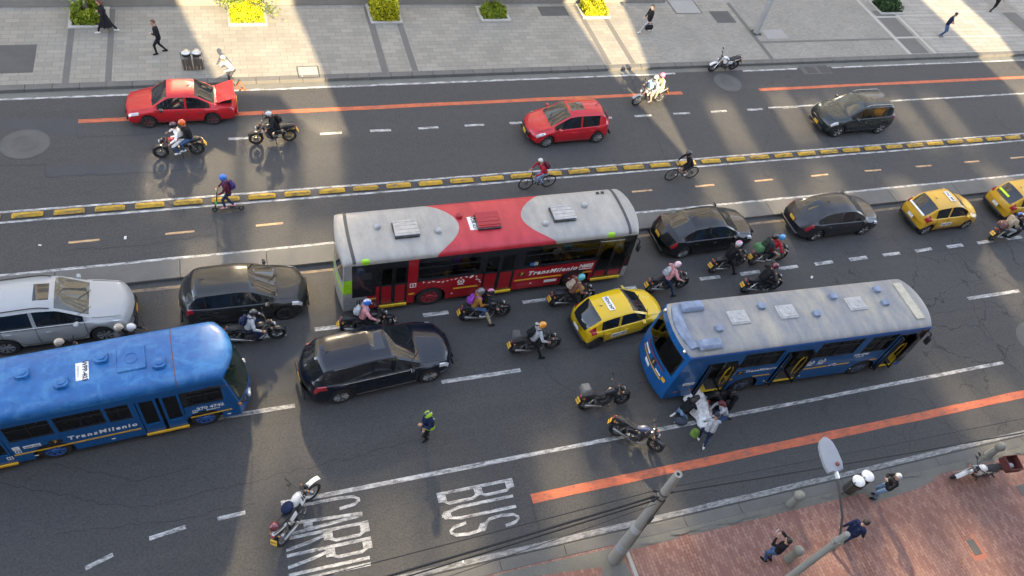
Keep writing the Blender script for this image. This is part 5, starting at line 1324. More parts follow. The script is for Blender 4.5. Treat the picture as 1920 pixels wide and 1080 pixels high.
def capsule(q, p0, r0, p1, r1, n=8, m=4):
    p0, p1 = Vector(p0), Vector(p1); t = p1-p0
    t = t.normalized() if t.length > 1e-5 else Vector((0, 0, 1))
    a = t.orthogonal().normalized(); b = t.cross(a); rings = []
    for k in range(m+1):
        al = -math.pi/2+.02+(math.pi/2-.02)*k/m; rings.append([p0+t*r0*math.sin(al)+(a*math.cos(2*math.pi*j/n)+b*math.sin(2*math.pi*j/n))*r0*math.cos(al) for j in range(n)])
    for k in range(m+1):
        al = (math.pi/2-.02)*k/m; rings.append([p1+t*r1*math.sin(al)+(a*math.cos(2*math.pi*j/n)+b*math.sin(2*math.pi*j/n))*r1*math.cos(al) for j in range(n)])
    q.loft(rings)
TAGS = ['top', 'bottom', 'skin', 'shoe', 'eye', 'lip']
def make_person(label, loc, heading, pose, top, bottom, shoe, skin=SKIN, hair=None, helmet=None, visor=True, pack=None, hem=0, skirt=None, group=None, gloves=False, s=.95, roll=0, bulk=1.0, shorts=False, sleeves=True, hairlong=False, tilt=0):
    root = thing('person', label, 'person', loc, heading, group); root.rotation_euler = (roll, tilt, heading); root.scale = (s, s, s)
    P = pose
    pel = Vector(P['pelvis']); lean = P.get('lean', 0); side = P.get('side', 0); tw = P.get('twist', 0)
    up = Vector((math.sin(lean), -math.sin(side), math.cos(lean))).normalized()
    acr = Vector((0, 1, 0)); acr = (acr-up*acr.dot(up)).normalized()
    acr = Matrix.Rotation(tw, 3, up) @ acr
    fwd = acr.cross(up).normalized()
    chest = pel+up*.36; neck = pel+up*.50; b = bulk
    cap = []
    def add(t, p0, r0, p1, r1): cap.append((TAGS.index(t), Vector(p0), r0, Vector(p1), r1))
    # trunk
    for sg in (-1, 1):
        add('top', pel+acr*sg*.075+up*.03, .118*b, chest+acr*sg*.085-up*.02, .112*b)
        add('top', chest+acr*sg*.085-up*.02, .112*b, neck+acr*sg*.10-up*.045, .078*b)
        add('bottom', pel+acr*sg*.07-up*.03, .118, pel+acr*sg*.08-up*.08, .105)
    add('top', pel+up*.1+fwd*.03, .12*b, chest+fwd*.035, .115*b)
    add('top', neck+acr*.16-up*.03, .068*b, neck-acr*.16-up*.03, .068*b)
    hd = P.get('head', 0); hy = P.get('look', 0)
    hup = (up*.35+Vector((0, 0, 1))*.65).normalized() if not P.get('flat') else up
    hf = Matrix.Rotation(hy, 3, hup) @ (fwd-hup*fwd.dot(hup)).normalized()
    hf2 = (hf*math.cos(hd)-hup*math.sin(hd)); hu2 = (hup*math.cos(hd)+hf*math.sin(hd))
    hb = neck+hup*.085+hf*.02; hc = hb+hu2*.115+hf2*.015
    hs = hf2.cross(hu2)
    add('skin', neck-up*.03, .058, hb, .05)
    add('skin', hc+hu2*.03-hf2*.02, .088, hc+hu2*.02+hf2*.012, .082); add('skin', hc-hu2*.01, .078, hc-hu2*.075+hf2*.05, .045)
    add('skin', hc-hu2*.005+hf2*.088, .012, hc-hu2*.038+hf2*.108, .017)
    for sg in (-1, 1):
        add('skin', hc+hs*sg*.088-hu2*.0, .022, hc+hs*sg*.086-hu2*.035, .016)
        add('eye', hc+hs*sg*.034+hf2*.084+hu2*.008, .013, hc+hs*sg*.038+hf2*.083+hu2*.008, .013)
    add('lip', hc+hs*.018+hf2*.087-hu2*.075, .010, hc-hs*.018+hf2*.087-hu2*.075, .010)
    # arms
    wr_ = {}
    for sg, key in ((1, 'L'), (-1, 'R')):
        sh = neck+acr*sg*.185-up*.04
        tgt = P.get('hand'+key, None); pole = P.get('elbow'+key, (-.5, sg*.8, -.5))
        tgt = Vector(tgt) if tgt is not None else sh+Vector((.05, sg*.07, -.56))
        el, ha = ik(sh, tgt, .285, .255, pole)
        add('top', sh, .062*b, el, .05*b); add('top' if sleeves else 'skin', el, .05*b, ha-(ha-el).normalized()*.02, .036*b)
        ht = 'shoe' if gloves else 'skin'
        d = (ha-el).normalized(); ax = P.get('palm'+key); ax = Vector(ax).normalized() if ax else acr
        ax = (ax-d*ax.dot(d)); ax = ax.normalized() if ax.length > .1 else d.orthogonal().normalized()
        nn = d.cross(ax).normalized(); wr_[key] = ha+d*.06
        add(ht, ha, .032, ha+d*.06, .036); add(ht, ha+d*.03+ax*.02, .028, ha+d*.08+ax*.025, .026); add(ht, ha+d*.03-ax*.02, .028, ha+d*.08-ax*.025, .026)
        cu = P.get('curl', .7)
        for k, (o, l) in enumerate(((.036, .062), (.013, .072), (-.011, .067), (-.035, .052))):
            k0 = ha+d*.095+ax*o*1.05; k1 = k0+(d*math.cos(cu*.6)-nn*math.sin(cu*.6)*sg)*l*.55+ax*o*.18; k2 = k1+(d*math.cos(cu*1.5)-nn*math.sin(cu*1.5)*sg)*l*.5
            add(ht, k0, .0125, k1, .0115); add(ht, k1, .0115, k2, .010)
        add(ht, ha+d*.025+ax*.035, .015, ha+d*.065+ax*.062-nn*.015*sg, .013); add(ht, ha+d*.065+ax*.062-nn*.015*sg, .013, ha+d*.095+ax*.06-nn*.03*sg, .011)
    # legs
    for sg, key in ((1, 'L'), (-1, 'R')):
        hp = pel+acr*sg*.09-up*.05
        ft = Vector(P['foot'+key]); pole = P.get('knee'+key, (1, sg*.15, .2))
        kn, an = ik(hp, ft+Vector((0, 0, .09)), .435, .42, pole)
        tt = 'bottom'; lo = 'skin' if shorts else 'bottom'
        add(tt, hp, .092, kn, .064); add(lo, kn, .062, an, .045)
        toe = Vector(P.get('toe'+key, (1, sg*.12, 0))).normalized()
        dn = Vector((0, 0, -1)) if abs(toe.z) < .5 else (kn-an).normalized()*-1
        add('shoe', an+dn*.045-toe*.045, .042, an+dn*.055+toe*.09, .042); add('shoe', an+dn*.055+toe*.09, .042, an+dn*.062+toe*.145, .034)
        add('shoe', an, .046, an+dn*.05, .043)
    if skirt:
        for k in range(10):
            a = 2*math.pi*k/10; add('bottom', pel+up*.02+Vector((math.cos(a)*.06, math.sin(a)*.08, 0)), .08, pel+Vector((math.cos(a)*skirt*.9, math.sin(a)*skirt*.8, -.52)), .07)
    q = MB()
    for t, p0, r0, p1, r1 in cap: capsule(q, p0, r0, p1, r1)
    me = bpy.data.meshes.new('body'); me.from_pydata([tuple(v) for v in q.v], [], q.f)
    tmp = bpy.data.objects.new('body', me); C.objects.link(tmp)
    md = tmp.modifiers.new('r', 'REMESH'); md.mode = 'VOXEL'; md.voxel_size = .0145; md.use_smooth_shade = True
    dg = bpy.context.evaluated_depsgraph_get(); m2 = bpy.data.meshes.new_from_object(tmp.evaluated_get(dg))
    bpy.data.objects.remove(tmp); bpy.data.meshes.remove(me)
    import numpy as np
    nv = len(m2.vertices); co = np.empty(nv*3, np.float32); m2.vertices.foreach_get('co', co); co = co.reshape(-1, 3)
    npoly = len(m2.polygons); ctr = np.empty(npoly*3, np.float32); m2.polygons.foreach_get('center', ctr); ctr = ctr.reshape(-1, 3)
    best = np.full(npoly, 9.0); tg = np.zeros(npoly, np.int32)
    for t, p0, r0, p1, r1 in cap:
        a = np.array(p0); d = np.array(p1)-a; L = float(d@d)+1e-9
        u = np.clip(((ctr-a)@d)/L, 0, 1); dist = np.linalg.norm(ctr-(a+u[:, None]*d), axis=1)-(r0+(r1-r0)*u)-(.010 if t in (4, 5) else 0)-(.004 if t == 3 else 0)
        k = dist < best; best[k] = dist[k]; tg[k] = t
    if hem:      # a jacket that hangs below the hips
        k = (tg == 1) & (((ctr-np.array(pel))@np.array(up)) > -hem); tg[k] = 0
    for m in (top, bottom, skin, shoe, EYE, LIP): m2.materials.append(m)
    m2.polygons.foreach_set('material_index', tg); m2.polygons.foreach_set('use_smooth', [True]*npoly)
    m2.name = 'body'
    bo = bpy.data.objects.new('body', m2); C.objects.link(bo); bo.parent = root
    HM = Matrix((( hf2.x, -hs.x, hu2.x, hc.x), (hf2.y, -hs.y, hu2.y, hc.y), (hf2.z, -hs.z, hu2.z, hc.z), (0, 0, 0, 1)))
    if helmet:
        hm, hm2 = helmet if isinstance(helmet, tuple) else (helmet, None)
        q = MB(); q.M = HM; rg_ = []; n = 18
        for k in range(11):
            al = -.62+(math.pi/2*.99+.62)*k/10; rr = math.cos(al) if al > -.3 else math.cos(-.3)*(1+(al+.3)*.35)
            ring = []
            for j in range(n):
                t = 2*math.pi*j/n; x, y = math.cos(t)*rr, math.sin(t)*rr
                z = math.sin(al)
                ring.append((.145*x*(1.04 if x > 0 else 1)-.012, .122*y, .148*z+.012))
            rg_.append(ring)
        b0 = len(q.f); q.loft(rg_, caps=True)
        for i, f in enumerate(q.f):
            c = sum((q.v[k] for k in f), Vector())/len(f); lc = HM.inverted() @ c
            q.m[i] = 1 if (hm2 and (lc.z > .05 and abs(lc.y) < .045 or lc.z < -.04)) else 0
        ho = q.build('helmet', [hm, hm2 or hm], root)
        if visor:
            q = MB(); q.M = HM; q.loft([[(.150*math.cos(t)*k-.008, .128*math.sin(t)*k, z) for t in [-1.05+2.1*j/10 for j in range(11)]] for k, z in ((.97, -.045), (1.0, 0), (.98, .045))], closed=False, caps=False); q.build('visor', GLASS, ho)
    elif hair:
        q = MB(); q.M = HM; n = 16; rg_ = []
        for k in range(9):
            al = -.35+(math.pi/2*.99+.35)*k/8; ring = []
            for j in range(n):
                t = 2*math.pi*j/n; x, y, z = math.cos(t)*math.cos(al), math.sin(t)*math.cos(al), math.sin(al)
                zz = .112*z+.03
                if x > .15 and al < .5: zz = max(zz, .055+.05*x)
                ring.append((.108*x-.014, .103*y, zz))
            rg_.append(ring)
        q.loft(rg_)
        if hairlong:
            q.loft(rows((0, 0, 0), [(-.02, .03, -.05, .0), (-.05, .11, -.16, .06), (-.09, .13, -.24, .05), (-.13, .09, -.2, .0), (-.15, .03, -.14, -.06)]))
        q.build('hair', hair, root)
    if pack:
        q = MB(); bc = neck-fwd*.19*b-up*.20
        PM = Matrix(((-fwd.x, acr.x, up.x, bc.x), (-fwd.y, acr.y, up.y, bc.y), (-fwd.z, acr.z, up.z, bc.z), (0, 0, 0, 1))); q.M = PM
        q.cbox((0, 0, 0), (.17, .30, .42), .06, taper=(.8, .8)); q.cbox((.085, 0, -.08), (.08, .22, .2), .03); po = q.build('backpack', pack, root)
        for sg in (-1, 1):
            q = MB(); q.tube([neck+acr*sg*.11-fwd*.10*b+up*.0, neck+acr*sg*.115+up*.045, neck+acr*sg*.12+fwd*.12*b-up*.06, chest+acr*sg*.14+fwd*.12*b-up*.08], .022, 6); q.build('strap', pack, po)
    root['grip'] = 0; del root['grip']
    return root, wr_
def ride(wb=1.32, hands=(.27, .36, 1.0), lean=.28, foot=None, pil=False, seat=.90, side=0, look=0, head=.15, x=-.20):
    h = wb/2
    if pil: return dict(pelvis=(-.50, 0, .98), lean=.14+lean*.3, handL=(-.10, .17, 1.08), handR=(-.10, -.17, 1.08), elbowL=(-.6, .7, -.5), elbowR=(-.6, -.7, -.5), footL=(-.20, .20, .38), footR=(-.20, -.20, .38), kneeL=(1, .6, .3), kneeR=(1, -.6, .3), head=head, look=look)
    d = dict(pelvis=(x, side, seat), lean=lean, handL=(h-.44, hands[1], .99), handR=(h-.44, -hands[1], .99), elbowL=(-.3, 1, -.5), elbowR=(-.3, -1, -.5), footL=(.02, .21, .28), footR=(.02, -.21, .28), kneeL=(1, .5, .4), kneeR=(1, -.5, .4), head=head, look=look)
    if foot: d['foot'+foot] = (.16, .42 if foot == 'L' else -.42, 0); d['knee'+foot] = (1, .35 if foot == 'L' else -.35, .1)
    return d
def walk(st=.30, arm=.22, lean=.05, ph=1, look=0, head=.1, **kw):
    d = dict(pelvis=(0, 0, .93-st*.10), lean=lean, footL=(st*ph, .09, 0), footR=(-st*ph, -.09, .0), handL=(-arm*ph+.05, .26, .80), handR=(arm*ph+.05, -.26, .80), head=head, look=look, elbowL=(-1, .3, -.2), elbowR=(-1, -.3, -.2)); d.update(kw); return d
def stand(**kw): return walk(.04, .04, .02, **kw)
# ================================================================ riders on the street
BK = cloth('black_cloth', (.013, .013, .015)); NAVY = cloth('navy_cloth', (.012, .02, .055)); JEAN = cloth('blue_denim', (.055, .10, .20)); DJEAN = cloth('dark_denim', (.022, .035, .075)); LJEAN = cloth('light_denim', (.16, .24, .36))
WHITEC = cloth('white_cloth', (.74, .73, .71)); GREYC = cloth('light_grey_cloth', (.36, .37, .39)); PINK = cloth('pink_cloth', (.60, .27, .28)); BROWN = cloth('brown_cloth', (.19, .085, .06)); BEIGE = cloth('beige_cloth', (.38, .31, .22))
MUST = cloth('mustard_cloth', (.33, .16, .035)); PURP = cloth('purple_cloth', (.26, .055, .38)); REDC = cloth('red_cloth', (.36, .02, .03)); PALEY = cloth('pale_yellow_cloth', (.55, .55, .28)); CYANC = cloth('pale_blue_cloth', (.26, .45, .52)); MAROON = cloth('maroon_cloth', (.10, .02, .035))
GREENC = cloth('lime_cloth', (.38, .62, .04)); DGREY = cloth('charcoal_cloth', (.05, .052, .056))
WSHOE = cloth('white_shoes', (.62, .62, .60)); BSHOE = cloth('black_shoes', (.014, .013, .013)); GSHOE = cloth('grey_shoes', (.16, .16, .17))
def shell(name, col): return mat(name, col, .22, coat=.8, var=.1)
HBLK = shell('black_helmet', (.016, .016, .018)); HORG = shell('orange_helmet', (.62, .10, .015)); HWHT = shell('white_helmet', (.62, .61, .60)); HBLU = shell('blue_helmet', (.03, .14, .52)); HPNK = shell('pink_helmet', (.60, .16, .30)); HTEAL = shell('teal_helmet', (.08, .38, .40)); HGRY = shell('grey_helmet', (.13, .125, .12)); HBEI = shell('beige_helmet', (.42, .35, .27)); HMAR = shell('maroon_helmet', (.14, .02, .035)); HYEL = shell('yellow_orange_helmet', (.62, .26, .03)); HGRN = shell('lime_helmet', (.36, .60, .03)); HSKY = shell('sky_blue_helmet', (.08, .32, .62)); HMIL = shell('pale_pink_helmet', (.62, .42, .46))
PBLK = paint('moto_black_paint', (.012, .012, .014), .04, .25); PRED = paint('moto_red_paint', (.30, .012, .018), .04, .28); PWHT = paint('moto_white_paint', (.60, .60, .59), .03, .3); PGRY = paint('moto_grey_paint', (.10, .105, .11), .05, .3); PBLU = paint('moto_blue_paint', (.02, .05, .20), .04, .28); PSIL = paint('moto_silver_paint', (.34, .34, .34), .04, .3)
MG = 'motorcycles being ridden in the traffic'; RG = 'people riding in the traffic'
def rider(m, label, pose, *a, **k):
    o, w_ = make_person(label, m.location, m.rotation_euler.z, pose, *a, group=RG, roll=m.rotation_euler.x, bulk=1.10, s=.975, **k); return o

m = make_moto('motorcycle', 'black and red motorcycle with white-jacketed rider and pillion beside the red sedan', PBLK, (302, 296), (374, 289), group=MG, tank=PRED)
rider(m, 'motorcyclist in white jacket and dark helmet just in front of an orange-helmeted pillion', ride(), WHITEC, JEAN, WSHOE, helmet=(HBLK, HMAR), hem=.05)
rider(m, 'pillion passenger in orange helmet and black jacket', ride(pil=True), BK, JEAN, WSHOE, helmet=HORG)
m = make_moto('motorcycle', 'black motorcycle with gold wheels ridden left behind the red sedan', PBLK, (480, 270), (545, 264), rim=GOLD, group=MG)
rider(m, 'motorcyclist all in black with black backpack on gold-wheeled bike', ride(lean=.42), BK, BK, GSHOE, helmet=(HWHT, HBLK), pack=BK)
m = make_moto('motorcycle', 'pale motorcycle carrying two people into the narrow sunlit strip', PSIL, (1187, 198), (1238, 191), rim=ALLOY, group=MG)
rider(m, 'motorcyclist in beige helmet and grey jacket with pale blue bag on the chest', ride(), GREYC, BEIGE, GSHOE, helmet=HBEI)
rider(m, 'pillion passenger in pink helmet and pale yellow jacket', ride(pil=True), PALEY, BEIGE, BSHOE, helmet=HPNK)
q = MB(); q.cbox((0, 0, 0), (.20, .34, .40), .07, taper=(.8, .8)); o = q.build('bag', CYANC); tag(o, 'pale blue bag worn on the chest of the beige-helmeted motorcyclist', 'bag'); o.matrix_world = m.matrix_basis @ Matrix.Translation((.17, 0, 1.16)) @ Matrix.Rotation(.3, 4, 'Y')
m = make_moto('motorcycle', 'black motorcycle with round gold headlight beside the small black SUV', PBLK, (518, 634), (446, 642), group=MG)
rider(m, 'motorcyclist in pale grey jacket with navy backpack and black helmet', ride(lean=.35), GREYC, NAVY, BSHOE, helmet=HBLK, pack=NAVY)
m = make_moto('motorcycle', 'black motorcycle of the pink-jacketed rider in front of the red bus tail', PBLK, (726, 612), (652, 623), group=MG)
rider(m, 'motorcyclist in pink jacket, blue and white helmet and grey backpack', ride(lean=.22, foot='R'), PINK, BK, WSHOE, helmet=(HBLU, HWHT), pack=GREYC)
m = make_moto('motorcycle', 'dark motorcycle carrying a pillion with purple backpack along the red bus', PBLK, (940, 592), (874, 601), group=MG)
rider(m, 'motorcyclist in black jacket and beige trousers with one foot down', ride(lean=.35, foot='R'), BK, BEIGE, BSHOE, helmet=(HBLK, HPNK))
rider(m, 'pillion passenger in mustard top with purple backpack', ride(pil=True), MUST, JEAN, WSHOE, helmet=HGRY, pack=PURP)
m = make_moto('motorcycle', 'black and yellow motorcycle at the front wheel of the red bus', PBLK, (1098, 562), (1040, 574), group=MG, tank=mat('moto_yellow_trim', (.5, .3, .02), .4))
rider(m, 'motorcyclist in brown jacket and teal helmet with one white shoe on the road', ride(lean=.45, foot='R'), BROWN, BK, WSHOE, helmet=HTEAL, pack=BEIGE)
m = make_moto('motorcycle', 'black motorcycle ahead of the small bright yellow taxi', PBLK, (1273, 539), (1219, 548), group=MG)
rider(m, 'motorcyclist in pink jacket and pale pink helmet above the small yellow taxi', ride(lean=.3, foot='R'), PINK, DJEAN, BSHOE, helmet=HMIL, pack=GREYC)
m = make_moto('motorcycle', 'dark motorcycle beside the glossy black sedan', MAROON and PBLK, (1384, 497), (1334, 511), group=MG)
rider(m, 'motorcyclist in black vest with cream sleeves and white helmet', ride(lean=.2, foot='R'), BK, BK, BSHOE, helmet=(HWHT, HPNK))
m = make_moto('motorcycle', 'motorcycle with green cargo bag and two riders near the black sedan bonnet', PGRY, (1461, 487), (1407, 496), group=MG, box=True, boxcol=mat('green_cargo_bag', (.06, .15, .06), .8))
rider(m, 'motorcyclist in red jacket and sky blue helmet', ride(lean=.4), REDC, BEIGE, GSHOE, helmet=HSKY)
rider(m, 'pillion passenger in dark jacket and green backpack behind the red-jacketed rider', ride(pil=True), DGREY, BK, WSHOE, helmet=HBLK, pack=cloth('dark_green_cloth', (.03, .05, .03)))
m = make_moto('motorcycle', 'black motorcycle close to the far roof edge of the grey-roofed blue bus', PBLK, (1453, 541), (1390, 549), group=MG)
rider(m, 'motorcyclist in black jacket with white stripes and maroon helmet', ride(lean=.35), BK, BK, GSHOE, helmet=HMAR)
rs = MB(); rs.loft([[(a, y, z) for y in (-.2, -.07, .07, .2)] for a, z in ((-.345, 1.30), (-.33, 1.345))], closed=False, caps=False)
m = make_moto('motorcycle', 'motorcycle with brown top box and two riders below the rightmost taxi', PGRY, (1902, 443), (1850, 452), group=MG, box=True, boxcol=mat('brown_top_box', (.10, .045, .04), .6))
rider(m, 'motorcyclist in black jacket at the right edge with maroon and white helmet', ride(lean=.4), BK, BK, BSHOE, helmet=(HMAR, HWHT))
rider(m, 'pillion passenger in cream jacket and pale trousers at the right edge', ride(pil=True, ), BEIGE, GREYC, BSHOE, helmet=(HBLK, HBLU))
m = make_moto('motorcycle', 'black motorcycle with dark top box alone in the middle of the lane', PBLK, (1036, 652), (964, 662), box=True, group=MG)
rider(m, 'motorcyclist in pale hoodie, yellow-orange helmet and black backpack, one foot down', ride(lean=.35, foot='R'), GREYC, BK, BSHOE, helmet=HYEL, pack=BK)
# riders mostly hidden behind the blue bus
p = G(247, 617, 1.45)
m = make_moto('motorcycle', 'motorcycle hidden behind the left blue bus, two pale helmets above the roof', PBLK, (0, 0), (1, 1), group=MG); m.location = (p.x, p.y, 0); m.rotation_euler = (0, 0, R(3))
rider(m, 'motorcyclist whose pale helmet shows over the left blue bus roof, front of two', ride(), BK, BK, BSHOE, helmet=HWHT)
rider(m, 'pillion passenger whose pale helmet shows over the left blue bus roof', ride(pil=True), DGREY, BK, BSHOE, helmet=HBEI)
p = G(90, 646, 1.5)
m = make_moto('motorcycle', 'motorcycle hidden between the silver-white SUV and the left blue bus', PBLK, (0, 0), (1, 1), group=MG); m.location = (p.x+.3, p.y, 0); m.rotation_euler = (0, 0, R(3))
rider(m, 'motorcyclist whose cream helmet shows over the bus roof by the SUV rear wheel', ride(), BK, BK, BSHOE, helmet=HBEI)
# standing machines
make_moto('motorcycle', 'white and black motorcycle parked on the far edge by the kerb', PWHT, (1331, 134), (1373, 130), lean=-.12)
make_moto('motorcycle', 'dark motorcycle with grey hard top box standing empty by the blue bus', PBLK, (1160, 757), (1098, 767), lean=-.14, box=True, boxcol=mat('grey_hard_case', (.12, .12, .115), .5))
make_moto('motorcycle', 'black motorcycle with silver and blue tank standing across the white bus lane line', PBLK, (1222, 845), (1152, 816), lean=-.18, rim=DARKRIM, steer=-.25, tank=mat('blue_grey_tank', (.05, .06, .11), .3, coat=.5))
m = make_moto('motorcycle', 'white and red trail motorcycle standing on the CARRIL lettering', PWHT, (590, 932), (537, 1016), lean=-.26, rim=ALLOY, dirt=True, steer=-.35, wb=1.42)
q = MB(); q.ell((-.46, .03, .96), (.20, .17, .12), 14, 8); q.M = Matrix.Identity(4); o = q.build('seat_bag', NAVY); tag(o, 'navy bag lying on the seat of the white trail motorcycle', 'bag'); o.matrix_world = m.matrix_basis @ Matrix.Translation((.30, 0, -.03))
def loose_helmet(label, loc, m1, m2, rz=0):
    q = MB(); q.lathe([(.085, 0), (.118, .05), (.132, .12), (.118, .19), (.07, .235), (.001, .25)], 18)
    o = q.build('helmet', [m1]); tag(o, label, 'helmet'); o.location = loc; o.rotation_euler = (0, 0, rz)
    q = MB(); q.loft([[(.135*math.cos(t)*k, .135*math.sin(t)*k, z) for t in [-1.0+2.0*j/10 for j in range(11)]] for k, z in ((.97, .07), (1.0, .12), (.97, .16))], closed=False, caps=False); q.build('visor', m2, o); return o
t = m.matrix_basis @ Vector((-.80, .03, .90)); loose_helmet('black and maroon helmet on the tail of the white trail motorcycle', t, HMAR, HBLK, 1)
m = make_moto('motorcycle', 'white and black delivery motorcycle parked on the red clay pavement', PWHT, (1786, 895), (1846, 889), z=.12, lean=-.12, steer=.3)
q = MB()
for (cx, cy_, sx, sy) in ((0, -.24, .52, .03), (0, .24, .52, .03), (-.245, 0, .03, .45), (.245, 0, .03, .45)): q.cbox((cx, cy_, .16), (sx, sy, .32), .01)
q.box((0, 0, .012), (.49, .45, .024)); o = q.build('crate', mat('maroon_crate', (.10, .025, .022), .6), smooth=0); tag(o, 'maroon open crate behind the seat of the delivery motorcycle', 'crate'); o.matrix_world = m.matrix_basis @ Matrix.Translation((-.86, 0, .88))
q = MB(); q.ell((0, 0, .10), (.12, .10, .09), 10, 6); o = q.build('wrapped_bundle', GREYC); tag(o, 'small grey wrapped bundle inside the maroon crate', 'bundle'); o.matrix_world = m.matrix_basis @ Matrix.Translation((-.82, .05, .91))

# bicycles and scooter in the bike lane
b1 = make_bike('black bicycle ridden by the person with red backpack', (984, 355), (1025, 350), MBLACK)
def cyc(**k): return dict(pelvis=(-.24, 0, 1.0), lean=.55, handL=(.28, .26, 1.0), handR=(.28, -.26, 1.0), elbowL=(-.2, .9, -.6), elbowR=(-.2, -.9, -.6), footL=(-.18, .12, .36), footR=(.04, -.12, .14), head=.1, **k)
o, _ = make_person('cyclist in red jacket with dark red backpack and grey cap', b1.location, b1.rotation_euler.z, cyc(), REDC, LJEAN, GSHOE, hair=HAIRW, pack=MAROON, group=RG)
b2 = make_bike('slim black road bicycle ridden by the person dressed in black', (1256, 338), (1291, 334), MBLACK)
o, _ = make_person('cyclist all in black with white shoes', b2.location, b2.rotation_euler.z, cyc(), BK, BK, WSHOE, helmet=HBLK, visor=False, group=RG, shorts=True)
f, r = G(407, 396), G(450, 393); d = (f-r).normalized(); c_ = (f+r)/2
sc = thing('kick_scooter', 'black electric kick scooter with green stem light on the bike lane', 'scooter', c_, math.atan2(d.y, d.x))
for x in (.47, -.47):
    q = MB(); q.torus((x, 0, .11), .075, .035, 'Y', 18, 7); wo = q.build('wheel', RUBBER, sc); q = MB(); q.lathe([(.055, -.03), (.055, .03), (.001, .03)], 12, 'Y', (x, 0, .11)); q.build('rim', ALLOY, wo)
q = MB(); q.cbox((-.05, 0, .14), (.78, .16, .06), .02); q.build('deck', BLACKP, sc)
q = MB(); q.tube([(.47, 0, .14), (.36, 0, .50), (.27, 0, 1.08)], .024, 8); st_ = q.build('stem', BLACKP, sc)
q = MB(); q.tube([(.40, 0, .36), (.355, 0, .52)], .030, 8); q.build('stem_light', mat('green_stem_paint', (.04, .5, .12), .4), st_)
q = MB(); q.tube([(.25, -.25, 1.08), (.28, 0, 1.09), (.25, .25, 1.08)], .014, 6); q.build('handlebar', BLACKP, sc)
q = MB(); q.cbox((.46, 0, .21), (.22, .09, .02), .008); q.build('front_fender', BLACKP, sc); q = MB(); q.cbox((-.47, 0, .21), (.22, .09, .02), .008); q.build('rear_fender', BLACKP, sc)
o, _ = make_person('scooter rider in blue cap and maroon jacket with backpack', (c_.x, c_.y, .17), math.atan2(d.y, d.x), dict(pelvis=(-.12, 0, .90), lean=.12, handL=(.22, .22, .93), handR=(.22, -.22, .93), elbowL=(-.5, .8, -.3), elbowR=(-.5, -.8, -.3), footL=(.10, .06, 0), footR=(-.22, -.05, 0), head=.1), MAROON, DJEAN, cloth('pink_shoes', (.5, .25, .25)), helmet=HBLU, visor=False, pack=cloth('dark_purple_cloth', (.05, .03, .12)), group=RG)
# ================================================================ people on foot
PG = 'people walking on the far pavement'
def face(dx, dy): return math.atan2(dy, dx)
p = G(203, 60, KH); make_person('woman in long black dress and white sneakers walking by the tree pit', p, R(180), walk(.40, .1, .03, handL=(.16, .15, 1.15), elbowL=(-.4, .8, -.5)), BK, BK, WSHOE, skin=SKIN2, hair=HAIRBR, hairlong=True, skirt=.26, group=PG)
p = G(303, 99, KH); make_person('man in black suit walking left near the twin bins', p, R(190), walk(.22, .1, .06, handL=(.25, .12, 1.12), elbowL=(-.4, .7, -.6), look=.2), BK, BK, BSHOE, skin=SKIN2, hair=HAIRBR, hem=.10, group=PG)
p = G(441, 160, 0); make_person('person in pale grey top bending to the open boot of the red sedan', (p.x-.05, p.y+.12, 0), R(205), dict(pelvis=(0, 0, .86), lean=.45, footL=(.10, .14, 0), footR=(-.12, -.12, 0), handL=(.42, .22, .98), handR=(.42, -.2, .95), head=.3), GREYC, DGREY, BSHOE, hair=HAIRW)
p = G(1210, 60, KH); make_person('man in black jacket and grey trousers striding with a black bag', p, R(182), walk(.42, .12, .03, handL=(.06, .25, .80)), BK, GREYC, WSHOE, skin=SKIN2, hair=HAIRB, hem=.12, group=PG)
q = MB(); q.cbox((0, 0, .17), (.46, .16, .28), .05); q.tube([(-.12, 0, .30), (-.1, 0, .42), (.1, 0, .42), (.12, 0, .30)], .014, 6); o = q.build('handbag', BK); tag(o, 'black holdall carried by the striding man with grey trousers', 'bag'); o.location = (p.x-.04, p.y-.27, p.z+.29); o.rotation_euler = (0, 0, R(182))
p = G(1762, 68, KH); make_person('person in navy jacket and blue jeans standing on the far right pavement', p, R(-60), stand(handL=(.2, .1, 1.1), handR=(.2, -.1, 1.1), elbowL=(-.3, 1, -.5), elbowR=(-.3, -1, -.5), head=.4), NAVY, JEAN, GSHOE, skin=SKIN, hair=HAIRB, hem=.05)
p = G(1858, 20, KH); make_person('person in patterned pale top cut off at the top right corner', p, R(10), walk(.25), GREYC, BK, BSHOE, hair=HAIRB)
p = G(800, 820, 0); make_person('traffic officer in navy uniform with lime belt and lime and black helmet', p, R(200), dict(pelvis=(0, 0, .93), lean=.02, footL=(.06, .08, 0), footR=(-.04, -.07, 0), handL=(.28, .02, 1.12), handR=(.26, .08, 1.04), elbowL=(-.2, 1, -.3), elbowR=(-.2, -1, -.3), head=.35), NAVY, BK, BSHOE, helmet=(HGRN, HBLK), visor=False, bulk=1.12)
of = bpy.data.objects[[o.name for o in bpy.data.objects if o.get('label', '').startswith('traffic officer')][0]]
q = MB()
for z, r, r2 in ((1.0, .25, .20),):
    q.loft([[(r2*1.05*math.cos(t), r*math.sin(t), z-.09) for t in [k*math.pi/10 for k in range(20)]], [(r2*1.08*math.cos(t), r*1.02*math.sin(t), z+.09) for t in [k*math.pi/10 for k in range(20)]]], caps=False)
q.build('reflective_belt', GREENC, of)
for s in (-1, 1): q = MB(); q.cbox((-.005, s*.15, 1.43), (.15, .05, .035), .012); q.build('shoulder_stripe', WHITEC, of)

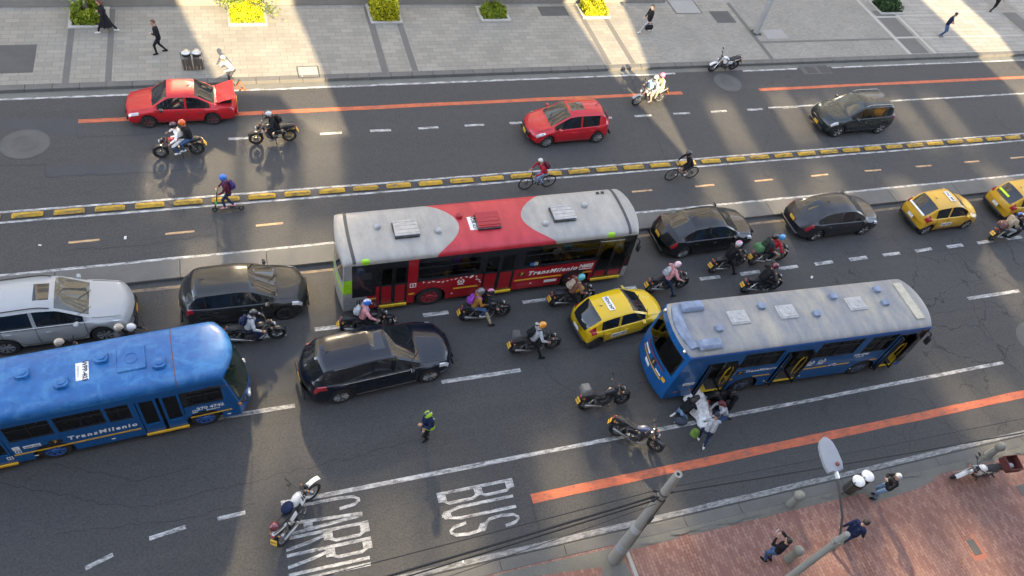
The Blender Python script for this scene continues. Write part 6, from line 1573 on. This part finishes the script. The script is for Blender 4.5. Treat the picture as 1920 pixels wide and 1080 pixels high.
# the group at the rear door of the grey-roofed bus
g0 = G(1311, 765)
lie = G(1311, 772)
o, _ = make_person('injured person lying on the road under a white sheet, head away from the bus', (lie.x, lie.y-.06, .17), R(262), dict(pelvis=(-.75, 0, .06), lean=R(88), flat=True, footL=(-1.55, .10, .0), footR=(-1.55, -.10, .0), toeL=(.1, .1, 1), toeR=(.1, -.1, 1), kneeL=(0, 0, 1), kneeR=(0, 0, 1), handL=(-.62, .28, .06), handR=(-.62, -.28, .06), elbowL=(0, 1, .1), elbowR=(0, -1, .1), head=-.1), REDC, BK, BSHOE, hair=HAIRB)
o.location = (lie.x, lie.y-.10, .06)
# sheet draped over the body: a cloth of many small folds falling from the bus step
rs_ = random.Random(4); q = MB(); nu, nv = 26, 18; vs = []
for i in range(nu+1):
    u = i/nu
    for j in range(nv+1):
        v = j/nv*2-1
        wdt = .37+.08*math.sin(u*5)
        hgt = .33*math.exp(-(v*1.25)**4)*(1-.35*u)+.025+.16*max(0, .25-u)*2
        x = v*wdt+.04*math.sin(u*17+v*4)*abs(v); y = .50-u*1.32+.05*math.sin(v*7+2)
        z = hgt+.030*math.sin(v*13+u*6)+.022*math.sin(u*21+v*9)+rs_.uniform(-.006, .006)
        vs.append((x, y, max(.012, z)))
q.add(vs, [(i*(nv+1)+j, i*(nv+1)+j+1, (i+1)*(nv+1)+j+1, (i+1)*(nv+1)+j) for i in range(nu) for j in range(nv)])
o = q.build('sheet', WHITEC, smooth=80); tag(o, 'crumpled white sheet spread from the bus door over the lying person', 'sheet'); o.location = (lie.x, lie.y+.12, .05)
md = o.modifiers.new('thickness', 'SOLIDIFY'); md.thickness = .012
def kneel(**k):
    d = dict(pelvis=(-.10, 0, .36), lean=.55, footL=(-.30, .12, .0), footR=(-.32, -.12, .0), toeL=(-1, .1, -.2), toeR=(-1, -.1, -.2), kneeL=(1, .25, -.4), kneeR=(1, -.25, -.4), handL=(.45, .15, .32), handR=(.45, -.10, .34), elbowL=(-.2, .9, -.3), elbowR=(-.2, -.9, -.3), head=.5); d.update(k); return d
p = G(1279, 778); make_person('woman with long black hair kneeling beside the white sheet in blue jeans', (p.x, p.y+.02, 0), R(15), kneel(), BK, LJEAN, WSHOE, skin=SKIN2, hair=HAIRB, hairlong=True)
p = G(1352, 785); make_person('woman with dark red hair kneeling by the injured person in a pale top', (p.x-.05, p.y+.10, 0), R(172), kneel(), GREYC, JEAN, BSHOE, skin=SKIN2, hair=HAIRRED, hairlong=True)
p = G(1365, 757); make_person('person in black crouching against the rear wheel of the grey-roofed bus', (p.x-.05, p.y, 0), R(205), kneel(pelvis=(-.05, 0, .42), lean=.4), BK, BK, BSHOE, hair=HAIRB)
p = G(1348, 762); make_person('second person in black squatting next to the white sheet by the bus wheel', (p.x-.08, p.y+.12, 0), R(188), kneel(lean=.65, sh=0) if False else kneel(lean=.7), BK, BK, BSHOE, hair=HAIRB)
p = G(1306, 824); make_person('man in pale grey shirt and navy cap bending over the injured person', (p.x+.10, p.y-.12, 0), R(62), dict(pelvis=(-.02, 0, .90), lean=.30, footL=(.10, .10, 0), footR=(-.22, -.10, 0), handL=(.38, .14, .78), handR=(.40, -.12, .80), elbowL=(-.3, .9, 0), elbowR=(-.3, -.9, 0), head=.45), GREYC, DJEAN, WSHOE, hair=mat('navy_cap', (.012, .014, .03), .7))
p = G(1273, 791); q = MB(); q.ell((0, 0, .13), (.24, .15, .13), 14, 8, rz=-.4); q.tube([(-.1, 0, .24), (0, 0, .31), (.1, 0, .24)], .012, 6); o = q.build('bag', cloth('slate_cloth', (.05, .06, .08))); tag(o, 'dark slate bag lying on the road beside the kneeling woman in jeans', 'bag'); o.location = (p.x, p.y-.05, 0)
p = G(1299, 800, .9); q = MB(); q.cbox((0, 0, 0), (.20, .30, .40), .07, taper=(.8, .8)); q.cbox((.10, 0, -.05), (.06, .2, .2), .02); o = q.build('backpack', [cloth('lime_and_black_cloth', (.12, .20, .04))]); tag(o, 'lime and black backpack held at the side of the man in the navy cap', 'backpack'); o.location = (p.x+.16, p.y-.10, .60); o.rotation_euler = (0, .2, .6)

# near pavement
p = G(1640, 932, PH); make_person('white-haired person in black jacket and pale jeans behind the twin bins', p, R(150), stand(handL=(.25, .08, 1.25), handR=(.24, -.05, 1.22), elbowL=(-.2, .9, -.5), elbowR=(-.2, -.9, -.5), head=.3), BK, LJEAN, BSHOE, skin=SKIN2, hair=HAIRW, hem=.06)
p = G(1573, 1016, PH); make_person('man in navy jacket striding past the lamp post', p, R(5), walk(.40, .25, .10), NAVY, DJEAN, BSHOE, skin=SKIN2, hair=HAIRB, hem=.10, bulk=1.12)
p = G(1438, 1050, PH); make_person('person in black top and jeans photographing with a raised phone', p, R(115), stand(handL=(.32, .12, 1.50), handR=(.32, -.08, 1.50), elbowL=(-.1, .9, -.7), elbowR=(-.1, -.9, -.7), head=-.05), BK, JEAN, BSHOE, skin=SKIN2, hair=HAIRB)
q = MB(); q.cbox((0, 0, 0), (.012, .15, .075), .008); o = q.build('phone', WPLATE); tag(o, 'pale phone held up by the person in black top', 'phone'); hh = R(115); o.location = (p.x+.42*math.cos(hh), p.y+.42*math.sin(hh), PH+1.49); o.rotation_euler = (0, 0, hh)
# ================================================================ street furniture and planting
SEPM = m_line('yellow_separator_paint', (.60, .36, .025), .47, 6)
q = MB(); q.cbox((0, 0, .065), (1.0, .25, .13), .035, taper=(.90, .66)); sep0 = None
for k in range(-3, 42):
    x = -8.3+1.332*k
    if sep0 is None: o = sep0 = q.build('lane_separator', SEPM, smooth=20)
    else: o = sep0.copy(); C.objects.link(o)
    tag(o, 'yellow raised separator block between the two white lines of the bike lane', 'lane separator', 'yellow separator blocks along the bike lane'); o.location = (x, 21.98, .008); o.rotation_euler = (0, 0, random.uniform(-.012, .012)); o.scale = (1, random.uniform(.95, 1.05), random.uniform(.92, 1.05))

# concrete pole with cables
PC = m_patch('pole_concrete', (.21, .202, .18), (.31, .30, .27))
pp = (8.36, 5.64); t = thing('utility_pole', 'grey concrete utility pole with open top and cable clamps', 'utility pole', (*pp, PH))
q = MB(); q.lathe([(.195, 0), (.18, 1.2), (.098, 5.78), (.045, 5.78), (.045, 5.3)], 20); q.build('pole', PC, t)
q = MB(); q.lathe([(.128, 4.42), (.128, 4.52), (.10, 4.53)], 18); q.lathe([(.124, 4.68), (.124, 4.76), (.10, 4.77)], 18); q.build('clamp_band', IRON, t)
for (x, y, z) in ((-.22, .03, 4.47), (-.26, -.08, 4.60), (.24, .04, 4.55), (-.18, .10, 4.70)):
    q = MB(); q.tube([(x*.5, y*.5, z), (x, y, z)], .02, 6); q.ell((x*1.15, y, z), (.06, .05, .05), 8, 5); q.build('insulator', BLACKP, t)
q = MB(); q.cbox((0.0, -.165, 3.4), (.09, .06, .42), .02); q.build('junction_box', DKGREY, t)
q = MB(); q.lathe([(.165, 2.3), (.160, 2.62)], 18); q.build('faded_poster', m_patch('poster_paper', (.30, .32, .32), (.40, .41, .40)), t)
q = MB(); q.lathe([(.187, .9), (.183, 1.3)], 18); q.build('faded_poster', m_patch('old_poster_paper', (.24, .25, .26), (.34, .35, .36)), t)
q = MB(); q.tube([(.02, -.14, 4.6), (.0, -.155, 3.0), (.03, -.17, 1.0), (.02, -.18, .1)], .012, 5); q.build('riser_cable', BLACKP, t)
CAB = mat('cable_black', (.012, .012, .013), .6)
def cable(label, pts, r, sag=0.0):
    q = MB(); P = []
    a, b = Vector(pts[0]), Vector(pts[1])
    for k in range(25):
        u = k/24; p = a.lerp(b, u); p.z -= sag*4*u*(1-u); P.append(p)
    q.tube(P, r, 6); o = q.build('cable', CAB); tag(o, label, 'cable', 'overhead cables at the near kerb')
L0 = (8.14, 5.64, 4.72); Rr = (8.60, 5.66, 4.68)
cable('thick black bundle of cables running left from the utility pole', (L0, (-12, 4.6, 4.55)), .028, .25)
cable('second black cable close under the thick bundle left of the pole', ((8.12, 5.58, 4.62), (-12, 4.45, 4.35)), .018, .25)
cable('thin upper cable left of the utility pole', ((8.18, 5.74, 4.85), (-12, 5.25, 4.7)), .011, .12)
cable('slack thin lowest cable left of the utility pole', ((8.15, 5.5, 4.58), (-12, 4.0, 4.0)), .008, .5)
cable('thick black cable running right from the utility pole', (Rr, (42, 4.4, 4.9)), .022, .45)
cable('thin upper cable running right from the utility pole', ((8.55, 5.74, 4.85), (42, 5.2, 5.2)), .010, .40)

# street lamp by the near kerb
LP = m_patch('lamp_pole_paint', (.20, .20, .175), (.27, .27, .24))
t = thing('street_lamp', 'street lamp with pale flat head on a dark arm over the near kerb', 'street lamp', (10.98, 3.17, PH))
q = MB(); q.lathe([(.11, 0), (.10, .5), (.075, 6.75), (.06, 6.86), (.001, 6.88)], 18); q.build('pole', LP, t)
q = MB(); q.tube([(0, 0, 6.5), (.03, .35, 6.95), (.12, .95, 7.25), (.17, 1.25, 7.32)], .028, 8); q.build('arm', mat('lamp_arm', (.05, .04, .04), .6), t)
q = MB(); q.lathe([(.10, 6.3), (.10, 6.5), (.08, 6.52)], 16); q.tube([(-.09, 0, 6.42), (-.20, -.02, 6.45)], .03, 6); q.build('bracket', LP, t)
q = MB(); 
q.loft([[(.17+v*.2+.155*s*a, 1.20+v, 7.33+z) for s, z in ((-1, -.05), (-1, .03), (-.5, .07), (.5, .07), (1, .03), (1, -.05))] for a, v in ((.75, .0), (1.25, .02), (1.5, .18), (1.45, .45), (1.2, .66), (.7, .78), (.3, .81))]); hd = q.build('lamp_head', m_patch('lamp_head_grey', (.22, .235, .26), (.29, .305, .325)), t, smooth=50)
q = MB(); q.lathe([(.045, 7.40), (.045, 7.44), (.03, 7.46), (.001, 7.465)], 12, 'Z', (.25, 1.34, 0)); q.build('photocell', mat('red_photocell', (.20, .05, .05), .5), hd)
q = MB(); q.tube([(.15, 1.06, 7.30), (.17, 1.22, 7.33)], .05, 8); q.build('spigot', STEEL, hd)
q = MB(); q.box((.26, 1.60, 7.272), (.16, .34, .01)); q.build('lens', HEADL, hd)

# lamp post on the far pavement, cut by the top edge
t = thing('street_lamp', 'tall galvanised lamp post on the far pavement, cut by the top edge', 'street lamp', (27.4, 31.9, KH))
q = MB(); q.lathe([(.17, 0), (.165, 1), (.09, 9), (.001, 9.02)], 18); q.build('pole', m_patch('galvanised_pole', (.26, .26, .25), (.36, .36, .35)), t)
q = MB(); q.cbox((0, 0, .03), (.5, .5, .06), .02)
for a in (-1, 1):
    for b in (-1, 1): q.lathe([(.03, .06), (.03, .11), (.001, .12)], 8, 'Z', (a*.18, b*.18, 0))
q.build('base_plate', IRON, t)
q = MB(); q.tube([(0, 0, 8.9), (0, -.8, 9.3), (0, -1.6, 9.35)], .04, 8); q.cbox((0, -1.9, 9.36), (.28, .7, .12), .04); q.build('lamp_arm', LP, t)

# twin bins
def bins(label, loc, rz, wood=True, h=.85, lidm=STEEL, bodym=STEEL, tilt=0):
    t = thing('twin_bins', label, 'litter bin', loc, rz)
    for s in (-1, 1):
        q = MB(); q.lathe([(.17, .22), (.185, .24), (.185, h-.16), (.19, h-.16)], 20, 'Z', (s*.215, 0, 0)); bo = q.build('bin_body', bodym, t)
        q = MB(); q.lathe([(.182, h-.16), (.165, h-.15), (.165, h-.06), (.182, h-.05)], 20, 'Z', (s*.215, 0, 0)); q.build('opening_band', BLACKP, bo)
        q = MB(); q.lathe([(.20, h-.05), (.205, h), (.17, h+.04), (.08, h+.075), (.001, h+.085)], 20, 'Z', (s*.215, 0, 0)); q.build('lid', lidm, bo)
        for k in range(8): pass
    q = MB(); q.tube([(-.44, 0, 0), (-.44, 0, h+.02), (-.02, 0, h+.02)], .022, 7); q.tube([(.44, 0, 0), (.44, 0, h+.02), (.02, 0, h+.02)], .022, 7); q.tube([(-.44, 0, .5), (.44, 0, .5)], .018, 6); q.build('stand', STEEL if wood else IRON, t)
    if wood:
        q = MB()
        for k in range(6): q.cbox((-.36+k*.145, -.21, .34), (.10, .03, .55), .01)
        q.build('slatted_panel', mat('brown_slats', (.10, .075, .055), .7), t)
    return t
bins('twin steel bins with domed lids at the edge of the sunlit patch', G(364, 132, KH)+Vector((0, .15, 0)), 0)
bins('twin white-lidded dark bins by the near kerb', G(1590, 926, PH)+Vector((.1, .1, 0)), R(12), wood=False, lidm=WPLATE, bodym=mat('dark_bin_body', (.06, .055, .05), .5), h=.95)

# concrete bollards with round heads
BOLC = m_patch('bollard_concrete', (.17, .175, .145), (.27, .27, .235))
q = MB(); q.lathe([(.14, 0), (.13, .05), (.115, .42), (.09, .48), (.09, .52), (.14, .58), (.165, .68), (.14, .79), (.08, .85), (.001, .87)], 18)
b0 = None
for (px, py), lb in (((1481, 946), 'concrete bollard standing alone on the near kerb edge left of the bins'), ((1478, 1048), 'concrete bollard right behind the person with the raised phone'), ((1580, 1012), 'concrete bollard beside the striding man in navy'), ((1852, 854), 'concrete bollard behind the delivery motorcycle')):
    t = q.build('bollard', BOLC) if b0 is None else b0.copy()
    if b0 is None: b0 = t
    else: C.objects.link(t)
    tag(t, lb, 'bollard', 'round-headed concrete bollards'); t.location = G(px, py, PH)

# planting along the far pavement
def leafmat(name, lo, hi):
    m, n, b = newmat(name)
    oi = n.nodes.new('ShaderNodeObjectInfo'); g = n.nodes.new('ShaderNodeNewGeometry')
    n.links.new(ramp(n, g.outputs['Random Per Island'], [(0, lo), (.5, [(a+c)/2 for a, c in zip(lo, hi)]), (1, hi)]), b.inputs['Base Color'])
    b.inputs['Roughness'].default_value = .5; b.inputs['Specular IOR Level'].default_value = .3
    return m
YLEAF = leafmat('golden_leaves', (.16, .20, .008), (.52, .46, .012)); GLEAF = leafmat('yellow_green_leaves', (.07, .12, .01), (.28, .32, .02)); DLEAF = leafmat('dark_green_leaves', (.012, .035, .010), (.05, .10, .03)); TLEAF = leafmat('tree_leaves', (.05, .09, .015), (.22, .27, .05))
def leafcloud(q, n, fn, size, r):
    for _ in range(n):
        p = Vector(fn(r)); a = Vector((r.gauss(0, 1), r.gauss(0, 1), r.gauss(0, .7))).normalized(); b_ = a.orthogonal().normalized(); b_ = Matrix.Rotation(r.uniform(0, 6.28), 3, a) @ b_; c_ = a.cross(b_)
        s = size*r.uniform(.6, 1.3)
        q.add([p-b_*s, p+c_*s*.45, p+b_*s, p-c_*s*.45], [(0, 1, 2, 3)])
def box_fn(sx, sy, h0, h1, hole=0):
    def f(r):
        while True:
            x, y, z = r.uniform(-1, 1), r.uniform(-1, 1), r.uniform(0, 1)
            if hole and math.hypot(x, y) < hole: continue
            if max(abs(x), abs(y), z) < .72 and r.random() < .75: continue
            if hole and math.hypot(x, y) > 1.05: continue
            k = 1-.12*z+.06*math.sin(x*9+y*7)
            return (x*sx*k, y*sy*k, h0+(h1-h0)*z*(1+.08*math.sin(x*7)+.06*math.sin(y*9+1)))
    return f
def planter(label, cx, cy_, sx, sy, h, lm, n, hole=0, core=True, grp='hedges in square pits along the far pavement'):
    r = random.Random(int(cx*31)); t = thing('hedge', label, 'hedge', (cx, cy_, KH), 0, grp)
    q = MB(); 
    for (x, y, w_, d_) in ((0, -sy-.12, sx*2+.4, .16), (0, sy+.12, sx*2+.4, .16), (-sx-.12, 0, .16, sy*2+.08), (sx+.12, 0, .16, sy*2+.08)): q.cbox((x, y, .03), (w_, d_, .12), .02)
    q.build('pit_edging', STONE, t)
    q = MB(); q.sheet(rect(-sx-.04, sx+.04, -sy-.04, sy+.04), .02); q.build('soil', SOIL, t)
    q = MB(); leafcloud(q, n, box_fn(sx*1.14, sy*1.14, .05, h*1.12, hole), .08, r); q.build('foliage', lm, t, smooth=0)
    q = MB()
    for k in range(14):
        a = r.uniform(0, 6.28); rr_ = r.uniform(max(hole, .2), .85); x, y = math.cos(a)*rr_*sx, math.sin(a)*rr_*sy
        q.tube([(x, y, 0), (x*1.05, y*1.05, h*.5), (x*1.1+r.uniform(-.1, .1), y*1.1, h*.85)], [.014, .010, .005], 5)
    q.build('stems', mat('hedge_stem', (.06, .04, .025), .8), t)
    return t
planter('yellow-green hedge ring around a tree by the woman in black', -6.85, 34.15, .62, .62, .55, GLEAF, 2600, hole=.45)
planter('bright golden hedge in the sunlit patch under tree branches', -.05, 34.25, .68, .70, .60, YLEAF, 3600)
planter('tall square golden hedge block in the shade at the top edge', 6.55, 34.5, .60, .95, .85, YLEAF, 5200)
planter('small green hedge in a pit left of the second sunlit strip', 12.3, 34.1, .62, .5, .40, GLEAF, 2200, hole=.3)
planter('golden hedge at the top of the narrow sunlit strip', 18.1, 34.25, .62, .5, .45, YLEAF, 2600)
planter('dark green shrub in a pit on the far right pavement', G(1655, 12, KH).x+.1, 34.3, .70, .55, .5, DLEAF, 2200)
def tree(label, x, y, h, rad, lm, n, seed, base=1.7):
    r = random.Random(seed); t = thing('tree', label, 'tree', (x, y, KH), 0, 'slender trees along the far pavement')
    q = MB(); tips = []
    q.tube([(0, 0, 0), (r.uniform(-.08, .08), r.uniform(-.08, .08), base*.6), (r.uniform(-.12, .12), r.uniform(-.1, .1), base), (0, .1, h*.7)], [.09, .075, .06, .025], 8)
    for k in range(11):
        a = r.uniform(0, 6.28); z0 = r.uniform(base*.8, h*.7); L = rad*r.uniform(.6, 1.05); p = (0, 0, z0)
        e = (math.cos(a)*L, math.sin(a)*L, z0+r.uniform(.1, .8)); m_ = (e[0]*.5, e[1]*.5, z0+(e[2]-z0)*.65)
        q.tube([p, m_, e], [.03, .02, .008], 6); tips += [Vector(e), Vector(m_)]
        for _ in range(2):
            e2 = Vector(e)*.7+Vector((r.uniform(-.5, .5), r.uniform(-.5, .5), r.uniform(.3, .9))); q.tube([m_, e2], [.014, .005], 5); tips.append(e2)
    q.build('trunk', mat('tree_bark', (.10, .085, .075), .85), t)
    q = MB()
    def fn(r_):
        c_ = r_.choice(tips); return (c_.x+r_.gauss(0, .22), c_.y+r_.gauss(0, .22), c_.z+r_.gauss(0, .16))
    leafcloud(q, n, fn, .085, r); q.build('crown', lm, t, smooth=0)
tree('thin-leaved tree rising from the bright golden sunlit hedge', .0, 34.5, 2.4, 1.75, TLEAF, 2600, 3, .75)
tree('tree with grey trunk inside the yellow-green hedge ring', -6.85, 34.2, 3.4, 1.5, TLEAF, 1700, 8, 1.6)
tree('tree above the golden hedge of the narrow sunlit strip', 18.25, 34.6, 2.3, 1.7, YLEAF, 2400, 5, .8)
tree('tree over the small green hedge', 12.3, 34.6, 2.6, 1.2, TLEAF, 1100, 9, 1.1)
# reflective triangle standing behind the open boot
p = G(452, 168); t = thing('warning_triangle', 'small orange warning triangle behind the red sedan', 'warning triangle', p, R(60))
q = MB()
P3 = [(0, -.22, .04), (0, .22, .04), (0, 0, .42)]
for a, b in zip(P3, P3[1:]+P3[:1]): q.tube([a, b], .03, 6)
q.build('frame', mat('orange_red_reflector', (.55, .10, .04), .4), t); q = MB(); q.box((.0, 0, .015), (.25, .06, .03)); q.build('foot', BLACKP, t)
